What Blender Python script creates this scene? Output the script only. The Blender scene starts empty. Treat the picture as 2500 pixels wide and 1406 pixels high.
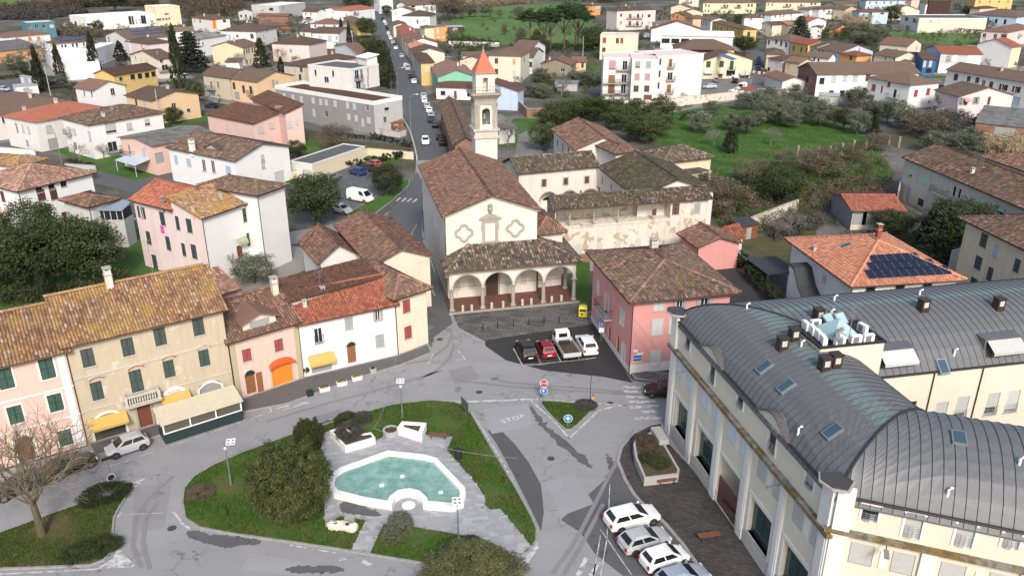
import bpy,bmesh,math,random
import numpy as np
from mathutils import Vector,Matrix
from mathutils.geometry import tessellate_polygon

# ------------------------------------------------------------------ camera, light, exposure
SC=bpy.context.scene
COL=SC.collection
CAM_H,CAM_PITCH,CAM_F=42.0,math.radians(22.96),1990.0 # drone height (m), look-down angle, focal length in photo pixels
cd=bpy.data.cameras.new('camera')
cd.sensor_fit='HORIZONTAL';cd.sensor_width=36.0
cd.lens=36.0*CAM_F/2500.0
cd.clip_start=0.5;cd.clip_end=12000
cam=bpy.data.objects.new('camera',cd);COL.objects.link(cam)
cam.location=(0,0,CAM_H);cam.rotation_euler=(math.pi/2-CAM_PITCH,0,0)
SC.camera=cam

SUN_EL,SUN_AZ=math.radians(38),math.radians(170) # azimuth clockwise from +Y (behind the camera, to the right)
w=bpy.data.worlds.new('World');SC.world=w;w.use_nodes=True
nt=w.node_tree;nt.nodes.clear()
sky=nt.nodes.new('ShaderNodeTexSky');sky.sky_type='NISHITA';sky.sun_disc=False
sky.sun_elevation=SUN_EL;sky.sun_rotation=SUN_AZ
sky.dust_density=3.0;sky.ozone_density=1.0;sky.air_density=1.0
bg=nt.nodes.new('ShaderNodeBackground');bg.inputs['Strength'].default_value=0.138
wo=nt.nodes.new('ShaderNodeOutputWorld')
nt.links.new(sky.outputs[0],bg.inputs[0]);nt.links.new(bg.outputs[0],wo.inputs[0])
sl=bpy.data.lights.new('sun','SUN');sl.energy=2.0;sl.angle=math.radians(13);sl.color=(1.0,0.945,0.87)
sun=bpy.data.objects.new('sun',sl);COL.objects.link(sun)
sd=Vector((math.sin(SUN_AZ)*math.cos(SUN_EL),math.cos(SUN_AZ)*math.cos(SUN_EL),math.sin(SUN_EL)))
sun.rotation_euler=sd.to_track_quat('Z','Y').to_euler()
sun.location=(60,-60,120)
vs=SC.view_settings
vs.view_transform='Standard';vs.look='None';vs.gamma=1.0;vs.exposure=0.7
vs.use_curve_mapping=False
SC.cycles.max_bounces=5;SC.cycles.diffuse_bounces=3;SC.cycles.glossy_bounces=2
SC.cycles.transmission_bounces=3;SC.cycles.transparent_max_bounces=4

RNG=np.random.default_rng(7)
random.seed(7)

# ------------------------------------------------------------------ survey: reading points of the place off the photograph
# a sheet is an enlargement of part of the photograph: its origin and its scale
SHEET={'p':(0,0,1),'a':(0,0,2.976),'b':(830,0,2.976),'c':(1660,0,2.976),'d':(0,460,2.976),
     'e':(830,460,2.976),'f':(1660,460,2.976),'g':(0,920,2.893),'h':(830,920,2.893),'i':(1660,920,2.893),
     't1':(0,0,5.952),'t2':(400,0,5.952),'t3':(800,0,5.952),'t4':(1200,0,5.952),'t5':(1600,0,5.952),'t6':(2000,0,5.0),
     'v1':(100,740,3.8),'v2':(400,640,3.906),'v3':(2000,1130,5.095),'v4':(1600,740,3.9067),'v5':(1400,580,3.9067),
     'v6':(1080,110,4.85),'v7':(2180,380,4.394)}
_c,_s=math.cos(CAM_PITCH),math.sin(CAM_PITCH)
def ray(r,x,y):
 o=SHEET[r]
 u=(o[0]+x/o[2]-1250)/CAM_F;v=(o[1]+y/o[2]-703)/CAM_F
 return np.array([u,_c-v*_s,-_s-v*_c])
def at(r,x,y,z=0.0):
 """the point of the place at height z that the sheet shows at x, y"""
 d=ray(r,x,y);t=(z-CAM_H)/d[2]
 return np.array([d[0]*t,d[1]*t,z])
def pts(s,z=0.0):
 """'p 445 1225 447 1195 ...' -> list of (x, y) on the ground"""
 w_=s.split();r=w_[0];n=list(map(float,w_[1:]))
 return[tuple(at(r,n[i],n[i+1],z)[:2])for i in range(0,len(n),2)]
def on_wall(P0,P1,r,x,y):
 """where the sheet point lies on the upright wall over P0-P1: (metres along, height)"""
 d=ray(r,x,y);P0=np.array(P0[:2],float);e=np.array(P1[:2],float)-P0
 e/=np.hypot(*e);n=np.array([-e[1],e[0]])
 t=(P0@n)/(d[:2]@n);q=d*t
 return float((q[:2]-P0)@e),float(q[2]+CAM_H)

# ------------------------------------------------------------------ mesh builder
class MB:
 def __init__(s):s.v=[];s.f=[];s.m=[];s.k=0
 def add(s,vs_,fs,k=None):
  o=len(s.v);s.v+=[tuple(map(float,p))for p in vs_]
  s.f+=[tuple(i+o for i in f)for f in fs];s.m+=[s.k if k is None else k]*len(fs)
 def box(s,x0,x1,y0,y1,z0,z1,k=None):
  s.add([(x0,y0,z0),(x1,y0,z0),(x1,y1,z0),(x0,y1,z0),(x0,y0,z1),(x1,y0,z1),(x1,y1,z1),(x0,y1,z1)],
        [(3,2,1,0),(4,5,6,7),(0,1,5,4),(1,2,6,5),(2,3,7,6),(3,0,4,7)],k)
 def frustum(s,b,t,z0,z1,k=None):
  """b, t = (x0, x1, y0, y1) at the bottom and the top"""
  s.add([(b[0],b[2],z0),(b[1],b[2],z0),(b[1],b[3],z0),(b[0],b[3],z0),(t[0],t[2],z1),(t[1],t[2],z1),(t[1],t[3],z1),(t[0],t[3],z1)],
        [(3,2,1,0),(4,5,6,7),(0,1,5,4),(1,2,6,5),(2,3,7,6),(3,0,4,7)],k)
 def poly(s,p3,k=None):s.add(p3,[tuple(range(len(p3)))],k)
 def prism(s,poly,z0,z1,k=None,ktop=None,bottom=True):
  n=len(poly)
  a=sum(poly[i][0]*poly[(i+1)%n][1]-poly[(i+1)%n][0]*poly[i][1]for i in range(n))
  if a<0:poly=poly[::-1]
  tri=tessellate_polygon([[Vector((p[0],p[1],0))for p in poly]])
  s.add([(p[0],p[1],z0)for p in poly]+[(p[0],p[1],z1)for p in poly],
        [(i,(i+1)%n,n+(i+1)%n,n+i)for i in range(n)],k)
  o=len(s.v)-2*n
  for t in tri:
   q=[poly[i]for i in t]
   ar=(q[1][0]-q[0][0])*(q[2][1]-q[0][1])-(q[2][0]-q[0][0])*(q[1][1]-q[0][1])
   if ar<0:t=t[::-1]
   s.f.append(tuple(o+n+i for i in t));s.m.append(ktop if ktop is not None else(s.k if k is None else k))
   if bottom:s.f.append(tuple(o+i for i in t[::-1]));s.m.append(s.k if k is None else k)
 def ext(s,prof,P0,e,d0,d1,k=None):
  """profile (a, z) in the upright plane through P0 along e, pushed from depth d0 to d1 along the wall's outward normal"""
  e=np.array(e[:2],float);n=np.array([e[1],-e[0]]);N=len(prof)
  V=[]
  for d in(d0,d1):
   for a,z in prof:
    q=np.array(P0[:2])+e*a+n*d;V.append((q[0],q[1],z))
  tri=tessellate_polygon([[Vector((p[0],p[1],0))for p in prof]])
  F_=[(i,(i+1)%N,N+(i+1)%N,N+i)for i in range(N)]
  for t in tri:F_+=[tuple(t),tuple(N+i for i in t)]
  s.add(V,F_,k)
 def tube(s,P,r,n=6,k=None,cap=True):
  P=[np.array(p,float)for p in P];R=r if isinstance(r,(list,tuple))else[r]*len(P)
  V=[];F_=[]
  for i,p in enumerate(P):
   d=P[min(i+1,len(P)-1)]-P[max(i-1,0)];d/=(np.linalg.norm(d)+1e-9)
   a=np.cross(d,(0,0,1))if abs(d[2])<0.95 else np.cross(d,(1,0,0));a/=np.linalg.norm(a);b=np.cross(d,a)
   V+=[p+R[i]*(math.cos(2*math.pi*j/n)*a+math.sin(2*math.pi*j/n)*b)for j in range(n)]
  for i in range(len(P)-1):
   F_+=[(i*n+j,i*n+(j+1)%n,(i+1)*n+(j+1)%n,(i+1)*n+j)for j in range(n)]
  if cap:F_+=[tuple(range(n))[::-1],tuple((len(P)-1)*n+j for j in range(n))]
  s.add(V,F_,k)
 def lathe(s,prof,n=12,c=(0,0),k=None):
  V=[(c[0]+r*math.cos(2*math.pi*j/n),c[1]+r*math.sin(2*math.pi*j/n),z)for r,z in prof for j in range(n)]
  m=len(prof)
  F_=[(i*n+j,i*n+(j+1)%n,(i+1)*n+(j+1)%n,(i+1)*n+j)for i in range(m-1)for j in range(n)]
  F_+=[tuple(range(n))[::-1],tuple((m-1)*n+j for j in range(n))]
  s.add(V,F_,k)
 def mesh(s,name,mats,smooth=False):
  me=bpy.data.meshes.new(name);me.from_pydata(s.v,[],s.f)
  for m_ in(mats if isinstance(mats,(list,tuple))else[mats]):me.materials.append(m_)
  me.polygons.foreach_set('material_index',s.m)
  if smooth:me.polygons.foreach_set('use_smooth',[True]*len(s.f))
  me.update();return me

def np_mesh(name,V,Fq,mat,tint=None,k=None,smooth=False):
 """many alike quads or triangles at once: V (n,3), Fq (m,3 or 4)"""
 me=bpy.data.meshes.new(name);n=Fq.shape[1]
 me.vertices.add(len(V));me.vertices.foreach_set('co',np.ascontiguousarray(V,dtype=np.float32).ravel())
 me.loops.add(Fq.size);me.loops.foreach_set('vertex_index',np.ascontiguousarray(Fq,dtype=np.int32).ravel())
 me.polygons.add(len(Fq));me.polygons.foreach_set('loop_start',np.arange(0,Fq.size,n,dtype=np.int32))
 for m_ in(mat if isinstance(mat,(list,tuple))else[mat]):me.materials.append(m_)
 if k is not None:me.polygons.foreach_set('material_index',k)
 if smooth:me.polygons.foreach_set('use_smooth',np.ones(len(Fq),dtype=bool))
 me.update(calc_edges=True)
 if tint is not None:
  a=me.attributes.new('tint','FLOAT','FACE');a.data.foreach_set('value',np.ascontiguousarray(tint,dtype=np.float32))
 return me

def obj(name,me,parent=None,loc=(0,0,0),rz=0.0,sc=None,label=None):
 o=bpy.data.objects.new(name,me);COL.objects.link(o)
 o.location=tuple(map(float,loc));o.rotation_euler=(0,0,rz)
 if sc is not None:o.scale=sc
 if parent is not None:o.parent=parent
 if label:o['label']=label
 return o
def tag(o,label,cat,group=None):
 o['label']=label;o['category']=cat
 if group:o['group']=group
 return o
def thing(name,label,cat,loc=(0,0,0),rz=0.0,group=None):
 o=bpy.data.objects.new(name,None);COL.objects.link(o);o.empty_display_size=0.3
 o.location=tuple(map(float,(loc[0],loc[1],loc[2]if len(loc)>2 else 0)));o.rotation_euler=(0,0,rz)
 return tag(o,label,cat,group)
def struct(name,me,loc=(0,0,0)):
 o=obj(name,me,None,loc);o['kind']='structure';return o
def stuff(name,me,loc=(0,0,0),parent=None,label=None,cat=None):
 o=obj(name,me,parent,loc);o['kind']='stuff'
 if label:o['label']=label
 if cat:o['category']=cat
 return o
def copy_tree(root,loc,rz=None,sc=None,label=None,group=None):
 r=root.copy();COL.objects.link(r);r.location=tuple(map(float,(loc[0],loc[1],loc[2]if len(loc)>2 else 0)))
 if rz is not None:r.rotation_euler=(0,0,rz)
 if sc is not None:r.scale=sc
 if label:r['label']=label
 if group:r['group']=group
 for ch in list(root.children):
  c=ch.copy();COL.objects.link(c);c.parent=r
  for g in list(ch.children):
   d=g.copy();COL.objects.link(d);d.parent=c
 return r
def offset(poly,d):
 """the polygon moved inwards by d (outwards when negative), corners mitred"""
 n=len(poly);a=sum(poly[i][0]*poly[(i+1)%n][1]-poly[(i+1)%n][0]*poly[i][1]for i in range(n))
 sg=1 if a>0 else-1;out=[]
 for i in range(n):
  p0,p1,p2=(np.array(poly[j%n][:2],float)for j in(i-1,i,i+1))
  e1=(p1-p0)/(np.hypot(*(p1-p0))+1e-9);e2=(p2-p1)/(np.hypot(*(p2-p1))+1e-9)
  n1=np.array([-e1[1],e1[0]])*sg;n2=np.array([-e2[1],e2[0]])*sg
  m_=n1+n2;m_/=max(np.hypot(*m_),0.3);c=max(m_@n1,0.45)
  out.append(tuple(p1+m_*d/c))
 return out
def smooth_poly(poly,n=2):
 """rounded corners (Chaikin)"""
 for _ in range(n):
  q=[]
  for i in range(len(poly)):
   a,b=np.array(poly[i]),np.array(poly[(i+1)%len(poly)])
   q+=[tuple(a*.75+b*.25),tuple(a*.25+b*.75)]
  poly=q
 return poly
def inside(poly,X,Y):
 r=np.zeros(X.shape,bool);n=len(poly)
 for i in range(n):
  x0,y0=poly[i];x1,y1=poly[(i+1)%n]
  c=((y0>Y)!=(y1>Y))&(X<(x1-x0)*(Y-y0)/(y1-y0+1e-12)+x0)
  r^=c
 return r

# ------------------------------------------------------------------ materials
MATS={}
def _mat(name):
 m=bpy.data.materials.new(name);m.use_nodes=True;t=m.node_tree;t.nodes.clear()
 b=t.nodes.new('ShaderNodeBsdfPrincipled');o=t.nodes.new('ShaderNodeOutputMaterial');t.links.new(b.outputs[0],o.inputs[0])
 return m,t,b
def _n(t,typ,**kw):
 n=t.nodes.new(typ)
 for k,v in kw.items():
  if k in n.inputs:n.inputs[k].default_value=v
  else:setattr(n,k,v)
 return n
def _coord(t,scale=(1,1,1),rz=0.0,world=False):
 if world:
  g=t.nodes.new('ShaderNodeNewGeometry');src=g.outputs['Position']
 else:
  src=t.nodes.new('ShaderNodeTexCoord').outputs['Object']
 mp=t.nodes.new('ShaderNodeMapping');mp.inputs['Scale'].default_value=scale;mp.inputs['Rotation'].default_value=(0,0,rz)
 t.links.new(src,mp.inputs[0]);return mp.outputs[0]
def _noise(t,co,scale,detail=3.0,rough=0.55):
 n=_n(t,'ShaderNodeTexNoise');n.inputs['Scale'].default_value=scale;n.inputs['Detail'].default_value=detail;n.inputs['Roughness'].default_value=rough
 t.links.new(co,n.inputs['Vector']);return n.outputs['Fac']
def _ramp(t,fac,stops,interp='LINEAR'):
 r=t.nodes.new('ShaderNodeValToRGB');r.color_ramp.interpolation=interp
 e=r.color_ramp.elements
 while len(e)>1:e.remove(e[-1])
 e[0].position=stops[0][0];e[0].color=(*stops[0][1][:3],1)
 for p,c in stops[1:]:
  q=e.new(p);q.color=(*c[:3],1)
 t.links.new(fac,r.inputs[0]);return r.outputs[0]
def _mix(t,fac,a,b,typ='MIX'):
 m=t.nodes.new('ShaderNodeMix');m.data_type='RGBA';m.blend_type=typ
 for s,v in((m.inputs[0],fac),(m.inputs[6],a),(m.inputs[7],b)):
  if isinstance(v,(int,float)):s.default_value=v
  elif isinstance(v,(tuple,list)):s.default_value=(*v[:3],1)
  else:t.links.new(v,s)
 return m.outputs[2]
def _bump(t,b,h,strength,dist=0.05):
 n=t.nodes.new('ShaderNodeBump');n.inputs['Strength'].default_value=strength;n.inputs['Distance'].default_value=dist
 t.links.new(h,n.inputs['Height']);t.links.new(n.outputs[0],b.inputs['Normal'])
G=lambda v:(v,v,v)
def flat(name,col,rough=0.6,metal=0.0,var=0.08,scale=6.0,spec=None):
 if name in MATS:return MATS[name]
 m,t,b=_mat(name);co=_coord(t)
 c=_mix(t,_noise(t,co,scale),tuple(x*(1-var)for x in col),tuple(min(1,x*(1+var))for x in col))
 t.links.new(c,b.inputs['Base Color']);b.inputs['Roughness'].default_value=rough;b.inputs['Metallic'].default_value=metal
 if spec is not None:b.inputs['Specular IOR Level'].default_value=spec
 MATS[name]=m;return m
def stucco(name,col,dirt=0.35,stain=None,peel=0.0,peelcol=(0.42,0.30,0.17)):
 """painted render: cloudy tone, rain streaks, a few patches of other paint or bare wall"""
 if name in MATS:return MATS[name]
 m,t,b=_mat(name);co=_coord(t);st=_coord(t,(1.6,1.6,0.18))
 base=_mix(t,_noise(t,co,0.45,4),tuple(x*0.9 for x in col),tuple(min(.9,x*1.06)for x in col))
 streak=_ramp(t,_noise(t,st,1.3,4,.65),[(0.5,G(0)),(0.78,G(1))])
 dk=stain or tuple(x*y for x,y in zip(col,(0.62,0.58,0.5)))
 f=_n(t,'ShaderNodeMath',operation='MULTIPLY');t.links.new(streak,f.inputs[0]);f.inputs[1].default_value=dirt
 c=_mix(t,f.outputs[0],base,dk)
 if peel>0:
  pm=_ramp(t,_noise(t,co,0.8,6,.62),[(0.62-peel,G(0)),(0.64-peel,G(1))])
  pc=_mix(t,_noise(t,co,9,2),tuple(x*0.7 for x in peelcol),tuple(x*1.25 for x in peelcol))
  c=_mix(t,pm,c,pc)
 t.links.new(c,b.inputs['Base Color']);b.inputs['Roughness'].default_value=0.92;b.inputs['Specular IOR Level'].default_value=0.2
 _bump(t,b,_noise(t,co,14,3),0.25,0.02)
 MATS[name]=m;return m
TILES={ # ramp over the tile's own tone; the growth that sits on the roof and how much of it
 'brown':([(0,(.040,.026,.021)),(.35,(.085,.050,.037)),(.7,(.135,.072,.047)),(.92,(.19,.095,.058)),(1,(.22,.18,.15))],(.10,.082,.03),.36),
 'brick':([(0,(.06,.032,.023)),(.4,(.125,.058,.037)),(.75,(.19,.085,.05)),(1,(.27,.135,.085))],(.10,.075,.035),.32),
 'red':([(0,(.15,.042,.023)),(.5,(.25,.072,.037)),(1,(.34,.115,.062))],(.09,.06,.035),.22),
 'orange':([(0,(.27,.095,.048)),(.5,(.38,.145,.076)),(1,(.46,.21,.12))],(.2,.11,.06),.12),
 'ochre':([(0,(.10,.046,.022)),(.35,(.185,.086,.036)),(.7,(.26,.132,.056)),(.93,(.31,.18,.11)),(1,(.33,.29,.26))],(.27,.165,.03),.5),
 'dark':([(0,(.025,.019,.016)),(.4,(.062,.044,.034)),(.75,(.125,.085,.062)),(.93,(.21,.15,.11)),(1,(.27,.23,.19))],(.075,.07,.03),.4),
 'moss':([(0,(.022,.02,.013)),(.45,(.055,.045,.028)),(.8,(.11,.075,.045)),(1,(.19,.13,.09))],(.045,.055,.018),.5),
 'terra':([(0,(.13,.06,.04)),(.4,(.22,.105,.07)),(.75,(.31,.155,.105)),(1,(.38,.25,.19))],(.14,.10,.05),.25),
 'asb':([(0,(.10,.105,.105)),(.5,(.17,.175,.17)),(1,(.25,.25,.24))],(.06,.06,.045),.45),
 'slate':([(0,(.06,.07,.08)),(1,(.12,.13,.145))],(.08,.08,.075),.3),
 'choco':([(0,(.05,.028,.02)),(.5,(.085,.042,.028)),(1,(.125,.06,.038))],(.075,.05,.03),.2),
}
def tile_mat(kind,far=False):
 if kind not in TILES:return WALL[kind]
 name='roof_'+kind+('_far' if far else '')
 if name in MATS:return MATS[name]
 stops,gc,ga=TILES[kind]
 m,t,b=_mat(name);co=_coord(t)
 if far:
  fa=_n(t,'ShaderNodeMath',operation='MULTIPLY_ADD');t.links.new(_noise(t,co,2.6,4,.7),fa.inputs[0]);fa.inputs[1].default_value=1.5;fa.inputs[2].default_value=-.28
  fac=fa.outputs[0]
 else:
  at_=t.nodes.new('ShaderNodeAttribute');at_.attribute_name='tint';fac=at_.outputs['Fac']
 c=_ramp(t,fac,stops)
 big=_noise(t,co,0.35,5,.65)
 c=_mix(t,_ramp(t,big,[(.3,G(0)),(.7,G(.45))]),c,(.11,.095,.085)if kind not in('orange','red','choco')else tuple(x*.8 for x in stops[1][1]))
 gm=_ramp(t,_noise(t,_coord(t),.55,6,.7),[(.62-ga*.35,G(0)),(.80-ga*.3,G(min(1,.5+ga*.6)))])
 c=_mix(t,gm,c,gc);oi=t.nodes.new('ShaderNodeObjectInfo');hv=t.nodes.new('ShaderNodeHueSaturation');rv=_n(t,'ShaderNodeMapRange');t.links.new(oi.outputs['Random'],rv.inputs[0]);rv.inputs[3].default_value=.85 if far else 1.08;rv.inputs[4].default_value=1.5 if far else 1.42;t.links.new(rv.outputs[0],hv.inputs['Value']);hv.inputs['Saturation'].default_value=.9;t.links.new(c,hv.inputs['Color']);c=hv.outputs[0]
 t.links.new(c,b.inputs['Base Color']);b.inputs['Roughness'].default_value=.95;b.inputs['Specular IOR Level'].default_value=.15
 if far:_bump(t,b,_noise(t,co,5,2),.5,.08)
 MATS[name]=m;return m
def ground_mat(name,cols,scale,rough=.95,fine=30,bump=.4,extra=None):
 """cols: stops over broad patchy noise"""
 if name in MATS:return MATS[name]
 m,t,b=_mat(name);co=_coord(t,world=True)
 c=_ramp(t,_noise(t,co,scale,6,.62),cols)
 c=_mix(t,_ramp(t,_noise(t,co,fine,3),[(.3,G(.62)),(.7,G(1.0))]),G(0),c)if False else _mix(t,.8,c,_ramp(t,_noise(t,co,fine,3),[(.25,G(.55)),(.75,G(1.35))]),'MULTIPLY')
 if extra:c=extra(t,co,c)
 t.links.new(c,b.inputs['Base Color']);b.inputs['Roughness'].default_value=rough;b.inputs['Specular IOR Level'].default_value=.25
 _bump(t,b,_noise(t,co,fine,3),bump,.03)
 MATS[name]=m;return m
def asphalt(name,base,wet=.5,cracks=True):
 """worn asphalt: dry pale wheel tracks, damp dark blotches, cracks and repairs"""
 if name in MATS:return MATS[name]
 m,t,b=_mat(name);co=_coord(t,world=True)
 c=_mix(t,_noise(t,co,.16,5,.6),tuple(x*.84 for x in base),tuple(x*1.14 for x in base))
 c=_mix(t,.5,c,_ramp(t,_noise(t,co,22,4,.7),[(.25,G(.72)),(.75,G(1.25))]),'MULTIPLY')
 damp=_ramp(t,_noise(t,co,.42,9,.72),[(.64-wet*.06,G(0)),(.70-wet*.06,G(1))])
 c=_mix(t,damp,c,tuple(x*.5 for x in base))
 c=_mix(t,_ramp(t,_noise(t,_coord(t,(.35,1.2,1),.5,True),.5,4),[(.45,G(0)),(.75,G(.35))]),c,tuple(x*.72 for x in base))
 if cracks:
  vo=_n(t,'ShaderNodeTexVoronoi',feature='DISTANCE_TO_EDGE');vo.inputs['Scale'].default_value=.55
  dis=_n(t,'ShaderNodeVectorMath',operation='ADD');nz=t.nodes.new('ShaderNodeTexNoise');nz.inputs['Scale'].default_value=1.6;nz.inputs['Detail'].default_value=5
  t.links.new(co,nz.inputs['Vector']);t.links.new(co,dis.inputs[0]);t.links.new(nz.outputs['Color'],dis.inputs[1]);t.links.new(dis.outputs[0],vo.inputs['Vector'])
  cr=_ramp(t,vo.outputs['Distance'],[(0,G(1)),(.018,G(0))])
  zone=_ramp(t,_noise(t,co,.11,3),[(.5,G(0)),(.58,G(.9))])
  mu=_n(t,'ShaderNodeMath',operation='MULTIPLY');t.links.new(cr,mu.inputs[0]);t.links.new(zone,mu.inputs[1])
  c=_mix(t,mu.outputs[0],c,G(.035))
 t.links.new(c,b.inputs['Base Color'])
 rr=_ramp(t,damp,[(0,G(.85)),(1,G(.5))]);t.links.new(rr,b.inputs['Roughness']);b.inputs['Specular IOR Level'].default_value=.35
 _bump(t,b,_noise(t,co,45,2),.3,.01)
 MATS[name]=m;return m
def brickpave(name,c1,c2,mortar,w_,h_,rz=0.0,mort=.012,upright=False):
 if name in MATS:return MATS[name]
 m,t,b=_mat(name)
 co=_coord(t,(1,1,1),rz,world=not upright)
 if upright: # walls: run along x+y, height along z
  sp=t.nodes.new('ShaderNodeSeparateXYZ');t.links.new(co,sp.inputs[0]);ad=_n(t,'ShaderNodeMath',operation='ADD')
  t.links.new(sp.outputs[0],ad.inputs[0]);t.links.new(sp.outputs[1],ad.inputs[1]);cb=t.nodes.new('ShaderNodeCombineXYZ')
  t.links.new(ad.outputs[0],cb.inputs[0]);t.links.new(sp.outputs[2],cb.inputs[1]);cv=cb.outputs[0]
 else:cv=co
 br=t.nodes.new('ShaderNodeTexBrick');br.inputs['Scale'].default_value=1.0
 br.inputs['Brick Width'].default_value=w_;br.inputs['Row Height'].default_value=h_;br.inputs['Mortar Size'].default_value=mort
 br.inputs['Color1'].default_value=(*c1,1);br.inputs['Color2'].default_value=(*c2,1);br.inputs['Mortar'].default_value=(*mortar,1)
 t.links.new(cv,br.inputs['Vector'])
 c=_mix(t,.85,br.outputs['Color'],_ramp(t,_noise(t,co,.5,6,.65),[(.3,G(.6)),(.7,G(1.25))]),'MULTIPLY')
 t.links.new(c,b.inputs['Base Color']);b.inputs['Roughness'].default_value=.85
 iv=_n(t,'ShaderNodeMath',operation='SUBTRACT');iv.inputs[0].default_value=1;t.links.new(br.outputs['Fac'],iv.inputs[1]);_bump(t,b,iv.outputs[0],.5,.02)
 MATS[name]=m;return m
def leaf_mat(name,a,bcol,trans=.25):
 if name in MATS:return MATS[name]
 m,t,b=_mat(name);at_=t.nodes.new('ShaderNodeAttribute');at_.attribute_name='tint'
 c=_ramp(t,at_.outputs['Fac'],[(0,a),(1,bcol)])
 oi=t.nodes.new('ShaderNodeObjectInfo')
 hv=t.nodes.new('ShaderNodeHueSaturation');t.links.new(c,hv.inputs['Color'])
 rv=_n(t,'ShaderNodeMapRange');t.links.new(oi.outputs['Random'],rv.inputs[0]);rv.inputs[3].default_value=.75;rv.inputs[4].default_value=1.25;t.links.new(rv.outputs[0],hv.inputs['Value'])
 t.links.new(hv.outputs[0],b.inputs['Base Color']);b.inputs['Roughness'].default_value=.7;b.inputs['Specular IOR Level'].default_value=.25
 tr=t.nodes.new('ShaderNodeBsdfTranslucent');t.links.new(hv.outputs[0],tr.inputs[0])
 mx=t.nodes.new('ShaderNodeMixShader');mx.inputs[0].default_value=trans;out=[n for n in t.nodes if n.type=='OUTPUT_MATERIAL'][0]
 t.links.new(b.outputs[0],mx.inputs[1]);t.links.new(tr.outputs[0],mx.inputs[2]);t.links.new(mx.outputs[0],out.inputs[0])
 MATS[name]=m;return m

WALL={k:stucco('wall_'+k,c,d,**kw)for k,(c,d,kw)in{
 'white':((.70,.69,.67),.12,{}),'white2':((.63,.615,.59),.25,{}),'grey':((.45,.445,.43),.4,{}),'greyd':((.27,.265,.26),.4,{}),
 'cream':((.64,.575,.46),.3,{}),'beige':((.52,.44,.335),.45,{}),'lyellow':((.64,.57,.40),.3,{}),'yellow':((.60,.43,.17),.35,{}),
 'peach':((.66,.46,.29),.25,{}),'orange':((.60,.31,.13),.3,{}),'pink':((.60,.285,.265),.22,{}),'lpink':((.64,.45,.40),.3,{}),
 'ppink':((.66,.545,.52),.35,{}),'salmon':((.68,.46,.39),.25,{}),'church':((.63,.585,.52),.45,{}),'blue':((.045,.13,.27),.3,{}),'lblue':((.45,.54,.63),.3,{}),
 'green':((.20,.47,.34),.3,{}),'stone':((.25,.215,.17),.7,{}),'teal':((.09,.20,.24),.4,{}),'redd':((.27,.075,.04),.3,{}),'brownd':((.075,.042,.036),.3,{}),
 'old':((.60,.56,.49),.8,{'peel':.02}),'peeled':((.60,.56,.49),.7,{'peel':.065,'peelcol':(.42,.33,.23)}),
 'tan':((.47,.40,.295),.55,{'peel':.012,'peelcol':(.52,.475,.39),'stain':(.36,.275,.17)}),
 'oldyellow':((.60,.53,.39),.6,{'peel':-.02,'peelcol':(.62,.36,.06)}),'oldgrey':((.54,.50,.42),.6,{'peel':-.01,'peelcol':(.55,.48,.33)}),
 'bigb':((.63,.585,.48),.16,{}),'bigw':((.66,.65,.625),.18,{})}.items()}
WALL['brickw']=brickpave('brick_wall',(.20,.085,.055),(.27,.125,.08),(.22,.18,.15),.28,.09,0,.012,True)
M_GLASS=flat('window_glass',(.022,.027,.032),.12,0,.2,2)
M_WHITE=flat('white_paint',(.72,.72,.70),.5)
M_STONE=stucco('grey_stone',(.33,.31,.265),.5)
M_STONEL=stucco('pale_stone',(.48,.46,.41),.5)
M_CONC=stucco('concrete',(.36,.35,.33),.55)
M_MARBLE=stucco('white_marble',(.74,.735,.71),.18)
M_DARK=flat('dark_metal',(.03,.03,.032),.5,.3)
M_STEEL=flat('grey_steel',(.30,.31,.32),.45,.6)
M_COPPERPIPE=flat('brown_pipe',(.075,.035,.025),.5,.3)
M_WOOD=flat('brown_wood',(.20,.075,.03),.6,0,.3,8)
M_WOODL=flat('honey_wood',(.33,.15,.045),.55,0,.25,8)
M_TRUNK=flat('bark',(.085,.065,.045),.95,0,.35,5)
M_TWIG=flat('twig',(.16,.132,.085),.95,0,.3,3)
M_TWIGG=flat('grey_twig',(.17,.155,.14),.95,0,.3,3)
M_TYRE=flat('rubber',(.018,.018,.018),.8)
M_RIM=flat('alloy',(.38,.38,.39),.35,.7)
M_CARGLASS=flat('car_glass',(.012,.014,.017),.06,0,.1)
M_LAMP=flat('headlight_glass',(.62,.64,.66),.15)
M_TAIL=flat('red_lens',(.33,.012,.012),.25)
M_KERB=stucco('kerb_stone',(.27,.268,.26),.7,(.09,.09,.08))
M_SOIL=ground_mat('soil',[(.3,(.05,.035,.022)),(.7,(.11,.08,.05))],2.0)
SHUT={'g':(.012,.06,.04),'n':(.036,.052,.05),'b':(.085,.035,.025),'r':(.27,.055,.05),'w':(.47,.48,.48),'s':(.30,.305,.30),'l':(.33,.43,.55),'o':(.48,.24,.08),
  't':(.34,.62,.47),'k':(.03,.055,.05),'B':(.43,.425,.41),'P':(.42,.24,.24),'Y':(.50,.32,.085),'O':(.80,.22,.025),'G':(.30,.31,.31),'W':(.22,.10,.04),'V':(.16,.055,.03),'N':(.06,.06,.06)}
SHUT['H']=(.05,.028,.022);SHUT['S']=(.52,.60,.67)  # S is no shutter paint: reflected sky as a flat pale blue
SHUT={k:flat('shutter_'+k+('_up' if k.isupper()else ''),c,.55,0,.1,3)for k,c in SHUT.items()}

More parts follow.
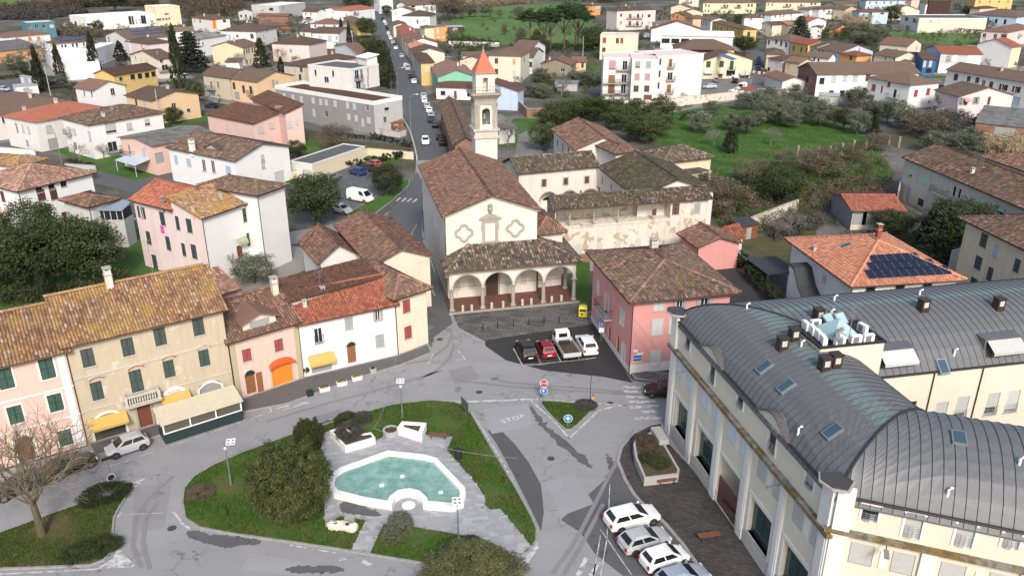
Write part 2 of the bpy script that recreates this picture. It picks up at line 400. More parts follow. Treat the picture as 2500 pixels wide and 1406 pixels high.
# ------------------------------------------------------------------ windows and doors (origin at the sill's middle, wall plane y = 0, +y into the wall)
_WM={}
def _leaf(w_,h_,mat,louvre):
 b=MB();b.box(0,.06,-.035,0,0,h_);b.box(w_-.06,w_,-.035,0,0,h_);b.box(.06,w_-.06,-.034,-.001,0,.07);b.box(.06,w_-.06,-.034,-.001,h_-.07,h_)
 b.box(.06,w_-.06,-.034,-.001,h_*.47,h_*.47+.07)
 if louvre:
  n=max(6,int(h_/.12))
  for i in range(n):
   z=.07+(h_-.14)*(i+.5)/n
   b.add([(.06,-.006,z+.045),(w_-.06,-.006,z+.045),(w_-.06,-.03,z-.03),(.06,-.03,z-.03)],[(0,1,2,3)])
   b.add([(.06,0,z+.035),(w_-.06,0,z+.035),(w_-.06,-.024,z-.04),(.06,-.024,z-.04)],[(3,2,1,0)])
 else:b.box(.06,w_-.06,-.022,-.004,.07,h_-.07)
 return b.mesh('shutter',mat)
def wmesh(kind,*a):
 k=(kind,)+a
 if k in _WM:return _WM[k]
 if kind=='frame':
  w_,h_,fm,sill,trim,mull=a;b=MB();x=w_/2
  t=.055
  b.box(-x,-x+t,.10,.16,0,h_);b.box(x-t,x,.10,.16,0,h_);b.box(-x+t,x-t,.10,.16,0,t);b.box(-x+t,x-t,.10,.16,h_-t,h_)
  for i in range(1,mull):q=-x+w_*i/mull;b.box(q-.035,q+.035,.105,.15,t,h_-t)
  if sill:b.box(-x-.1,x+.1,-.12,.1,-.08,0,1)
  if trim:
   b.box(-x-trim,-x,-.05,.02,0,h_+trim,1);b.box(x,x+trim,-.05,.02,0,h_+trim,1);b.box(-x,x,-.05,.02,h_,h_+trim,1)
  me=b.mesh('window',[M_WHITE if fm=='w' else M_DARK if fm=='k' else SHUT['W'],M_STONEL if trim!=.14 else M_WHITE])
 elif kind=='pane':b=MB();b.box(-a[0]/2+.05,a[0]/2-.05,.125,.14,.05,a[1]-.05);me=b.mesh('pane',M_GLASS)
 elif kind=='leaf':me=_leaf(a[0],a[1],SHUT[a[2]],a[3])
 elif kind=='pair':
  w_,h_,c=a;b=MB();b.box(-w_/2,-.03,-.03,.02,0,h_);b.box(.03,w_/2,-.03,.02,0,h_);b.box(-w_/2-.08,w_/2+.08,-.1,.05,-.07,0,1);me=b.mesh('window',[SHUT[c],M_STONEL])
 elif kind=='blind':
  w_,h_,c,fr=a;b=MB();b.box(-w_/2,w_/2,.07,.1,h_*(1-fr),h_)
  for i in range(int(h_*fr/.18)):b.box(-w_/2+.01,w_/2-.01,.062,.071,h_-.18*(i+1)+.01,h_-.18*i-.02)
  me=b.mesh('blind',SHUT[c])
 elif kind=='panel': # door or garage leaf with ribs
  w_,h_,c=a;b=MB();b.box(-w_/2,w_/2,.12,.17,0,h_)
  if w_>1.8:
   n=int(h_/.22)
   for i in range(n):b.box(-w_/2,w_/2,.1,.121,h_*i/n+.02,h_*(i+1)/n-.02)
  else:
   for sx in(-1,1):
    for z0,z1 in((.12,.45),(.5,.9)):b.box(sx*w_/4-w_*.17,sx*w_/4+w_*.17,.1,.121,h_*z0,h_*z1)
  me=b.mesh('door',SHUT[c])
 elif kind=='rail':
  w_,d_,h_=a;b=MB()
  b.tube([(-w_/2,0,h_),(-w_/2,-d_,h_),(w_/2,-d_,h_),(w_/2,0,h_)],.025,4)
  b.tube([(-w_/2,0,.1),(-w_/2,-d_,.1),(w_/2,-d_,.1),(w_/2,0,.1)],.02,4)
  n=max(3,int(w_/.16))
  for i in range(n+1):x=-w_/2+w_*i/n;b.box(x-.009,x+.009,-d_-.009,-d_+.009,.1,h_)
  for sx in(-1,1):
   for j in range(1,max(2,int(d_/.18))):y=-d_*j/max(2,int(d_/.18));b.box(sx*w_/2-.009,sx*w_/2+.009,y-.009,y+.009,.1,h_)
  me=b.mesh('railing',M_DARK)
 elif kind=='slab':b=MB();b.box(-a[0]/2,a[0]/2,-a[1],0,-.16,0);me=b.mesh('balcony',M_CONC)
 elif kind=='awning':
  w_,c=a;b=MB();b.add([(-w_/2,0,.9),(w_/2,0,.9),(w_/2,-1.0,.25),(-w_/2,-1.0,.25),(-w_/2,0,.87),(w_/2,0,.87),(w_/2,-1.0,.22),(-w_/2,-1.0,.22)],
   [(3,2,1,0),(4,5,6,7),(3,7,6,2),(0,4,7,3),(1,2,6,5)]);b.box(-w_/2,w_/2,-1.01,-.99,.02,.22);me=b.mesh('awning',SHUT[c])
 _WM[k]=me;return me

def window(parent,loc,rz,w_,h_,st,near,trim=0.0):
 """styles: small letters are closed shutters in that colour; 'x+' open shutters; d dark glass; B, t.. blinds; D doors; see opening()"""
 c=st[0]
 if st in('d','D','dw','dk'):
  o=obj('window',wmesh('frame',w_,h_,'k' if st=='dk' else 'w',1,trim,2 if w_>.8 else 1),parent,loc,rz);obj('pane',wmesh('pane',w_,h_),o)
 elif st.startswith('*'): # plate glass with a dark frame
  o=obj('window',wmesh('frame',w_,h_,'k',0,trim,2),parent,loc,rz);obj('pane',wmesh('pane',w_,h_),o)
 elif st[0]=='/': # roller blind /colour fraction
  o=obj('window',wmesh('frame',w_,h_,'w',1,trim,1),parent,loc,rz);obj('pane',wmesh('pane',w_,h_),o);obj('blind',wmesh('blind',w_,h_,st[1],int(st[2])/9),o)
 elif st[0]=='#': # door or garage shutter
  o=obj('door',wmesh('panel',w_,h_,st[1]),parent,loc,rz)
  if len(st)>2:obj('awning',wmesh('awning',w_+.5,st[2]),o,(0,0,h_-.2))
 elif st.endswith('+'):
  o=obj('window',wmesh('frame',w_,h_,'w',1,trim,2),parent,loc,rz);obj('pane',wmesh('pane',w_,h_),o)
  lw=w_/2;me=wmesh('leaf',lw,h_,c,bool(near))
  obj('shutter',me,o,(-w_/2-lw,-.06,0));obj('shutter',me,o,(w_/2,-.06,0))
 elif near:
  o=obj('window',wmesh('frame',w_,h_,'w',1,trim,2),parent,loc,rz)
  me=wmesh('leaf',w_/2-.008,h_,c,True)
  obj('shutter',me,o,(-w_/2,.02,0));obj('shutter',me,o,(.008,.02,0))
 else:o=obj('window',wmesh('pair',w_,h_,c),parent,loc,rz)
 return o

# ------------------------------------------------------------------ walls with real openings
def wall_panel(b,P0,P1,z0,z1,holes,depth=.18,k=0,kr=None):
 P0=np.array(P0,float);P1=np.array(P1,float);L=np.hypot(*(P1-P0));e=(P1-P0)/L;inn=np.array([-e[1],e[0]])
 H_=[(max(.03,q[0]),min(L-.03,q[1]),max(z0,q[2]),min(z1-.02,q[3]),q[4]if len(q)>4 else depth)for q in holes if q[1]>.05 and q[0]<L-.05 and q[3]>z0+.05 and q[2]<z1]
 xs=sorted({0,L}|{round(h[0],4)for h in H_}|{round(h[1],4)for h in H_});zs=sorted({z0,z1}|{round(h[2],4)for h in H_}|{round(h[3],4)for h in H_})
 pt=lambda s,z,d=0:(*(P0+e*s+inn*d),z)
 for i in range(len(xs)-1):
  run=None
  for j in range(len(zs)-1):
   cx,cz=(xs[i]+xs[i+1])/2,(zs[j]+zs[j+1])/2
   if not any(h[0]-1e-3<cx<h[1]+1e-3 and h[2]-1e-3<cz<h[3]+1e-3 for h in H_):
    b.poly([pt(xs[i],zs[j]),pt(xs[i+1],zs[j]),pt(xs[i+1],zs[j+1]),pt(xs[i],zs[j+1])],k)
 kr=k if kr is None else kr
 for s0,s1,q0,q1,depth in H_:
  b.poly([pt(s0,q0),pt(s0,q1),pt(s0,q1,depth),pt(s0,q0,depth)],kr);b.poly([pt(s1,q0,depth),pt(s1,q1,depth),pt(s1,q1),pt(s1,q0)],kr)
  b.poly([pt(s0,q1),pt(s1,q1),pt(s1,q1,depth),pt(s0,q1,depth)],kr);b.poly([pt(s0,q0,depth),pt(s1,q0,depth),pt(s1,q0),pt(s0,q0)],kr)
  b.poly([pt(s0,q0,depth),pt(s0,q1,depth),pt(s1,q1,depth),pt(s1,q0,depth)][::-1],kr)

# ------------------------------------------------------------------ roofs
def roof_planes(kind,L,D,rise):
 x,y=L/2,D/2;A_,B_,C_,D_=(-x,-y,0),(x,-y,0),(x,y,0),(-x,y,0)
 if kind=='hip':
  if L>=D:r1,r2=(-x+y,0,rise),(x-y,0,rise);return[[A_,B_,r2,r1],[B_,C_,r2],[C_,D_,r1,r2],[D_,A_,r1]],[(r1,r2),(A_,r1),(B_,r2),(C_,r2),(D_,r1)]
  r1,r2=(0,-y+x,rise),(0,y-x,rise);return[[A_,B_,r1],[B_,C_,r2,r1],[C_,D_,r2],[D_,A_,r1,r2]],[(r1,r2),(A_,r1),(B_,r1),(C_,r2),(D_,r2)]
 if kind=='a':r1,r2=(-x,0,rise),(x,0,rise);return[[A_,B_,r2,r1],[C_,D_,r1,r2]],[(r1,r2)]
 if kind=='b':r1,r2=(0,-y,rise),(0,y,rise);return[[B_,C_,r2,r1],[D_,A_,r1,r2]],[(r1,r2)]
 if kind=='s':return[[B_,C_,(-x,y,rise),(-x,-y,rise)]],[]
 if kind=='f':return[[A_,B_,(x,y,rise),(-x,y,rise)]],[]
 if kind=='hb': # gable at the near end of a ridge along x, hipped at the far end
  r1,r2=(-x+y,0,rise),(x,0,rise);return[[A_,B_,r2,r1],[C_,D_,r1,r2],[D_,A_,r1]],[(r1,r2),(A_,r1),(D_,r1)]
 return[],[]
def plane_z(pl,x,y):
 best=None
 for p in pl:
  a,b_,c=np.array(p[0]),np.array(p[1]),np.array(p[2]);n=np.cross(b_-a,c-a)
  if abs(n[2])<1e-9:continue
  z=a[2]-(n[0]*(x-a[0])+n[1]*(y-a[1]))/n[2]
  best=z if best is None else min(best,z)
 return best or 0.0
def tile_mesh(planes,ridges,mat,cs=.27,rs=.40,zoff=.13,rnd=None):
 """rows of curved cover tiles over every roof plane, each tile its own little shell, and round ridge tiles"""
 rg=rnd or RNG;VV=[];TT=[];n0=0;FF=[]
 base_f=np.array([[0,1,5,4],[1,2,6,5],[2,3,7,6],[0,3,2,1]])
 for p in planes:
  P_=np.array(p,float);s=P_[1]-P_[0];Ls=np.linalg.norm(s);s/=Ls;nn=np.cross(s,P_[2]-P_[1]);nn/=np.linalg.norm(nn)
  if nn[2]<0:nn=-nn
  t=np.cross(nn,s);t=t if t[2]>0 else-t
  q=np.stack([(P_-P_[0])@s,(P_-P_[0])@t],1)
  ns,nt_=int((q[:,0].max()-q[:,0].min())/cs),int(q[:,1].max()/rs)
  if ns<1 or nt_<1:continue
  gi,gj=np.meshgrid(np.arange(ns),np.arange(nt_));cx=q[:,0].min()+(gi+.5)*(q[:,0].max()-q[:,0].min())/ns;cy=(gj+.5)*q[:,1].max()/nt_
  k=inside([tuple(v)for v in q],cx.ravel(),cy.ravel())
  cx,cy=cx.ravel()[k],cy.ravel()[k];m=len(cx)
  if not m:continue
  hw=cs*.40;rot=rg.normal(0,.035,m);dx=rg.normal(0,.012,m);dz=np.abs(rg.normal(0,.012,m));dy=rg.normal(0,.015,m)
  lx=np.array([-1,-.5,.5,1]);lz=np.array([0,.8,.8,0]);V=np.zeros((m,8,3))
  for e_,(ty,amp,lift)in enumerate(((-.5*rs-.04,.105,.045),(.5*rs,.085,.0))):
   for c_ in range(4):
    u=lx[c_]*hw*(1.08 if e_==0 else .9)
    uu=cx+dx+u-ty*np.sin(rot);tt=cy+dy+ty+u*np.sin(rot);zz=zoff+lz[c_]*amp+lift+dz
    V[:,e_*4+c_]=P_[0]+uu[:,None]*s+tt[:,None]*t+zz[:,None]*nn
  VV.append(V.reshape(-1,3));FF.append((base_f[None]+(np.arange(m)*8)[:,None,None]+n0).reshape(-1,4));n0+=m*8
  TT.append(np.repeat(rg.random(m),4))
 for a,b_ in ridges:
  a,b_=np.array(a,float),np.array(b_,float);L_=np.linalg.norm(b_-a)
  if L_<.5:continue
  d=(b_-a)/L_;sd_=np.cross(d,(0,0,1));sd_/=np.linalg.norm(sd_);up=np.cross(sd_,d);m=int(L_/.42)+1
  cx=(np.arange(m)+.5)*L_/m;V=np.zeros((m,8,3));ux=np.array([-.19,-.1,.1,.19]);uz=np.array([.10,.23,.23,.10])
  for e_,(ty,ex)in enumerate(((-.26,1.08),(.2,.92))):
   for c_ in range(4):V[:,e_*4+c_]=a+(cx+ty)[:,None]*d+ux[c_]*ex*sd_+(uz[c_]+(0.035 if e_==0 else 0))*up+np.array([0,0,zoff-.02])
  VV.append(V.reshape(-1,3));FF.append((base_f[None]+(np.arange(m)*8)[:,None,None]+n0).reshape(-1,4));n0+=m*8;TT.append(np.repeat(.45+.55*rg.random(m),4))
 if not VV:return None
 return np_mesh('roof_tiles',np.concatenate(VV),np.concatenate(FF),mat,np.concatenate(TT))
def slab_mesh(planes,mat,th=.13):
 b=MB()
 for p in planes:
  n=len(p);b.add([(q[0],q[1],q[2])for q in p]+[(q[0],q[1],q[2]+th)for q in p],[tuple(range(n))[::-1],tuple(range(n,2*n))]+[(i,(i+1)%n,n+(i+1)%n,n+i)for i in range(n)])
 me=b.mesh('roof',mat)
 a=me.attributes.new('tint','FLOAT','FACE');a.data.foreach_set('value',np.full(len(me.polygons),.12,dtype=np.float32));return me

CHIM=None
def chimney(parent,x,y,z,h_=1.2,w_=.55,mat=None):
 b=MB();b.box(-w_/2,w_/2,-w_/2,w_/2,-.9,h_);b.box(-w_/2-.06,w_/2+.06,-w_/2-.06,w_/2+.06,h_*.72,h_*.78,1)
 for sx in(-1,1):
  for sy in(-1,1):b.box(sx*w_*.4-.05,sx*w_*.4+.05,sy*w_*.4-.05,sy*w_*.4+.05,h_,h_+.22)
 b.box(-w_/2-.08,w_/2+.08,-w_/2-.08,w_/2+.08,h_+.22,h_+.3,1)
 return obj('chimney',b.mesh('chimney',[mat or WALL['old'],M_CONC]),parent,(x,y,z))

class House:pass
HOUSES=[]
def _pt(r,p,z):
 return at('p' if r=='p' else r,p[0],p[1],z)[:2]if not(isinstance(p,tuple)and isinstance(p[0],str))else at(p[0],p[1],p[2],z)[:2]
def house(label,r,A,B,C,h,roof='hip',wall='white',tile='brown',F='',R='',F2='',rise=None,z0=0.0,ov=.45,name='house',cat='house',into=None,
      base=False,near=None,chim=0,trim=0.0,wallR=None,parapet=.5,pw=None,gut=True,slope=.30,Fh=None):
 """A far left eave corner, B the corner nearest the camera, C the far right one (sheet points; or metres for a hidden side). F lies between A and B, R between B and C.
    F and R: 'rows x columns colour' grids, or single openings 'x,y,style,w,h;...' read off the sheet"""
 zz=0.0 if base else z0+h
 b_=_pt(r,B,zz);a_=_pt(r,A,zz)if not isinstance(A,(int,float))else None;c_=_pt(r,C,zz)if not isinstance(C,(int,float))else None
 if a_ is not None:ux=(b_-a_)/np.hypot(*(b_-a_));uy=np.array([-ux[1],ux[0]]);L=np.hypot(*(b_-a_));D=abs((c_-b_)@uy)if c_ is not None else float(C)
 else:uy=(c_-b_)/np.hypot(*(c_-b_));ux=np.array([uy[1],-uy[0]]);D=np.hypot(*(c_-b_));L=float(A);a_=b_-ux*L
 if base:b_=b_+(ux-uy)*ov;a_=b_-ux*(L+2*ov);L+=2*ov;D+=2*ov
 L,D=max(L,1.5),max(D,1.5)
 cen=a_+ux*L/2+uy*D/2;rz=math.atan2(ux[1],ux[0]);dist=float(np.hypot(*cen))
 near=(dist<125)if near is None else near
 if roof=='flat':ov=0.0
 H_=House();H_.L,H_.D,H_.h,H_.cen,H_.rz,H_.ux,H_.uy,H_.ov,H_.dist=L,D,h,cen,rz,ux,uy,ov,dist;H_.b,H_.a=b_,a_
 if into is None:root=thing(name,label,cat,(cen[0],cen[1],z0),rz);off=lambda q:q;loc0=(0,0,0);rot0=0
 else:
  root=into.root;d=cen-into.cen;loc0=(d@into.ux,d@into.uy,z0-into.z0);rot0=rz-into.rz
 H_.root,H_.z0=root,z0
 if rise is None:rise=slope*(min(L,D)/2 if roof=='hip' else(D/2 if roof in('a','hb')else L/2 if roof=='b' else(L if roof=='s' else D)*.62))
 planes,ridges=roof_planes(roof,L,D,rise);H_.planes=planes;H_.rise=rise
 x,y=L/2-ov,D/2-ov;cs_=[(-x,-y),(x,-y),(x,y),(-x,y)];H_.x,H_.y=x,y
 cr,sr=math.cos(rot0),math.sin(rot0)
 def T(p):return(loc0[0]+p[0]*cr-p[1]*sr,loc0[1]+p[0]*sr+p[1]*cr,loc0[2]+p[2])
 H_.T=T;H_.rot0=rot0
 W2=lambda q:cen+ux*q[0]+uy*q[1]
 H_.P=[W2(q)for q in cs_]
 wins=[];holes=[[],[],[],[]]
 for side,spec in((0,F),(1,R),(0,F2)):
  if not spec:continue
  Ls=(2*x,2*y)[side]
  for it in spec.split(';'):
   it=it.strip()
   if not it:continue
   q=it.split(',')
   if len(q)==1: # grid: '2x3g' or '2x3g/1' etc
    rc,st=it.split(' ')if ' ' in it else(it,'d');nr,ncol=map(int,rc.split('x'));fh=h/nr
    for i in range(nr):
     for j in range(ncol):
      s_=Ls*(j+.5+random.uniform(-.08,.08))/ncol;ww,hh=1.0,min(1.45,fh*.52)
      if random.random()<.06:continue
      stt=random.choice(st.split('|'))if '|' in st else st
      zs_=i*fh+fh*.33
      if i==0 and random.random()<.25:zs_,hh=.05,2.1
      wins.append((side,s_,zs_,ww,hh,stt))
   else:
    rr,st_,ww,hh=(q[0],q[1],q[2],q[3]),None,None,None
    sh=r;o_=0
    if not q[0].replace('.','').replace('-','').isdigit():sh=q[0];o_=1
    s_,zc=on_wall(H_.P[side],H_.P[side+1],sh,float(q[o_]),float(q[o_+1]));zc-=z0
    md=q[o_+4].split('=');ww,hh=float(q[o_+3]),float(md[0]);zs_=zc-hh/2;sty=q[o_+2]+('='+md[1]if len(md)>1 else '')
    if q[o_+2][0]=='#':zs_=max(.02,min(zs_,.3))if zs_<1.0 else zs_
    wins.append((side,s_,max(.02,zs_),ww,hh,sty))
 fit=[]
 for(side,s_,zs_,ww,hh,st)in wins: # keep every opening inside its wall
  Ls=(2*x,2*y)[side];hh=min(hh,h-.25);zs_=max(.02,min(zs_,h-.16-hh));s_=max(ww/2+.08,min(s_,Ls-ww/2-.08));fit.append((side,s_,zs_,ww,hh,st))
 wins=fit
 for(side,s_,zs_,ww,hh,st)in wins:holes[side].append((s_-ww/2,s_+ww/2,zs_,zs_+hh)+((float(st[1:]),)if st[0]=='_' else()))
 b=MB();top=h
 for i in range(4):
  p0,p1=cs_[i],cs_[(i+1)%4];k_=1 if(wallR and i==1)else 0
  wall_panel(b,p0,p1,0,top,holes[i]if i<2 else[],k=k_)
  if planes:
   mid=((p0[0]+p1[0])/2,(p0[1]+p1[1])/2);zs3=[max(0.0,plane_z(planes,*q))-.01 for q in(p0,mid,p1)]
   if max(zs3)>.03:b.poly([(*p0,top),(*p1,top),(*p1,top+max(zs3[2],.005)),(*mid,top+max(zs3[1],.005)),(*p0,top+max(zs3[0],.005))],k_)
  else:
   e=np.array(p1)-np.array(p0)
 if not planes:
  b.box(-x,x,-y,y,top,top+.12,2)
  for(x0,x1,y0,y1)in((-x-.06,x+.06,-y-.06,-y+.18),(-x-.06,x+.06,y-.18,y+.06),(-x-.06,-x+.18,-y+.18,y-.18),(x-.18,x+.06,-y+.18,y-.18)):b.box(x0,x1,y0,y1,top-.1,top+parapet,3)
 wm=[WALL[wall],WALL[wallR or wall],tile_mat(tile,True),WALL[pw or wall]]
 H_.wall=obj('wall',b.mesh('wall',wm),root,loc0,rot0)
 for(side,s_,zs_,ww,hh,st)in wins:
  p0,p1=np.array(cs_[side]),np.array(cs_[side+1]);e=(p1-p0)/np.hypot(*(p1-p0));q=p0+e*s_
  if st[0]=='_':continue
  st_,extra=(st.split('=')+[''])[:2]
  o=window(root,T((q[0],q[1],zs_)),rot0+math.atan2(e[1],e[0]),ww,hh,st_,near,trim)
  if 'c' in extra or 'C' in extra:
   bw=ww+(1.2 if 'c' in extra else 3.2);s=obj('balcony',wmesh('slab',bw,1.0),root,T((q[0],q[1],zs_)),rot0+math.atan2(e[1],e[0]));obj('railing',wmesh('rail',bw-.05,.95,1.0),s)
  if 'j' in extra:obj('railing',wmesh('rail',ww+.1,.22,.95),o)
  if 'A' in extra:obj('awning',wmesh('awning',ww+.6,extra[-1]),o,(0,0,hh-.95))
 if planes:
  far=dist>205
  ro=obj('roof',slab_mesh(planes,tile_mat(tile,far)),root,T((0,0,h)),rot0)
  if not far and tile in TILES and tile not in('asb','slate'):
   tm=tile_mesh(planes,ridges,tile_mat(tile),*((.27,.40)if dist<130 else(.36,.5)))
   if tm:to=obj('roof_tiles',tm,ro);to['kind']='stuff'
  elif tile in('asb','slate')or tile not in TILES:
   tm=seam_mesh(planes,.35 if tile=='asb' else .5,tile_mat(tile,True))
   if tm:to=obj('roof_rib',tm,ro);to['kind']='stuff'
  if gut and dist<150:
   g=MB()
   for p in planes:
    if roof in('a','b','hip','s','f','hb'):a1,b1=np.array(p[0]),np.array(p[1]);d_=np.array([b1[1]-a1[1],-(b1[0]-a1[0])]);d_/=np.hypot(*d_);g.tube([(a1[0]+d_[0]*.06,a1[1]+d_[1]*.06,.03),(b1[0]+d_[0]*.06,b1[1]+d_[1]*.06,.03)],.065,6)
   obj('gutter',g.mesh('gutter',M_COPPERPIPE),ro)
   gp=MB();gp.tube([(x+.06,-y-.06,0),(x+.06,-y-.06,h-.15),(x+ov,-y-ov,h+.02)],.05,6)
   obj('downpipe',gp.mesh('downpipe',M_COPPERPIPE),root,loc0,rot0)
  for i in range(chim):
   for _ in range(20):
    cx_,cy_=random.uniform(-.35,.35)*L,random.uniform(-.35,.35)*D;cz=plane_z(planes,cx_,cy_)
    if cz>rise*.35:break
   q=T((cx_,cy_,h+cz));chimney(root,*q,h_=random.uniform(.7,1.2),mat=random.choice([WALL['white2'],WALL['old'],WALL['stone'],WALL['salmon']]))
 HOUSES.append(H_);return H_
def seam_mesh(planes,step,mat):
 b=MB()
 for p in planes:
  P_=np.array(p,float);s=P_[1]-P_[0];Ls=np.linalg.norm(s);s/=Ls;n=np.cross(s,P_[2]-P_[1]);n/=np.linalg.norm(n);n=n if n[2]>0 else-n;t=np.cross(n,s);t=t if t[2]>0 else-t
  q=[((v-P_[0])@s,(v-P_[0])@t)for v in P_]
  u=min(a for a,_ in q)+step/2
  while u<max(a for a,_ in q):
   hit=[]
   for i in range(len(q)):
    (a0,t0),(a1,t1)=q[i],q[(i+1)%len(q)]
    if(a0-u)*(a1-u)<0:hit.append(t0+(t1-t0)*(u-a0)/(a1-a0))
   if len(hit)>=2:
    lo,hi=min(hit),max(hit);w_=step*.22
    V=[P_[0]+s*(u+du)+t*tt+n*(.13+dz)for tt in(lo,hi)for du,dz in((-w_,0),(-w_*.5,.06),(w_*.5,.06),(w_,0))]
    b.add(V,[(0,1,5,4),(1,2,6,5),(2,3,7,6)])
   u+=step
 if not b.f:return None
 return b.mesh('roof_rib',mat)
def on_roof(H_,r,x,y):
 """local point of the house's roof that the sheet shows at x, y"""
 d=ray(r,x,y);o=np.array([0,0,CAM_H]);lo=None
 for t in np.arange(20,900,.25):
  q=o+d*t;l=q[:2]-H_.cen;lx,ly=l@H_.ux,l@H_.uy
  if abs(lx)<=H_.L/2+.3 and abs(ly)<=H_.D/2+.3:
   if q[2]<=H_.z0+H_.h+plane_z(H_.planes,lx,ly)+.13:return lx,ly,H_.h+plane_z(H_.planes,lx,ly)+.13
 return None

# ------------------------------------------------------------------ the ground
def sheet(name,poly,z,mat):
 b=MB();b.prism(poly,z-.05,z,bottom=False);return struct(name,b.mesh(name,mat))
terr=ground_mat('town_ground',[(.30,(.055,.065,.03)),(.44,(.075,.075,.045)),(.52,(.11,.10,.085)),(.62,(.16,.155,.145)),(.75,(.13,.125,.115))],.045,fine=1.8)
b=MB();b.add([(-6000,-300,0),(6000,-300,0),(6000,9000,0),(-6000,9000,0)],[(0,1,2,3)]);struct('ground',b.mesh('ground',terr))
GRASS=ground_mat('meadow_grass',[(.25,(.03,.062,.010)),(.5,(.05,.115,.018)),(.75,(.085,.135,.03))],.12,fine=4)
GRASSF=ground_mat('far_meadow',[(.25,(.055,.105,.024)),(.5,(.085,.155,.035)),(.7,(.12,.16,.055)),(.85,(.13,.125,.07))],.035,fine=.8)
LAWN=ground_mat('lawn_soil',[(.3,(.035,.075,.012)),(.48,(.055,.105,.018)),(.62,(.09,.09,.03)),(.76,(.10,.07,.036))],.45,fine=9)
DRYLAWN=ground_mat('dry_lawn',[(.3,(.045,.065,.018)),(.5,(.085,.075,.03)),(.75,(.12,.09,.05))],.6,fine=9)
ROAD=asphalt('road_asphalt',(.255,.256,.257));ROADN=asphalt('street_asphalt',(.10,.102,.106),.5);DARKASPH=asphalt('dark_asphalt',(.036,.036,.036),.5,False)
YARD=ground_mat('yard_gravel',[(.3,(.13,.125,.115)),(.7,(.23,.22,.2))],.2,fine=6)
SIDEW=asphalt('sidewalk_asphalt',(.11,.107,.104),.6)
COBB=brickpave('porphyry_setts',(.13,.105,.098),(.21,.17,.155),(.06,.055,.05),.5,.25,math.radians(-33),.03)
BPAVE=brickpave('dark_brick_paving',(.044,.039,.036),(.08,.07,.063),(.02,.018,.016),.42,.2,math.radians(12),.02)
SLABS=brickpave('old_stone_slabs',(.075,.073,.068),(.15,.145,.135),(.03,.03,.026),1.0,.5,math.radians(12),.03)
PAINT=ground_mat('road_paint',[(.40,(.24,.24,.245)),(.52,(.46,.46,.455)),(.7,(.58,.58,.57))],2.2,fine=16,bump=.1)
# meadows, gardens, orchard
sheet('meadow',pts('p -60 60 -60 -12 100 -14 175 0 150 22 80 24'),.027,GRASSF)
sheet('meadow',pts('p 1085 110 1105 45 1180 20 1395 6 1440 10 1420 40 1480 80 1460 130 1290 112 1190 108'),.027,GRASSF)
sheet('meadow',pts('p 2145 70 2240 78 2390 85 2385 112 2260 108 2160 90'),.027,GRASSF)
sheet('orchard_grass',pts('p 1640 270 1745 255 2000 290 2130 330 2180 420 2070 470 1950 540 1790 590 1745 540 1735 400 1560 330 1640 300'),.027,GRASS)
sheet('garden_grass',pts('p 1255 290 1330 290 1340 330 1300 360 1215 360 1220 330'),.027,GRASS)
sheet('garden_grass',pts('p 1398 640 1440 640 1440 770 1405 740'),.027,GRASS)
sheet('garden_grass',pts('p 1430 155 1475 165 1475 200 1330 215 1330 190'),.027,GRASS)
sheet('park_grass',pts('p 730 310 1000 345 1000 372 860 375 720 395 705 350'),.027,DRYLAWN)
sheet('park_grass',pts('p 735 345 760 340 790 372 740 385'),.04,GRASS)
sheet('garden_grass',pts('p 1830 590 1990 540 2000 650 1900 660'),.027,DRYLAWN)
sheet('garden_grass',pts('p -60 600 340 560 420 640 300 720 -60 760'),.027,GRASS)
sheet('meadow_path',pts('p 1265 330 1325 300 1345 345 1300 420 1250 430'),.03,YARD)
sheet('yard',pts('p 1700 200 1850 190 1850 235 1720 262 1640 275 1500 300 1690 262'),.03,YARD)
sheet('yard',pts('p 1720 640 1780 640 1905 745 1760 760'),.03,DARKASPH)
sheet('yard',pts('p 2180 500 2290 560 2330 640 2210 650 2120 600 2130 520'),.03,YARD)
sheet('lot',pts('p -60 215 60 190 120 235 70 260 -60 262'),.03,ROADN)
# streets
MAIN=pts('p -420 1560 -420 1290 -150 1195 216 1088 590 978 745 922 971 868 1046 840 1052 790 1044 720 1000 640 940 590 880 560 700 600 690 570 860 540 900 550 960 510 1000 460 1014 430 1016 390 1098 388 1060 400 1026 440 1032 560 1094 765 1430 740 1445 800 1545 930 1650 940 1660 1000 1640 1060 1900 1420 1960 1560')
sheet('road',MAIN,.04,ROAD)
sheet('street',pts('p 893 0 901 54 921 77 951 128 968 207 975 240 990 269 1000 333 1016 392 1090 392 1092 370 1078 330 1062 270 1036 215 1022 190 998 150 968 97 951 70 940 40 922 0 915 -14 889 -14'),.05,ROADN)
sheet('street',pts('p 500 262 700 285 860 330 1000 345 1002 356 860 345 690 300 495 275'),.045,ROADN)
sheet('street',pts('p 200 408 330 440 420 480 560 470 560 490 420 505 320 470 200 440'),.045,ROADN)
sheet('street',pts('p 1838 120 1870 125 1850 165 1862 190 1875 215 1845 262 1900 262 1830 230 1840 180'),.05,ROADN)
sheet('street',pts('p 1030 590 1090 740 1105 790 1052 830 1040 720 985 600'),.052,ROADN)
sheet('street',pts('p 880 555 930 540 985 480 1018 420 1030 440 1030 600 985 600 940 580'),.0505,ROADN)
sheet('parking_lot',pts('p 1180 795 1430 775 1455 795 1545 935 1470 920 1330 905 1235 880 1185 845'),.05,DARKASPH)
sheet('parking_lot',pts('p 800 420 880 395 905 420 990 440 975 470 900 500 860 520 790 500 760 460'),.05,ROADN)
sheet('road_patch',pts('h 1040 380 1130 370 1230 470 1330 600 1420 760 1440 960 1420 1090 1360 960 1240 720 1110 480'),.046,asphalt('dark_lane',(.085,.085,.087),.7,False))
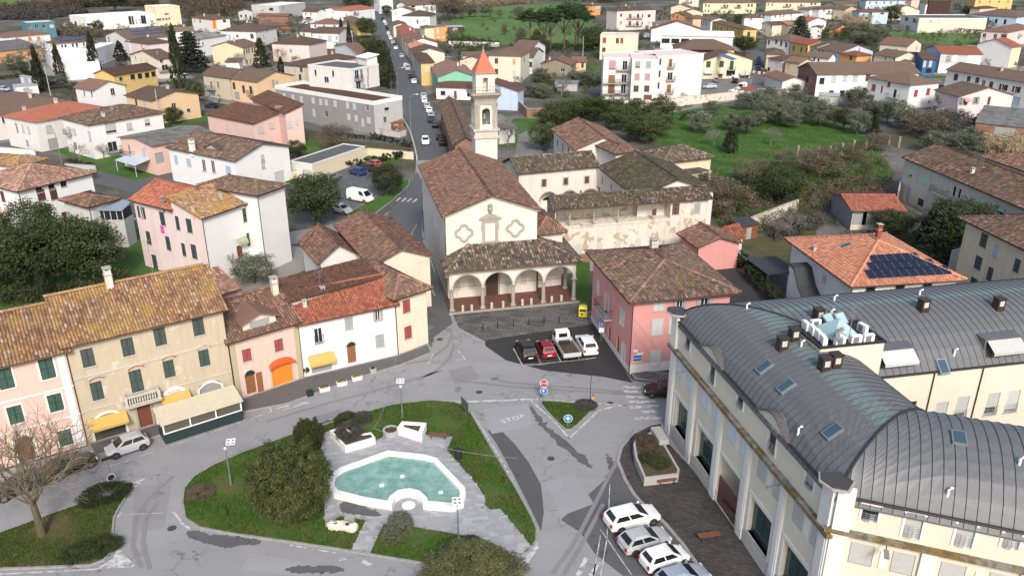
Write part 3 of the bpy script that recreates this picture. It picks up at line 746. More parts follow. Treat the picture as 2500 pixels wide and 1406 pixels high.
sheet('road_patch',pts('h 1560 1010 1700 1100 1800 1250 2000 1406 2600 1406 2500 1250 2060 830 1940 600 1900 700'),.046,asphalt('damp_asphalt',(.095,.095,.098),1.0))
sheet('forecourt',pts('p 1106 768 1418 738 1448 792 1180 832 1120 800'),.09,SLABS)

def raised(name,poly,ztop,inner_mat,kerb_mat=None,kw=.16,inner_name='lawn'):
 """a kerbed island: the kerb ring and what it holds"""
 q=offset(poly,kw);n=len(poly);b=MB()
 b.add([(*p,0)for p in poly]+[(*p,ztop)for p in poly]+[(*p,ztop)for p in q]+[(*p,0)for p in q],
      [(i,(i+1)%n,n+(i+1)%n,n+i)for i in range(n)]+[(n+i,n+(i+1)%n,2*n+(i+1)%n,2*n+i)for i in range(n)]+[(2*n+i,2*n+(i+1)%n,3*n+(i+1)%n,3*n+i)for i in range(n)])
 me=b.mesh('kerb',kerb_mat or M_KERB)
 bm_=bmesh.new();bm_.from_mesh(me);bmesh.ops.recalc_face_normals(bm_,faces=bm_.faces);bm_.to_mesh(me);bm_.free()
 struct('kerb',me)
 b=MB();b.prism(q,0,ztop-.03,bottom=False);return struct(inner_name,b.mesh(inner_name,inner_mat)),q
ISLE=pts('p 443 1228 447 1195 470 1165 520 1135 590 1105 700 1065 800 1035 870 1012 960 988 1050 977 1110 982 1132 990 1152 1010 1200 1092 1260 1190 1300 1262 1313 1292 1312 1322 1292 1350 1262 1366 1180 1392 1066 1384 904 1357 840 1346 700 1325 570 1307 485 1291 450 1268')
raised('island',ISLE,.16,LAWN)
TRI=pts('h 1410 175 1470 170 1640 185 1825 205 1790 240 1650 380 1600 385 1580 375 1500 300 1412 200')
raised('island',smooth_poly(TRI,1),.16,LAWN)
WISL=pts('g -400 1180 0 1100 380 960 610 880 720 860 870 800 900 830 890 870 850 930 815 1000 805 1100 820 1180 800 1240 740 1300 640 1340 300 1356 0 1366 -400 1380')
raised('island',WISL,.16,DRYLAWN)
sheet('painted_island',pts('g 880 770 1030 712 900 840 895 800'),.048,PAINT)
sheet('painted_island',pts('g 830 1200 955 1335 690 1350 800 1280'),.048,PAINT)
PARKG=pts('p 850 520 900 492 940 470 985 440 1000 438 1000 452 960 490 920 520 880 535 850 540')
raised('island',PARKG,.14,GRASS)
RPAVE=pts('h 2290 318 2180 340 2060 400 1975 500 1950 600 2000 730 2060 830 2112 892 2280 1040 2400 1180 2560 1406 2700 1600 3400 1600 2290 420')
raised('pavement',RPAVE,.15,BPAVE,kw=.3,inner_name='pavement')
PPAVE=pts('p 1432 770 1452 792 1550 925 1650 942 1650 915 1548 905 1440 760')
raised('pavement',PPAVE,.15,COBB,inner_name='pavement')
LPAVE=pts('p 214 1086 577 979 745 922 971 868 1046 840 1056 862 980 893 905 915 800 952 700 988 604 1006 400 1062 230 1116')
raised('pavement',LPAVE,.13,SIDEW,kw=.2,inner_name='pavement')
CPAVE=pts('p 985 600 1028 690 1043 742 1052 790 1046 838 1062 834 1064 780 1050 720 1010 640 990 598')
PLAZA=pts('p 785 1062 812 1052 915 1082 945 1062 1040 1064 1105 1069 1091 1101 1167 1190 1186 1221 1183 1235 1196 1247 1221 1245 1297 1336 1262 1362 1134 1310 1051 1295 999 1286 937 1281 904 1352 858 1345 894 1272 830 1262 795 1290 790 1200')
sheet('plaza',PLAZA,.165,brickpave('plaza_edge_stone',(.26,.265,.275),(.32,.325,.335),(.13,.13,.125),.66,.34,-math.radians(6),.015))
# grey stone pavers of the plaza, each a slab with its own tone
PAV=[flat('paver_tone_%d'%i,(c*1.0,c*1.01,c*1.03),.75,0,.12,3)for i,c in enumerate((.28,.30,.325,.29,.35))]
ang=math.radians(6);e1=np.array([math.cos(ang),math.sin(ang)]);e2=np.array([-e1[1],e1[0]]);o_=np.array(at('p',1050,1250)[:2])
RIMTOP=None
cells=[]
for j in range(-40,40):
 x=-26+(j%3)*.23
 while x<26:
  wd=random.choice([.52,.62,.72,.82]);c_=o_+e1*(x+wd/2)+e2*(j*.34);cells.append((c_[0],c_[1],wd));x+=wd
X,Y=np.array([c_[0]for c_ in cells]),np.array([c_[1]for c_ in cells]);k=inside(offset(PLAZA,.22),X,Y)
FOUNT_OUT=[p for p in pts('p 803 1182 810 1165 833 1149 948 1108 1037 1118 1066 1126 1135 1198 1138 1214 1132 1236 1104 1247 1033 1240 1027 1226 1014 1214 998 1210 980 1213 965 1224 957 1243 880 1230 815 1213 803 1200',.3)]
k&=~inside(offset(FOUNT_OUT,.3),X,Y)
cells=[c_ for c_,q in zip(cells,k)if q];cells.sort(key=lambda c_:c_[1])
plaza_o=[o for o in bpy.data.objects if o.name.startswith('plaza')][0]
PM={}
b=MB();bmats=PAV
for i,(cx,cy,wd)in enumerate(cells):
 z=.19+random.uniform(-.006,.006);t=random.randrange(5)
 if i<290:
  if(wd,t)not in PM:q=MB();q.box(-wd/2+.012,wd/2-.012,-.158,.158,-.05,0);PM[(wd,t)]=q.mesh('paver',PAV[t])
  obj('paver',PM[(wd,t)],plaza_o,(cx,cy,z),ang)
 else:
  q=[np.array([cx,cy])+e1*a+e2*d for a,d in((-wd/2+.012,-.158),(wd/2-.012,-.158),(wd/2-.012,.158),(-wd/2+.012,.158))]
  b.prism([tuple(v)for v in q],z-.03,z,k=t,bottom=False)
o=obj('pavers',b.mesh('pavers',PAV),plaza_o);o['kind']='stuff'

# road paint
def stripe(poly):sheet('road_marking',poly,.066,PAINT)
def line(s,w_,z=.066,r=None):
 P_=[np.array(p)for p in(pts(s)if isinstance(s,str)else s)];b=MB()
 for i in range(len(P_)-1):
  d=P_[i+1]-P_[i];d/=np.hypot(*d)+1e-9;n=np.array([-d[1],d[0]])*w_/2
  b.add([(*(P_[i]-n),z),(*(P_[i+1]-n),z),(*(P_[i+1]+n),z),(*(P_[i]+n),z)],[(0,1,2,3)])
 return struct('road_marking',b.mesh('road_marking',PAINT))
line('h 670 168 870 180 1340 162 1410 160',.35);line('h 1340 165 1500 300 1620 437 1690 370 1830 240 1950 208 2030 206',.22)
line('h 1400 160 1640 178 2030 205',.18)
for s in('h 1990 75 2160 78','h 2005 105 2180 110','h 2020 145 2190 148','h 2040 182 2230 176','h 2050 218 2250 206','h 2130 252 2260 244','h 2085 297 2280 290'):line(s,.5)
line('h 1905 760 1900 900 1885 1150 1840 1406',.08);line('h 1840 1120 1790 1406',.1)
line('h 1740 1280 1680 1406',.35);line('h 1830 1310 1770 1406',.35);line('h 1400 1180 1310 1310',.45);line('h 1840 1080 2060 1400',.08)
line('h 930 250 1050 440 1170 640 1290 870 1395 1075',.14)
line('e 1260 1165 1325 1285 1460 1278 1605 1262 1740 1250 1860 1232',.12);line('e 1405 1175 1462 1278',.1);line('e 1555 1160 1605 1262',.1);line('e 1690 1165 1742 1250',.1)
line('e 1330 1290 1500 1282',.06)
line('e 640 1275 680 1200',.1);line('e 850 1170 910 1245 835 1250',.12);line('e 560 260 520 330 560 480 690 785',.1,.068);line('e 340 265 345 390',.12,.068)
line('g 1225 955 1300 1050 1345 1075',.2);line('g 1440 690 1375 755',.16);line('g 860 960 830 990',.2)
line('g 775 635 1180 500 1470 405 1920 245 1885 190',.1);line('g 1915 190 2150 120',.1);line('g 1950 225 2180 180',.25);line('g 1970 245 2180 185',.2)
line('g 2070 380 2280 315',.22);line('g 1210 960 870 975',.05);line('g 0 1396 640 1362 940 1340',.14);line('g 2050 1190 2370 1245',.14)
for s in('h 0 1290 60 1300','h 150 1300 220 1330'):line(s,.4)
line('b 0 1300 60 1290',.1);line('b 60 1330 130 1320',.1);line('b 140 1360 200 1350',.1)
for s in('e 410 95 440 70','e 450 100 480 72','e 490 100 520 75','e 530 105 560 80'):line(s,.4,.07)
tc=bpy.data.curves.new('stop_text','FONT');tc.body='STOP';tc.size=2.3;tc.align_x='CENTER';tc.align_y='CENTER';tc.space_character=1.25;tc.offset=.0
to_=bpy.data.objects.new('stop_text',tc);COL.objects.link(to_);bpy.context.view_layer.update()
dg=bpy.context.evaluated_depsgraph_get();me=bpy.data.meshes.new_from_object(to_.evaluated_get(dg));bpy.data.objects.remove(to_);me.materials.clear();me.materials.append(PAINT)
p0,p1=at('h',1130,325),at('h',1315,275);c_=(p0+p1)/2;rz=math.atan2(*(p1-p0)[[1,0]]);me.materials.clear();me.materials.append(flat('letter_paint',(.56,.56,.55),.8,0,.2,4))
o=struct('road_lettering',me,(c_[0],c_[1],.068));o.rotation_euler=(0,0,rz);o.scale=(np.hypot(*(p1-p0)[:2])/7.4,)*2+(1,)
def text_mesh(body,size,mat,name='lettering'):
 tc=bpy.data.curves.new('t','FONT');tc.body=body;tc.size=size;tc.align_x='CENTER';tc.align_y='CENTER';tc.extrude=.004
 to_=bpy.data.objects.new('t',tc);COL.objects.link(to_);bpy.context.view_layer.update()
 me=bpy.data.meshes.new_from_object(to_.evaluated_get(bpy.context.evaluated_depsgraph_get()));bpy.data.objects.remove(to_)
 me.name=name;me.materials.clear();me.materials.append(mat);return me

WET=asphalt('wet_asphalt',(.10,.10,.103),.9,False)
def rough(poly,d=.13,n=6):
 q=[];P_=smooth_poly(poly,1)
 for i in range(len(P_)):
  a,b_=np.array(P_[i]),np.array(P_[(i+1)%len(P_)])
  for j in range(n):q.append(tuple(a+(b_-a)*(j+random.random()*.8)/n+np.array([random.gauss(0,d),random.gauss(0,d)])*min(1,np.hypot(*(b_-a))/1.5)))
 return q
for s in('g 1305 1095 1380 1085 1500 1110 1660 1130 1850 1150 1830 1190 1700 1185 1620 1215 1530 1195 1460 1175 1350 1150','g 1990 1360 2100 1335 2300 1330 2430 1345 2430 1380 2200 1385 2080 1390','g 1530 600 1700 545 1840 510 1780 560 1640 600','h 0 890 130 900 300 975 280 1000 170 990 60 975 0 960','g 2050 395 2300 315 2420 290 2300 350 2120 410','h 1310 170 1450 330 1620 480 1800 640 1760 650 1560 500 1400 330','h 1880 520 1940 620 1960 760 2030 830 1980 800 1890 640','e 700 480 760 700 800 880 770 900 720 740 680 560','e 560 20 580 300 640 520 600 480 540 250','e 640 1050 700 1110 600 1200 480 1230 560 1150'):
 sheet('damp_patch',rough(pts(s)),.053 if s[0]!='h' or s[2]!='0' else .2,WET)

for s,c_ in(('p 1095 905 1150 893 1172 925 1110 940',.215),('p 330 1190 420 1180 400 1290 320 1300',.225),('p 1180 1000 1290 985 1300 1040 1200 1060',.28),('p 760 1020 830 1000 840 1012 770 1034',.2),('p 1330 1180 1400 1150 1450 1230 1370 1260',.27),('p 985 820 1040 790 1060 800 1010 835',.17),('p 610 1350 760 1375 740 1406 590 1390',.28)):sheet('road_patch',pts(s),.047 if c_>.2 else .056,asphalt('repair_%d'%(c_*1000),(c_,c_,c_*1.02),.7,False))
TYRE=asphalt('tyre_track',(.20,.198,.20),.6,False)
for s in('e 320 1300 640 1250 780 1150 815 1060 790 1030','e 560 1399 700 1330 800 1230 830 1130','h 1500 1390 1640 1200 1800 900 1900 700 1980 560 2050 450','h 1580 1400 1700 1200 1860 900','g 1000 1350 940 1200 960 1000 1060 850 1230 700','g 1060 1360 1010 1180 1030 1010 1120 880','h 1060 10 1180 40 1400 60 1800 90 2000 110','p 1120 930 1250 945 1400 955 1560 965','p 650 1030 800 985 950 945 1080 905'):
 o=line(s,.34,.0625);o.data.materials.clear();o.data.materials.append(TYRE);o.name='tyre_track'
mh=MB();mh.lathe([(.34,0),(.34,.012),(.30,.013)],18);mh=mh.mesh('manhole_cover',flat('cast_iron',(.075,.073,.07),.6,.3))
for x,y in((1074,829),(1170,958),(905,1008),(420,1290),(1345,1120),(1040,1395),(1490,985),(250,1330)):p=at('p',x,y);o=struct('manhole_cover',mh,(p[0],p[1],.05))

# ------------------------------------------------------------------ the houses of the town
Hs=house
# --- upper left quarter
Hs('white house under a smooth bright orange-red hipped roof, blinds half down','a',(5,848),(250,893),(705,770),6.5,'hip','white2','red',F='165,935,/B9,1.0,1.6;207,945,/B9,1.0,1.6;120,930,d,.9,2.1;200,1040,s,1.0,1.4',R='360,940,/B9,1.5,1.6;390,1050,#G,2.2,2.4',chim=2)
Hs('white two-storey house under a brown hipped roof with a small bare tree before it','a',(430,862),(642,915),(1165,815),7.2,'hip','white','brown',F='503,948,w+,.9,1.5=c;540,960,w+,.8,1.4;545,1062,d,1.4,1.6;650,990,/B9,1.2,2',R='803,915,/B7,2.4,2.2;942,920,/B8,1.3,1.5;1072,890,/B6,1.3,1.4;820,1065,d,2.0,2.0=c',chim=2)
h_awn=Hs('pale pink house with a grey fibre-cement roof and a light blue awning','a',(848,1003),(1105,1068),(1480,955),5.8,'b','salmon','asb',F='938,1090,dw,.9,2.0=C;1045,1108,l,1.1,1.9',R='1155,1150,#G,1.8,2.1',rise=.9,wallR=None)
h_dor=Hs('white house with blue shutters, two arched doorways and a roof dormer','a',(1195,1078),(1703,1178),(2100,1065),6.3,'a','white','brown',F='1280,1160,l,1.0,1.5;1373,1182,l,1.2,1.5;1480,1203,d,1.0,2.2;1547,1212,d,1.0,2.2;1660,1240,l,1.4,1.6',R='1903,1088,/B7,.9,1.2;1913,1195,/B8,.9,1.5;2035,1290,#w,2.4,2.2',rise=1.9)
h_vil=Hs('pink villa with stepped brown roofs and a tall stone chimney breast','a',(1485,835),(1838,905),(2030,850),5.8,'f','lpink','choco',R='1895,945,/B9,1.6,1.3;1975,915,/B9,1.4,1.3',F='1650,925,w,.8,.9',rise=1.5)
Hs('','a',(1815,722),(2063,832),(2182,800),7.6,'f','lpink','choco',R='2095,908,/B9,1.4,1.4;2160,890,/B9,.8,1.3',rise=1.6,into=h_vil)
Hs('low yellow house with a deep four-bay loggia under a dark brown roof','t1',9,(1650,1108),(2295,1000),5.6,'b','yellow','choco',R='1755,1150,g,1.0,1.1;1930,1122,dk,1.7,1.5;2035,1110,dk,1.7,1.5;2140,1095,dk,1.7,1.5;2232,1080,dk,1.7,1.5',rise=1.5,chim=1)
Hs('white gabled house with dark red roof in front of the yellow loggia house','t1',(1055,1278),(1340,1325),(1950,1265),6.3,'a','white','brick',R='1640,1335,d,1.2,1.8',F='1220,1355,d,.9,1.6;1325,1345,d,.8,1.5',rise=1.9)
Hs('apricot house with white trim, brown roof and big blank gable wall','a',(895,697),(1098,738),(1412,675),6.0,'a','peach','brown',F='990,745,g,.9,1.5;1055,765,l,1.0,1.4',R='1265,770,d,1.2,1.3;1370,803,k,.9,.8',rise=1.6,chim=1)
h_or=Hs('long orange apartment house, left half beige, right half orange','t2',(940,1145),(1345,1198),(1862,1098),6.2,'a','peach','brown',F='1020,1250,n,1.1,1.9;1160,1300,n,1.1,2.1;1265,1310,n,1.1,2.1=c;1060,1390,#G,2.4,2.3',R='1592,1195,/s9,1.1,2.0;1645,1212,s,.8,1.4',rise=2.1)
Hs('','t2',(535,1092),(938,1146),9,6.2,'a','beige','brown',F='685,1240,d,1.0,2.1=C;785,1240,d,1.0,2.1;700,1375,#l,2.2,2.2',rise=2.1,into=h_or)
Hs('pale yellow house with a blank gable wall and brown shuttered side','t2',(668,682),(1150,702),(1352,650),6.4,'b','lyellow','brown',R='1167,765,b,.8,1.5;1205,750,b,.7,1.5;1236,745,b,.7,1.5;1285,735,b,.8,1.5;1322,722,b,.8,1.5;1210,900,d,1.2,1.6;1262,890,d,.9,1.6',rise=1.9,chim=1)
Hs('lean-to with brown roof before the pale yellow house','t2',5,(875,912),(1105,912),2.6,'s','white','brown',cat='shed',name='lean_to')
h_mod=Hs('white modern house with blue solar panels on its grey hipped roof','t1',(640,618),(835,645),(1262,590),7.0,'hip','white','brown',R='905,680,dw,.8,1.2;955,678,dw,.8,1.2;1062,665,dw,.8,1.4;1120,660,dw,.8,1.4;1220,650,d,.7,1.3',rise=1.2)
Hs('','t1',(640,752),(925,968),(1250,812),4.6,'flat','white','white',parapet=.9,into=h_mod)
Hs('','t1',6,(1400,728),(1662,645),5.6,'flat','white','white',R='1530,780,d,.7,1.2;1545,840,d,.7,1.0;1508,905,d,.8,1.2;1552,900,d,.8,1.2',into=h_mod)
Hs('teal-blue mansard block with three white framed windows','t1',9,(385,345),(790,322),7,'flat','teal','white',R='430,385,dw,1.0,1.5;535,385,dw,1.3,1.9;645,390,dw,1.3,2.0;752,385,/w9,1.8,1.5',parapet=.3)
Hs('white house with orange shutters and brown roof beside the teal block','t1',10,(40,552),(742,495),5.6,'hip','white','brick',R='435,570,o,1.4,1.7;562,565,o,1.4,1.7;250,585,o,1.4,1.7')
Hs('low workshop with wide dark solar roof at the picture edge','t1',16,(-250,775),(625,690),4.2,'s','orange','slate',R='1x6 d',rise=2.0,name='workshop',cat='workshop')
h_fac=Hs('long white flat-roofed factory with glass-block strips','t1',(1005,230),(1245,265),(2232,200),6.3,'flat','white','white',F='1215,362,d,1.3,1.2;1100,350,dk,3.0,2.4',R='1305,362,d,3.0,1.2;1390,360,d,1.5,1.2;1890,300,dk,1.4,4.2;1930,300,dk,1.0,4.2;2070,290,dk,1.4,4.2;2105,290,dk,1.2,4.2;1978,300,dk,.6,.6;2035,295,dk,.6,.6;1985,338,dk,.6,.6;2042,330,dk,.6,.6',name='factory',cat='factory',parapet=.3)
Hs('pale yellow factory tower with a roof tank','t1',(2100,95),(2250,118),(2520,88),9.5,'flat','lyellow','white',R='2285,292,d,1.2,1.1;2330,288,d,1.2,1.1;2375,284,d,1.2,1.1;2420,280,d,1.2,1.1;2460,276,d,1.0,1.1;2420,200,/w5,2.4,1.4',name='factory_tower',cat='tower')
h_sol=Hs('grey-white gabled house with a large solar array on the brown roof','t1',(1510,512),(1850,582),(2250,500),6.6,'b','white2','brown',F='1580,575,dk,1.4,2.0;1655,500,d,.7,1.2;1692,510,d,1.0,1.6;1705,595,d,1.2,1.4',rise=2.4)
Hs('pinkish white house with brown hipped roof behind the cypress','t1',(1805,603),(2160,650),(2420,602),5.8,'hip','ppink','brown',F='1898,745,d,1,1.2;2053,672,d,.9,1.1',chim=1)
Hs('cream gabled house with dark fascia between cypress and cedar','t1',(1862,803),(2290,872),(2500,832),6.3,'b','cream','brown',F='1962,815,d,1.0,1.2;2045,808,w,1.1,1.5;2122,815,w,1.1,1.5',R='2345,880,d,1.2,1;2400,985,d,2.2,1.8=C',rise=2.2,chim=2)
Hs('white gable-ended long house with purplish brown roof','t2',(60,470),(440,458),(727,435),6,'a','white','brown',R='485,458,d,1,1.1;530,447,d,.9,1.0;575,437,d,.9,1.0;598,520,d,.8,1.6',rise=1.8,chim=1)
Hs('tall white house with grey roof behind the dark cedar','t2',(180,562),(480,578),(602,498),6.8,'hip','white','asb',F='2x3 d',R='510,590,d,.9,2.0;570,640,d,.9,1.4')
Hs('small house with an orange stair bay and red-brown roof','t2',(385,258),(690,292),(937,268),6.2,'hip','white2','brick',F='445,305,d,1,1.5;525,310,dk,1.4,1.6',R='735,345,#O,2.0,4.5;880,310,g,1.6,1.4',chim=3)
Hs('broad white villa under a brown hipped roof with lichen at its peak','t2',(800,452),(1335,467),(1547,405),6.4,'hip','white2','brown',F='955,540,l,1.2,2.0;1065,528,d,1.2,1.1;1280,532,d,1.6,2.0;865,540,d,.5,1.6',R='1455,525,d,.8,1.8;1500,440,d,1,.8',chim=2)
h_con=Hs('modern grey concrete villa with a flat white roof slab','t2',(1272,92),(1670,102),(1812,48),6.8,'flat','grey','white',F='1430,140,/B6,1.4,1.6;1560,140,dk,2.6,1.6;1380,140,w,1,1.6',R='1735,115,d,1.2,1.8',parapet=.6)
Hs('','t2',(1070,178),(1295,172),8,4.6,'b','grey','brick',F='1x3 dk',into=h_con)
Hs('low brick house with a big white chimney and red roofs','t2',(1350,232),(1800,240),7,5,'a','brickw','brick',F='1445,270,d,1.4,.8;1720,265,d,1.4,.8')
Hs('low brick annexe with hipped red roof under the white chimney','t2',(1345,358),(1620,390),(1815,368),3.4,'hip','brickw','brick',R='1645,410,d,.7,1.4')
Hs('white balcony house with red roof at the edge of the far wood','t2',(1995,172),(2220,182),9,6.2,'a','white','brick',F='2062,210,d,.9,1.5;2135,210,d,.9,1.5;2100,265,d,3.2,1=C')
Hs('white gabled house with red roof beside the balcony house','t3',(-166,168),(240,178),9,5.4,'b','white','brick',F='72,150,d,.7,.8;-35,148,d,.7,.8',rise=2.0)
Hs('white house with bay balcony and pinkish red roof near the street','t3',(60,150),(310,162),(485,112),6.4,'hip','white','red',R='400,190,d,1.4,1.2=C;350,250,d,1,1.6',F='275,225,/P9,1.6,1.2')
Hs('house with broad orange-brown hipped roof above the cypress pair','t3',(-270,352),(170,357),(335,322),5.4,'hip','white','terra',F='2x3 d')
Hs('small yellow house with brown hipped roof and a corner balcony','t3',(215,262),(415,367),(572,330),5,'hip','yellow','brown',R='470,390,d,1.6,1.4;550,400,d,1,1.4=c')
Hs('white house with blue-grey shutters and brown roof left of the twin cypresses','t3',(-245,482),(160,492),(385,440),6.4,'a','white2','brown',F='-110,565,l,1.4,2.4;30,565,l,1.6,2.4;130,555,s,.9,1.4',R='330,520,w,1.2,1.5',rise=1.8)
Hs('low wing with dark brown roof left of the blue-grey shuttered house','t2',(1955,464),(2225,472),8,5.8,'hip','white2','brown',F='2x2 d')
Hs('pale lilac-white house with brown hipped roof and chimney pipe','t2',(1545,637),(2110,657),(2287,592),6.6,'hip','ppink','brown',F='1845,740,s,1.1,1.3;1650,745,d,.7,1',chim=2)
Hs('old beige house with sagging brown roof behind the modern block','t2',(1712,946),(2040,976),(2292,795),6.2,'hip','beige','brown',F='1797,1000,l,1.0,1.4;1905,1005,l,1.0,1.4;1997,1018,k,1.0,1.4;1980,1125,k,1,1.7',chim=1)
Hs('white blank-walled house with a single sloping brown roof','t3',(80,668),(440,792),(527,745),6.8,'b','white','brick',F='175,730,d,.5,.5',rise=2.2)
h_gb=Hs('long grey apartment terrace with white parapets and red terrace floors','p',(672,217),(912,257),(959,240),7.0,'flat','greyd','choco',F='a,2065,700,w,1.1,1.5;a,2130,712,w,1.1,1.5;a,2190,722,w,1.1,1.5;a,2275,730,w,1.1,1.5;a,2330,742,w,1.1,1.5;a,2370,745,w,1.1,1.5;a,2435,755,w,1.1,1.5;b,55,765,w,1.1,1.5;b,105,775,w,1.1,1.5;b,200,785,s+,1.0,1.5;b,65,850,w,1.1,1.5;b,118,860,w,1.1,1.5;b,165,890,#w,1.0,2.1;b,210,875,w,1.3,1.5;a,2280,820,#w,1.2,2.1;a,2370,830,d,1.2,1.5',R='b,340,770,/w5,1.6,1.8;b,330,870,d,1.1,1.4',wallR='grey',parapet=.9,pw='white')
Hs('','t3',(-286,968),(340,1030),(688,952),5.2,'flat','white2','slate',z0=7.0,F='75,1075,d,.8,1.5;-180,1060,d,.8,1.5;-20,1160,d,1.6,1.4',R='425,1060,d,1.6,2.2=c;495,1060,d,1.0,2.6;590,1050,#P,.7,3.0;450,1240,d,1.8,2=c;590,1230,#P,.7,3.0',parapet=.5,into=h_gb)
Hs('','t3',4,(400,830),(560,860),2.0,'s','white2','white',z0=12.2,into=h_gb,rise=.7)
Hs('wide brown hipped roof house at the far left edge behind the orange-red roof','a',(-330,770),(-60,850),(515,737),5.6,'hip','white2','brown',R='2x4 d',chim=2)
# --- left middle
Hs('white house with arched attic windows under a tawny hipped tile roof','a',(-220,1312),(125,1400),(655,1252),7.4,'hip','white','terra',R='272,1330,dk,1.0,.8;362,1305,dk,1.0,.8;450,1284,dk,1.0,.8;d,300,50,b,1.2,1.7;d,390,42,b,1.1,1.8;d,470,200,b,.9,1.3;d,340,222,b,.9,1.2',F='d,20,60,b,1,1.7',chim=0)
Hs('house with mossy ochre tile roof at the left edge behind the arched attic house','a',(-160,1190),(130,1222),(402,1165),7.0,'hip','white','ochre',R='1x3 d')
Hs('white flat-roofed terrace wing with a pink parapet below the arched attic house','d',8,(25,240),(500,112),3.4,'flat','white','salmon',R='190,250,b,1.2,1.2;335,225,b,1,1.2;460,195,b,1.0,1.3',parapet=.9)
h_ver=Hs('pale house with brown hipped roof and a glazed veranda','d',(428,90),(640,146),(790,62),6.6,'hip','white2','brick',F='600,215,w,.9,1.6;500,190,s,.8,1.0',R='700,190,w,.9,1.7')
h_tow=Hs('tall pinkish house with red-orange roof and green shutters, a pink towel hung out','d',(932,88),(1250,168),9,9.6,'a','ppink','red',F='1030,175,k+,.8,1.6;1180,220,k,1.0,1.9;1080,360,k,.9,1.9;1222,400,k,.9,2.0;1130,560,k,1.0,2.1',near=True,rise=1.8)
h_och=Hs('tall white house with a mossy ochre roof, green shutters and striped door canopy','d',6.6,(1465,228),(1872,92),9.5,'s','ppink','ochre',F='1290,252,k,.7,1.9;1375,272,k,1.0,1.9;1335,445,k,.7,1.8;1410,460,k,1.0,2.0',R='1783,193,g,.9,1.9;1976,304,g,.8,1.9;1815,366,g,1.0,1.8;1745,465,#V,1.0,2.0',wallR='white',near=True,rise=1.9)
Hs('','d',11,(1872,62),(2098,-20),11.0,'hip','white','brown',into=h_och,near=True)
# low cluster by the narrow street
h_k1=Hs('low house with steep brown tile roofs and white canopy by the lane','p',(728,592),(776,647),(872,614),5.4,'a','white2','brick',F='d,2290,650,k,1.0,1.8',rise=2.0,near=True)
Hs('','p',(815,552),(905,655),8.0,6.6,'a','cream','brick',into=h_k1,near=True,rise=1.6)
Hs('small tiled lean-to behind the orange house','d',6,(1600,778),(1755,735),3.6,'s','white2','terra',rise=1.2,near=True,name='lean_to',cat='shed')
# the frontage row along the square: B and C are ground points of the facade
h_l1=Hs('pink house with green shutters in white surrounds, yellowed ground floor','p',9.5,(-130,1183),(214,1084.5),9.5,'b','salmon','ochre',base=True,trim=.14,R='v1,55,600,g,1.1,2.0;v1,135,920,g,1.1,1.7;v1,225,1245,g,1.1,1.6;d,30,1345,g,1.1,2.0;g,110,265,g,1.1,1.7;g,195,560,#V,1.3,2.5',rise=2.7)
h_l2=Hs('weathered tan three-storey palazzo with mossy ochre roof and stone balcony','p',9.5,(216,1083),(576,977),9.9,'b','tan','ochre',base=True,rise=2.9,
 R='v1,435,505,n,1.0,1.75;v1,805,405,n,1.0,1.75;v1,1105,310,n,1.0,1.75;v2,330,615,n,1.0,1.75;v1,520,812,k,.95,1.8;v1,885,720,k,1.05,2.2;v2,50,1015,k,.95,1.75;v2,385,912,k,.95,1.7;v1,640,1165,#N,2.6,2.4=AY;v1,970,1055,#V,1.15,2.4;v2,115,1330,#G,2.0,2.6=AY;v2,450,1240,#G,2.0,2.4')
h_l3=Hs('narrow orange-pink house with red shutters, roof dormer and bright orange shop shutter','p',9.5,(579,975.5),(741,921),6.4,'b','salmon','brick',base=True,rise=2.3,
 R='v2,790,885,r,.9,1.35;v2,1095,790,r,.9,1.35;v2,830,1160,#W,1.0,2.2;v2,1130,1075,#O,2.3,2.3',trim=.2)
h_l4=Hs('white house with bright red tile roof and yellow shop awning','p',8.5,(743,920),(971,865.5),6.1,'b','white','red',base=True,rise=1.7,
 R='d,2315,1070,d,.85,1.7=j;e,65,980,s,.9,1.4;e,275,915,s+,.55,1.35;e,290,1105,s,1.0,1.5;e,85,1200,#W,.95,2.2;d,2335,1265,#G,2.2,2.2=AY')
Hs('','p',5,(703,740),(938,678),7.75,'s','white2','choco',into=h_l4,near=True,rise=.7,ov=.2)
h_l5=Hs('cream end house with red shutters on the corner of the lane','p',9,(973,865),(1046,838),6.7,'hip','cream','brick',base=True,rise=1.5,
 R='e,483,855,r,.95,1.5;e,495,1045,r,.95,1.5')
# --- pink house, solar house and neighbours on the right
h_pink=Hs('pink corner house with white shutters and brown hipped roof','p',(1430,617),(1537,742),(1808,717),8.5,'hip','pink','brown',near=True,trim=.12,ov=.75,
 F='v5,235,470,w,.95,1.7;v5,325,625,w+,.8,2.2=C;v5,465,755,w,.95,1.7;v5,222,830,#l,1.8,2.6;v5,340,940,#W,.9,2.3;v5,475,1100,w,1.0,2.2;v5,420,1050,#W,.8,2.5',
 R='v5,815,650,w,1.0,1.0;v5,1015,640,s+,.7,1.0;v5,800,853,w,1.05,1.7;v5,960,840,w,1.05,1.7;v5,780,1150,w,1.1,1.7;f,180,830,s+,.9,1.0')
h_sun=Hs('white villa with terracotta roof carrying a stepped array of solar panels','f',(765,372),(1240,722),(2055,657),6.6,'hip','white','orange',near=True,trim=.12,ov=.7,slope=.36,
 F='1050,660,w,.6,.9;885,830,d,.8,.8',R='1385,725,dk,1.1,.8;1600,708,dk,1.1,.8;1800,690,dk,1.1,.8;1385,800,s,1.4,1.2;1580,785,s,1.4,1.2;1785,765,s,1.4,1.2')
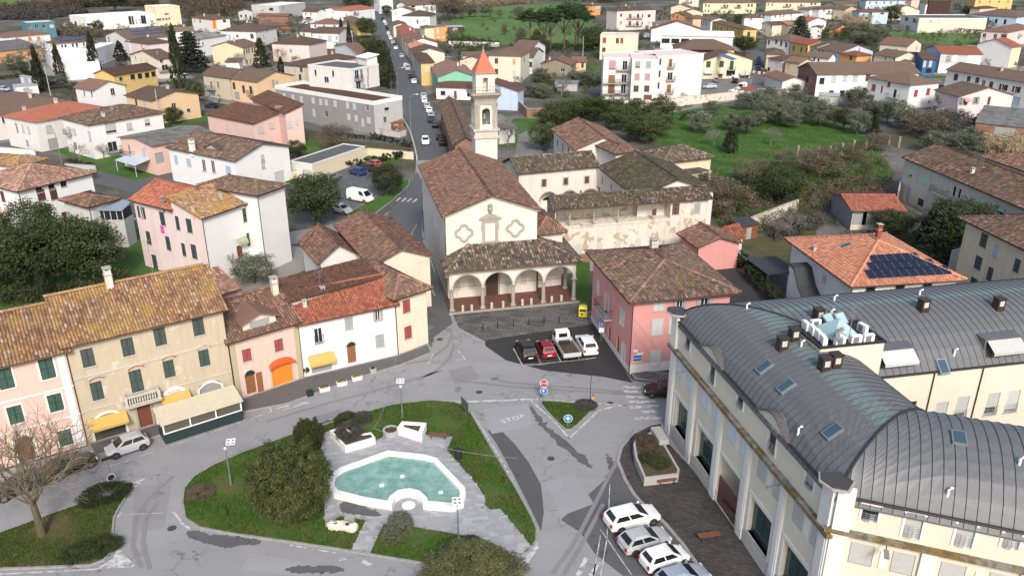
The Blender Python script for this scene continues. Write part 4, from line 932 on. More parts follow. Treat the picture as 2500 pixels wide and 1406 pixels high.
h_yel=Hs('peeling yellow tenement with brick sill bands and brown roof at the right edge','f',(2015,217),(2750,578),13,9.6,'hip','oldyellow','brown',near=True,ov=.8,
 F='v7,975,910,n,1.2,1.7;v7,1105,1020,l,.8,1.7;v7,915,1150,n,1.2,1.7;v7,1040,1270,n,.9,1.7;v7,860,1380,g,1.2,1.7;v7,1330,1180,n,.9,1.6')
h_grn=Hs('grey-cream house with mint green blinds and a long brown roof','v7',(95,25),(1560,648),12,7.2,'a','oldgrey','brown',near=True,rise=2.2,
 F='190,180,/t7,1.1,1.5;345,255,/t9,1.6,1.6;535,345,w,.9,2.1=C;655,385,d,.8,1.7;710,410,d,.7,1.6;795,450,w,.6,1.5;935,510,/t7,1.5,1.6;1160,590,/t6,1.5,1.4;150,440,#l,1.5,2.7;295,500,dk,1.7,1.2;485,585,dk,1.6,1.5')
Hs('brown-roofed rear wing of the house with mint green blinds','p',(2390,383),(2560,440),10,6.2,'hip','oldgrey','brick')
Hs('low garage block with red tiled roof and three grey doors','f',(1085,32),(1245,168),(1565,108),3.2,'b','greyd','red',near=True,rise=1.0,R='1285,205,#G,2.2,2.2;1385,185,#G,2.2,2.2;1495,165,#G,2.2,2.2',wallR='cream',name='garage',cat='garage')
Hs('low brown-tiled annexe with pink wall beside the convent','f',(-25,330),(125,440),(378,353),3.6,'a','pink','brick',near=True,rise=1.2,name='annexe',cat='annexe')
Hs('small red-tiled porch roof at the end of the brown annexe','f',(300,290),(352,392),(462,362),2.8,'f','cream','red',near=True,rise=.8,name='porch',cat='porch')
# --- upper middle: the street terrace and the gardens
Hs('terrace house with brown roof farthest up the street row','t3',(905,333),(940,382),(1135,340),5.4,'a','cream','brick',F='2x2 d')
Hs('terrace house with bright red roof in the street row','t3',(980,400),(1062,525),(1272,445),5.4,'a','beige','red',F='2x4 b',chim=2)
Hs('terrace house with narrow brown roof and beige gable in the street row','t3',(1066,535),(1113,590),(1380,492),5.4,'a','lyellow','brick',F='2x2 b')
Hs('white gable-ended terrace house in the street row','t3',(1117,598),(1148,640),(1580,600),5.4,'a','white','brick',F='2x2 g',chim=1)
Hs('terrace house with new orange roof in the street row','t3',(1140,632),(1193,708),(1405,625),5.2,'a','beige','orange',F='2x2 b',chim=1)
Hs('cream gable-ended terrace house with brown roof in the street row','t3',(1193,716),(1246,785),(1675,732),5.5,'a','cream','brown',F='2x2 g',rise=1.7)
Hs('yellow corner house with brown hipped roof and peeling plaster at the row end','t3',(1235,787),(1335,925),(1560,912),7.0,'hip','grey','brown',wallR='yellow',F='2x3 s',R='1450,1010,w,1.2,1.8;1500,990,w,.6,1')
Hs('small yellow house with brown roof behind the street row','t3',(1322,392),(1400,412),(1548,397),6.2,'hip','lyellow','brown',F='1x1 d')
Hs('orange block with white stripe and flat grey roof behind the street row','t3',8,(1545,405),(1738,400),6.2,'flat','orange','slate',R='1602,460,w,.9,2.8;1610,550,w,1.2,1;1690,550,w,1.2,1',parapet=.2)
Hs('white house with mint shutters under a brown hipped roof by the field','t3',(1060,237),(1490,242),(1562,205),6.2,'hip','white','brown',F='1195,305,t,1.4,1.4;1305,320,k,1.0,2.0;1407,308,t,1.4,1.4',near=True)
Hs('white house with asymmetric brown roof left of the mint-shuttered house','t3',(915,157),(1230,160),10,6.4,'b','white','brick',F='990,195,d,1.2,.5')
Hs('large white modern house with angular roof beside the dark cypress','t3',11,(1150,90),(1585,62),7.2,'b','white','brown',R='1400,95,dk,.8,1.8;1440,140,s,2.4,3;1240,30,dk,3,1;1510,120,d,1.2,1.6',rise=2)
Hs('plain white block beside the top of the street','t3',8,(750,-12),(945,-20),8,'flat','white2','white')
h_grn2=Hs('house with a mint green gable wall and orange roof','t3',(1480,968),(1578,1132),(2118,1075),5.6,'a','green','terra',rise=2.0,F='1x2 d',chim=2)
Hs('low white house with dark red roof below the mint green gable','t3',5.5,(1545,1272),(2110,1292),3.4,'s','white','choco',R='1675,1355,dk,1.4,1.2;2045,1370,dk,.8,1.4;1855,1380,#V,.8,2.2',rise=1.0)
Hs('long old brick barn with a sagging tiled roof beside the street','b',(716,757),(820,1062),(1010,1045),5.4,'a','brickw','brown',rise=1.6,name='barn',cat='barn')
Hs('low stable with grey sheet roof behind the bell tower','b',9,(1150,945),(1290,932),3.4,'s','white2','asb',R='1245,955,dk,.7,.9',rise=1.4,name='stable',cat='shed')
Hs('light blue gabled house half hidden by the bell tower','b',8,(1300,668),(1348,638),5.2,'s','lblue','brick',rise=2.2)
Hs('tan villa with brown hipped roof and brown shutters behind the bell tower','b',(1068,405),(1320,412),(1352,368),8.2,'hip','cream','brown',F='1137,444,b,1.1,1.7;1137,522,b,1.1,1.7;1265,540,w,1.2,2.2;1265,450,Y,1,1.6',R='2x1 b',near=False)
Hs('cream gabled house with brown roof left of the tan villa','b',(858,440),(1060,450),9,5.2,'b','cream','brown',F='915,450,d,.4,.4')
Hs('long low house with purplish brown roof beside the white garden wall','b',(885,410),(1095,405),7,3.8,'a','white2','brown')
Hs('white gabled house with brown roof right of the tan villa','b',(1240,365),(1388,372),(1422,330),6.4,'a','white','brown',R='1410,355,d,.6,1')
Hs('small house with green doors and outside stair right of the tan villa','b',(1352,420),(1405,422),(1437,380),5.6,'a','white2','brown',F='1388,470,g,1,1.8')
h_st=Hs('old stone cottage with red tile roof and white window','b',(1447,470),(1688,478),11,3.9,'b','stone','brick',F='1618,512,dw,1.4,1.2',rise=1.9,chim=1)
Hs('peach cottage with brown roof adjoining the stone cottage','b',6,(1690,455),(1797,455),3.6,'s','peach','brick',R='1762,475,k,.9,1.7')
h_apt=Hs('cream four-storey apartment block with pale pink metal roof and balconies','t4',13,(2045,878),(2435,882),12.6,'flat','white2','ppink',R='2125,945,/s7,1.4,1.7;2280,945,/s9,1.4,1.7;2115,1120,/P9,1.4,1.7;2265,1120,/P9,1.4,1.7;2100,1292,b,1.4,1.7;2255,1292,b,1.4,1.7;b,2160,725,#V,2.2,2.2;b,2235,720,#V,2.2,2.2',parapet=.35)
Hs('','t4',12,(1630,858),(2050,862),12.4,'flat','white2','ppink',R='1755,950,/P8,1.9,2.4;1938,955,d,1.3,2.4=C;1745,1152,W,1.8,2.2=C;1925,1145,d,1.4,2.2=C;1740,1298,V,1.8,2.4=C;1915,1300,d,1.4,2.4=C',parapet=.35,into=h_apt)
Hs('','t5',12,(20,838),(705,800),12.6,'flat','white2','ppink',R='72,900,b,.6,1.7;220,920,W,1.1,2.2=c;60,1075,b,.6,1.7;215,1110,d,1.6,2.0=c;45,1245,b,.6,1.7;195,1290,W,1.4,2.2=c',parapet=.35,into=h_apt)
Hs('cream block with pinkish metal roof and red shutters behind the four-storey block','t4',10,(1582,520),(2130,530),9,'flat','cream','ppink',R='1640,590,r,1.4,2.0;1830,595,b,1.1,2.0;1893,595,r,1.1,2.0;1632,735,b,1.3,2.0',parapet=.3)
Hs('large three-storey apartment house with brown hipped roof and central balconies','t4',(1657,145),(1822,167),(2680,178),9.6,'hip','ppink','brown',R='1885,226,d,1.4,1.5;2015,240,W,1.6,2.2=C;2130,240,d,1.6,2.2=C;2197,232,d,.8,1.5;2290,235,b,1.7,1.5;1877,335,/P9,1.4,1.6;2010,345,d,1.6,2.2=C;2120,348,d,1.6,2.2=C;2190,340,d,.8,1.5;2285,340,/B9,1.8,1.6',chim=3)
Hs('bright orange house with brown hipped roof at the field edge','t4',(1300,78),(1465,88),(1665,80),6,'hip','orange','brown',R='1545,115,/w9,5,2;1630,105,d,1,1.5',F='1340,110,d,.8,1.4',chim=1)
# --- upper right
Hs('cream tall house at the top edge beside the apartment house','t5',10,(340,-40),(640,-35),7,'hip','cream','brown',R='460,20,s,2.2,2=C;520,40,d,1,2')
Hs('long pale yellow terrace with brown roof and white balconies','t5',11,(690,48),(1482,48),6.6,'hip','lyellow','brown',R='735,82,b,.9,1.5;780,90,b,.9,1.5;1005,90,d,1.3,1.7=C;1045,92,d,1,1.7;1200,92,d,1.2,1.7=C;1225,92,d,1,1.7;1355,85,b,1.2,1.5;1402,85,b,1.2,1.5;725,160,d,.8,1.3;770,165,d,.8,1.3;1345,165,d,1.2,1.4;1392,165,d,1.2,1.4')
Hs('second long pale yellow terrace farther right with brown roof','t5',11,(1605,38),(2420,42),6.6,'hip','lyellow','brown',R='1640,70,d,.9,1.5;1695,75,d,.9,1.5;1910,80,d,1.4,1.7=C;1962,82,d,1.1,1.7;2120,80,d,1.2,1.6=C;2270,65,d,1.4,1.4;2325,62,d,1.4,1.4')
Hs('white house with dark windows and wide brown hipped roof below the yellow terraces','t5',(1442,207),(1690,227),(2052,182),5.4,'hip','white','brown',F='1515,245,k,1.2,1.8;1573,247,k,.8,1.8',R='1745,243,d,1.1,1.4;1818,230,d,1.1,1.4;1870,215,d,1.1,1.4;1975,212,d,1.1,1.4')
Hs('grey-white house with brown hipped roof behind small garden trees','t5',(2050,137),(2240,152),(2560,128),5.4,'hip','white2','brown',R='2x3 d')
Hs('white three-storey house with brown roof behind the yellow row','t5',(1180,238),(1290,265),(1448,232),6.8,'hip','white','brown',R='1365,300,w,1.4,1.8;1400,240,d,1,1')
Hs('old grey row house with dark shutters left of the yellow row','t5',(650,277),(800,310),9,6.2,'a','white2','brown',F='665,332,k,.9,1.8;703,340,k,.9,1.9;742,350,k,.9,1.9;735,445,d,1.2,1.2')
h_yr=Hs('long yellow row with a red strip and dark green shutters','t5',(812,325),(1275,437),(1477,430),6.6,'hip','yellow','brick',F='840,397,k,.7,1.8;875,405,k,.7,1.9;908,415,k,.7,1.9;960,428,b,1.0,1.6;1045,440,k,.8,1.6;1085,447,d,1.4,1.6;1135,458,k,.7,1.6;1215,492,k,.9,2.0;1212,615,k,.8,1.4',R='1357,500,k,1.4,2.0')
Hs('pale cream house with asymmetric gable behind the ochre barn','t5',(1530,350),(1700,372),(1960,330),5.2,'b','cream','brown',F='1612,390,w,1.2,1.5;1690,320,d,.8,1.2')
Hs('old grey stone house with lichened ochre gable roof','t5',(1700,362),(1930,378),8,5.0,'b','stone','ochre',rise=1.8)
Hs('white house with bright red roof right of the dark conifer','t5',8,(2230,325),(2505,312),5.4,'a','white','red',R='2440,380,d,.8,1.2')
Hs('small white gable-ended house behind the dark conifer','t5',(2255,405),(2412,412),7,5.0,'b','white','brown',F='2370,460,d,.6,1')
Hs('little orange house with brown gable roof in the gardens','t6',(110,360),(210,368),(358,347),3.4,'a','orange','brick')
Hs('white warehouse with wide red roof and dark red windows','t5',9,(-70,432),(692,440),5.4,'a','white','red',R='325,425,r,2.6,1;430,432,r,3.4,1',name='warehouse',cat='warehouse')
Hs('yellow house with grey sheet roof left of the warehouse','t5',8,(0,352),(522,347),5.2,'hip','lyellow','asb')
Hs('low orange house with dark roof at the far junction','t5',7,(215,218),(432,236),4.6,'a','orange','brown',R='262,243,b,.8,1.2;320,255,b,.8,1.2')
Hs('small peach house with brown hipped roof at the far junction','t5',(415,257),(540,282),(652,246),5,'hip','peach','brown',R='2x1 d')
Hs('long red-brown roof behind the small peach house','t5',7,(390,182),(702,187),4.4,'a','cream','brick')
Hs('tiny yellow house with brown roof at the top near the street end','t5',7,(215,108),(505,118),4.2,'a','lyellow','brown')
Hs('white low warehouse with pale metal roof above the black-windowed house','t5',11,(65,522),(1152,545),5.4,'s','white','white',R='150,597,dk,3.4,1.9;290,600,dk,3.4,1.9;430,600,dk,3.4,1.9',rise=1.2,name='warehouse',cat='warehouse')
Hs('yellow house with broad brown roof and a strip of black gable windows','t5',15,(285,722),(1165,732),5.0,'hip','peach','brown',R='570,672,dk,3,.8;660,690,dk,3,.9;760,690,dk,3,.9;850,678,dk,3,.8',rise=3.0)
h_yso=Hs('yellow house with a row of solar panels and white awnings by the yard','t5',9,(690,890),(1438,878),5.9,'a','lyellow','brick',R='772,930,k,1.5,2.0;962,930,k,1.5,2.0;1108,950,g,1.3,2.9=c;765,1060,/B9,2.4,1.4=Aw;945,1085,#V,1.4,2.4=Aw;1095,1065,dk,3.0,1.8;1290,1095,dk,3.0,2.0=Aw')
Hs('pale blue-white house with grey shutters and mossy roof','t5',(1602,562),(1960,607),(2075,555),5.6,'hip','white2','brown',F='1650,618,k,.9,1.6;1757,612,k,.9,1.6;1830,637,n,1.0,1.8;1900,655,n,1.0,1.9')
Hs('yellow terrace house with green shutters and light red roof','t5',(1947,612),(2215,668),(2335,610),5.5,'a','yellow','red',F='2010,705,g,1.0,1.7;2122,727,g,1.0,1.7;2200,738,g,1.0,1.7',R='')
Hs('mint terrace house with brown roof right of the yellow one','t5',(2217,670),(2342,697),(2480,640),5.2,'a','lblue','brick',F='2280,750,k,.9,1.6',R='2415,760,d,.9,1')
Hs('old house with crumbling brown roof at the bend of the far lane','t5',(1565,722),(1602,792),(1865,750),5.0,'hip','beige','brown',F='1x2 d')
Hs('pinkish house with sagging brown roof on the far lane','t5',(1615,852),(1842,888),(2020,812),5.2,'hip','ppink','brown',F='1765,930,w,1.2,1.9;1645,1010,dk,1.2,1.2')
Hs('beige house with red-brown roof right of the pinkish one','t5',(1868,895),(2105,925),(2400,905),5.2,'a','beige','brick',F='1935,955,Y,1.1,1.6')
Hs('low white house with brown roof near the mint terrace','c',(905,412),(1088,430),(1207,425),4.8,'a','white','brown',F='975,432,d,.8,1;1005,440,d,.8,1',rise=1.5)
Hs('pale mint house with long brown roof behind the orange one','c',(980,358),(1165,388),(1232,345),4.6,'a','lblue','brown',F='1010,370,d,.8,1.2;1035,375,d,.8,1.2')
Hs('small outbuilding with brown gable roof beside the brick-ended house','t5',(1567,1090),(1838,1192),(1880,1070),3.4,'a','white2','brick',F='1590,1170,d,.8,.8',rise=1.3,name='outbuilding',cat='shed')
h_bri=Hs('long white two-storey house with an unplastered brick end','c',(847,497),(993,548),(1530,477),6.3,'b','brickw','brown',wallR='white',F='850,570,dk,1.4,1.8;925,582,dk,1.5,1.9;833,680,dk,1.6,1.2;912,690,dk,1.4,.9',
 R='1032,590,dk,1.5,1.8;1116,578,/B9,1.5,1.8;1199,567,/B9,1.5,1.8;1275,556,/B9,1.5,1.8;1372,530,b,1.4,1.8;1474,512,b,1.4,1.8;1097,690,dk,1.5,1.7;1178,683,dk,1.5,1.7;1251,672,dk,1.5,1.7;1343,660,dk,1.3,1.7',rise=2.6)
h_red=Hs('white and cream house with red shutters, front stair and scalloped balcony','t6',(562,948),(1115,1047),(1472,1005),6.6,'hip','white','brown',near=True,ov=.6,
 F='665,1072,r,1.4,1.8;852,1036,r,1.0,1.3;765,1090,r,.6,1.8;638,1218,r,1.5,1.8;922,1145,dk,1.0,2.2=C;915,1290,dk,2.2,1.2',R='1180,1142,r,1.4,1.8;1330,1122,r,1.4,1.8;1340,1245,dk,.6,.6')
h_ppk=Hs('pale pink house with green-grey shutters and a pink awning','t6',(1388,1105),(1710,1190),(2155,1110),5.6,'a','ppink','brown',near=True,rise=2.2,F='1440,1200,d,1.5,1.7;1400,1330,dk,1.8,1.6',R='1700,1242,s+,.8,1.9;1790,1240,g,1.0,1.9=AP;1915,1222,s+,1.0,1.8;2080,1195,b,.8,2')
h_brn=Hs('long white house with brown and navy shutters at the right edge','t6',(1535,857),(2600,1030),11,6.5,'a','white2','brown',F='1670,945,n,1.4,1.8;1827,965,n,1.2,1.5;1930,982,n,1.2,1.5;2003,1015,d,1.2,1.6;2098,1040,b,1.2,1.8;2252,1070,b+,1.3,1.6;2410,1095,b+,1.2,1.6;2212,1215,/s9,1.6,2.0;2390,1255,#l,2.6,2.4',rise=2.0,chim=2)
Hs('cream-white gabled block with red roof at the right edge','t6',(1912,540),(2365,585),(2600,580),7.2,'b','white','red',wallR='lyellow',F='',R='',rise=2.4)
Hs('pale pink house with brown hipped roof at the right edge','t6',(1970,378),(2320,402),(2540,335),6.4,'hip','ppink','brick',F='2015,437,d,1.4,1.8;2147,447,d,1.4,1.8;2255,442,b,2.2,1.4',R='2440,430,d,1.6,1.6=c')
Hs('deep blue house with red roof','t6',(1102,640),(1262,732),(1417,715),5.6,'b','blue','choco',R='1278,782,w,.9,2.2;1360,772,w,.9,2.2;1335,870,dk,1.8,1.6',rise=1.0)
Hs('white house with red roof and blue side wall behind the deep blue house','t6',(1300,590),(1475,662),(1865,622),6.4,'b','lblue','red',wallR='white',R='1495,730,/w9,3.4,2.4;1590,712,/w9,2,2.4;1755,680,/w9,3.4,2.2;1650,790,/w9,2.4,2',rise=1.8)
Hs('cream gable-ended house with brown roof in front of the green field','t6',(727,540),(1090,572),(1282,542),5.6,'a','cream','brick',F='905,607,t,1.2,1.4;940,615,r,.7,1;840,610,w,.5,.6',R='1190,590,d,1,1.4',rise=2.2)
Hs('cream house with brown roof left of the deep blue house','t6',(652,668),(935,712),(1107,672),5.2,'a','cream','brown',F='812,712,d,.7,1;915,728,d,.7,1',rise=1.7)
Hs('small cream gable annexe beside the deep blue house','t6',(915,782),(975,792),(1178,772),3.6,'a','cream','brown',rise=1.2,name='annexe',cat='annexe')
Hs('orange cottage with vivid red hipped roof','t6',(235,657),(460,692),(690,682),4.4,'hip','orange','red',F='388,712,g,1,1.4',chim=1)
Hs('long white house with grey roof far off by the conifers','t6',10,(572,12),(1112,8),6.4,'hip','lblue','brown',R='2x6 d')
Hs('low grey sheds with brown roofs far off left of the long white house','t6',10,(210,62),(562,42),4,'b','greyd','brown',R='1x4 dk',name='shed',cat='shed')
Hs('tan stone gable-ended house by the reeds','t6',(322,122),(472,112),9,6,'b','beige','brick')
Hs('light blue house with long brown roof facing the field','t6',9,(488,155),(862,150),6.4,'hip','lblue','brick',R='545,187,d,.8,1.2;628,172,d,1.8,2.4;770,170,d,2,1;600,225,b,4,1.2')
Hs('brown-roofed barn behind the light blue house','t6',9,(890,142),(1242,132),5,'a','cream','brown')
Hs('cream flat-roofed house with glazed balconies by the green field','t6',(1000,190),(1222,235),(1545,150),6.6,'flat','white2','slate',wallR='cream',R='1360,200,w,1.2,1.8;1475,185,w,1.4,1.6;1355,265,d,1.4,1',F='1165,205,d,3,2;1070,215,dk,4,2;1180,270,d,2,1.2')
Hs('dark red-brown cladding hall at the top right','t6',(1345,22),(1610,28),(1802,20),9,'flat','brownd','slate',wallR='redd',name='hall',cat='hall')
Hs('salmon house with brown roof left of the round-window house','t6',(1832,102),(1965,112),(2035,92),5,'hip','salmon','brown')
Hs('pale blue-white house with a round window and grey-brown hipped roof','t6',(1852,178),(2422,217),(2570,190),6.2,'hip','lblue','brown',F='1910,242,dk,1.3,2.2;2055,237,dk,1.6,1.6;2160,262,dk,1.3,2.2;2268,272,dk,1.4,2.4')
Hs('low house with long brown roof at the field corner','t6',9,(1482,250),(1855,272),3.6,'b','beige','brown')
Hs('lean shed with red canopy roof on the field edge','t6',4,(1200,312),(1362,318),2.8,'s','stone','red',name='shed',cat='shed')
Hs('small shed with tawny roof beside the red canopy','t6',6,(1422,292),(1562,312),3,'s','stone','terra',name='shed',cat='shed')
Hs('yellow building at the top edge behind the dark cedar','t6',10,(1910,-10),(2382,-12),8,'hip','yellow','brown',R='2x4 d')
Hs('white house with stepped gable left of the dark hall','t6',(1222,45),(1300,55),(1345,25),6,'b','white','brown')
Hs('salmon house at the top edge behind the conifers','t6',8,(1130,2),(1242,0),7,'hip','salmon','brick')
Hs('white house with brown roof left of the reeds','t6',(-110,112),(0,122),(187,95),5.8,'hip','white','brown',R='60,130,d,1.4,1.2;120,150,d,1.6,1.4=C')
Hs('white house with red roof left of the orange cottage gardens','t6',7,(-20,262),(103,258),5.4,'b','white','red')
Hs('low cream flat building with dark sheet roof beside the small park','p',(708,396),(762,404),(1008,376),2.9,'flat','white2','slate',wallR='lyellow',R='',F='a,2225,1250,/B9,1.8,1.0',parapet=.3,name='flat_building',cat='building')

# ------------------------------------------------------------------ church, portico, bell tower, cloister
def arc_pts(x0,x1,zs,n=14):
 c,r=(x0+x1)/2,(x1-x0)/2
 return[(c-r*math.cos(math.pi*i/n),zs+r*math.sin(math.pi*i/n))for i in range(n+1)]
def arch_fill(b,w_,zs,top,P0,e,d0,d1,k=None):
 """the masonry over an arch: bay from 0 to w_, springing at zs, up to top"""
 a=arc_pts(0,w_,zs);b.ext([(0,top)]+a+[(w_,top)],P0,e,d0,d1,k)
def arch_ring(b,w_,zs,rw,d0,d1,P0=(0,0),e=(1,0),k=None,s0=0.0):
 a=arc_pts(s0,s0+w_,zs);o=arc_pts(s0-rw,s0+w_+rw,zs);b.ext(a+o[::-1],P0,e,d0,d1,k)
TOW=WALL['church']
cb=at('p',1093.8,733)[:2]
ch=house('large whitewashed church with an arcaded porch, quatrefoil frames and brown tiled gable roof','p',25.0,tuple(),tuple(),11.2)if False else None
CH_ANG=math.radians(12.6)
cu,cv=np.array([math.cos(CH_ANG),math.sin(CH_ANG)]),np.array([-math.sin(CH_ANG),math.cos(CH_ANG)]) # along the front, and away from the camera
def _proj_px(q):
 """sheet position of a world point, used to hand ground points to house()"""
 x,y,z=q[0],q[1],(q[2]if len(q)>2 else 0)-CAM_H;zc=y*_c-z*_s;yc=-y*_s-z*_c
 return(1250+CAM_F*x/zc,703+CAM_F*yc/zc)
gp=lambda s_,t_,z=0.0:_proj_px((*(cb+cu*s_+cv*t_),z))
church=house('large whitewashed church with quatrefoil frames and a broad brown tiled gable roof','p',24.6,gp(0,0),gp(11.6,0),11.15,'a','church','brick',base=True,near=True,rise=2.25,ov=.4,name='church',cat='church',
 F='e,600,90,_.5,.5,2.2;e,690,240,_.5,.5,1.9')
CX,CY=church.x,church.y
def on_front(s_,z,d=0.0):return church.T((CX+d,-CY+s_,z))
RF=math.pi/2
def quatre(R_,r_,n=10):
 P=[]
 for q in range(4):
  a0=math.pi/2*q;c=(R_*math.cos(a0),R_*math.sin(a0))
  for i in range(n+1):t=a0-math.pi*.5+math.pi*i/n;P.append((c[0]+r_*math.cos(t),c[1]+r_*math.sin(t)))
 return P
for s_,z in((2.27,8.88),(8.8,9.05)):
 b=MB();o_,i_=quatre(.62,.58),quatre(.55,.36);n=len(o_);V=[]
 for d,pp in((0,o_),(-.16,o_),(-.16,i_),(0,i_)):V+=[(x,d,z_)for x,z_ in pp]
 b.add(V,[(j*n+i,j*n+(i+1)%n,(j+1)*n+(i+1)%n,(j+1)*n+i)for j in range(3)for i in range(n)])
 obj('quatrefoil_frame',b.mesh('quatrefoil_frame',M_STONE),church.root,on_front(s_,z),RF)
b=MB();b.box(-1.0,-.66,-.16,0,0,2.45);b.box(.66,1.0,-.16,0,0,2.45);b.box(-1.0,1.0,-.16,0,2.45,2.75);b.box(-1.15,1.15,-.25,0,-.25,0);b.box(-1.2,1.2,-.22,0,2.75,2.9)
b.box(-1.12,-1.0,-.12,0,1.4,2.3);b.box(1.0,1.12,-.12,0,1.4,2.3)
obj('niche_frame',b.mesh('niche_frame',M_STONE),church.root,on_front(5.57,7.6),RF)
b=MB();b.ext([(-1.4,0),(1.4,0),(1.4,.12),(0,.78),(-1.4,.12)],(0,0),(1,0),0,.28);b.ext([(-.9,.17),(.9,.17),(0,.55)],(0,0),(1,0),.28,.3);b.lathe([(.05,.2),(.16,.3),(.05,.45)],8,(0,-.3))
obj('pediment',b.mesh('pediment',M_STONE),church.root,on_front(5.57,10.5),RF)
b=MB();b.lathe([(.1,0),(.12,.1),(.22,.25),(.32,.6),(.26,.85),(.3,.95),(.34,1.1),(.2,1.15),(.22,1.2)],12,(0,-.3));obj('urn',b.mesh('urn',M_STONE),church.root,on_front(5.57,11.25),RF)
b=MB();apex=11.15+church.rise
for x0,x1,z0,z1 in((-.35,church.y,11.05,apex-.1),(church.y,2*church.y+.35,apex-.1,11.05)):b.ext([(x0,z0),(x1,z1),(x1,z1+.16),(x0,z0+.16)],(0,0),(1,0),0,.32)
obj('cornice',b.mesh('cornice',M_STONEL),church.root,on_front(0,0),RF)
# the porch: a thing of its own built against the front
PF=at('e',815,900)[:2];PANG=math.radians(12.9)
por=thing('portico','arcaded church porch of four round arches on stone columns under a dark tiled roof','portico',(*PF,0),PANG)
colx=[0,3.86,7.72,11.62,15.6]
b=MB()
for i in range(4):arch_fill(b,colx[i+1]-colx[i],3.12,5.5,(colx[i],0),(1,0),-.22,.22)
for y0,y1 in((0,3.8),(3.8,7.6)):arch_fill(b,3.8,3.12,5.5,(15.6,y0),(0,1),-.22,.22)
arch_fill(b,3.5,3.12,5.5,(0,3.5),(0,-1),-.22,.22)
obj('arcade',b.mesh('arcade',TOW),por)
b=MB()
for i in range(4):arch_ring(b,colx[i+1]-colx[i]-.3,3.12,.14,.22,.27,(colx[i]+.15,0))
obj('arch_moulding',b.mesh('arch_moulding',M_STONEL),por)
cm=MB();cm.box(-.32,.32,-.32,.32,0,.28);cm.lathe([(.31,.28),(.33,.38),(.25,.5),(.245,1.6),(.215,2.7),(.24,2.74),(.24,2.8),(.3,2.9),(.34,3.0)],14);cm.box(-.34,.34,-.34,.34,3.0,3.12)
cme=cm.mesh('column',M_STONE)
for x in colx:obj('column',cme,por,(x,0,0))
for y in(3.8,7.6):obj('column',cme,por,(15.6,y,0))
b=MB();b.box(-.35,16.0,-.45,3.75,.0,.22);b.box(11.75,16.0,3.75,8.2,0,.215);obj('floor',b.mesh('floor',asphalt('terracotta_floor',(.15,.065,.05),.9,False)),por)
b=MB()
x=-.5
while x<16.1:w_=random.uniform(.6,1.0);b.box(x+.01,min(x+w_,16.2)-.01,-.85,-.46,0,.2+random.uniform(-.01,.01));x+=w_
o=obj('step_stones',b.mesh('step_stones',M_STONE),por)
zr=1.75
ppl=[[(-.75,-.8,0),(16.4,-.8,0),(11.7,3.6,zr),(2.9,3.6,zr)],[(-.75,3.6,0),(-.75,-.8,0),(2.9,3.6,zr)],[(16.4,-.8,0),(16.4,8.2,0),(11.7,8.2,zr),(11.7,3.6,zr)]]
ro=obj('roof',slab_mesh(ppl,tile_mat('dark')),por,(0,0,5.5))
o=obj('roof_tiles',tile_mesh(ppl,[((-.75,-.8,0),(2.9,3.6,zr)),((16.4,-.8,0),(11.7,3.6,zr))],tile_mat('dark'),.34,.45),ro);o['kind']='stuff'
g=MB();g.tube([(-.8,-.86,.03),(16.45,-.86,.03)],.07,6);obj('gutter',g.mesh('gutter',M_COPPERPIPE),ro)
g=MB();g.tube([(0,.0,3.3),(15.6,.0,3.3)],.025,4)
for y in(0,):pass
for x in colx[1:4]:g.tube([(x,0,3.3),(x,3.7,3.3)],.025,4)
obj('tie_rod',g.mesh('tie_rod',M_DARK),por)
# church door and wall reliefs under the porch
o=obj('door',wmesh('panel',1.6,3.1,'H'),church.root,on_front(5.7,.2,.14),RF)
b=MB();b.box(-1.05,-.8,-.12,.05,0,3.3);b.box(.8,1.05,-.12,.05,0,3.3);b.box(-1.05,1.05,-.12,.05,3.3,3.6);obj('door_surround',b.mesh('door_surround',M_STONE),church.root,on_front(5.7,.2),RF)
for s_ in(1.2,3.1,7.9,9.9):
 b=MB();b.ext([(-.4,0)]+arc_pts(-.4,.4,1.1)+[(.4,0)],(0,0),(1,0),0,.07);obj('wall_niche',b.mesh('wall_niche',M_STONEL),church.root,on_front(s_,1.3),RF)
# side chapel and aisle on the right of the nave
ais=house('','e',9,(1425,345),(1650,322),7.6,'hip','church','brick',into=church,near=True,rise=1.5)
# bell tower
tw=at('p',1187,470)[:2];d_=ray('p',1187,300);ty=121.8;tw=np.array([d_[0]/d_[1]*ty,ty]);TA=math.radians(12.6)
tow=thing('bell_tower','cream bell tower with an open arched belfry and a pointed red spire','bell tower',(*(tw+np.array([-math.sin(TA),math.cos(TA)])*1.68),0),TA)
tz=lambda y:on_wall(tw-cu*5,tw+cu*5,'p',1187,y)[1]
z1,z2,z3,z4,z5,z6,z7=tz(338),tz(324),tz(256),tz(228),tz(190),tz(182),tz(124)
S=1.68
b=MB();b.box(-S,S,-S,S,0,z1);b.box(-S*.55,S*.55,-S-.06,-S+.05,z1-5.2,z1-1.2);b.box(-S-.12,S+.12,-S-.12,S+.12,z1-6.0,z1-5.7);obj('shaft',b.mesh('shaft',TOW),tow)
b=MB();b.box(-S-.22,S+.22,-S-.22,S+.22,z1,z1+.35);b.box(-S-.1,S+.1,-S-.1,S+.1,z1+.35,z2+.25);b.box(-S-.3,S+.3,-S-.3,S+.3,z2+.25,z2+.55);obj('cornice',b.mesh('cornice',M_STONEL),tow)
b=MB();zb=z2+.55;aw=.62;zsill,zsp=zb+.6,z3-1.15
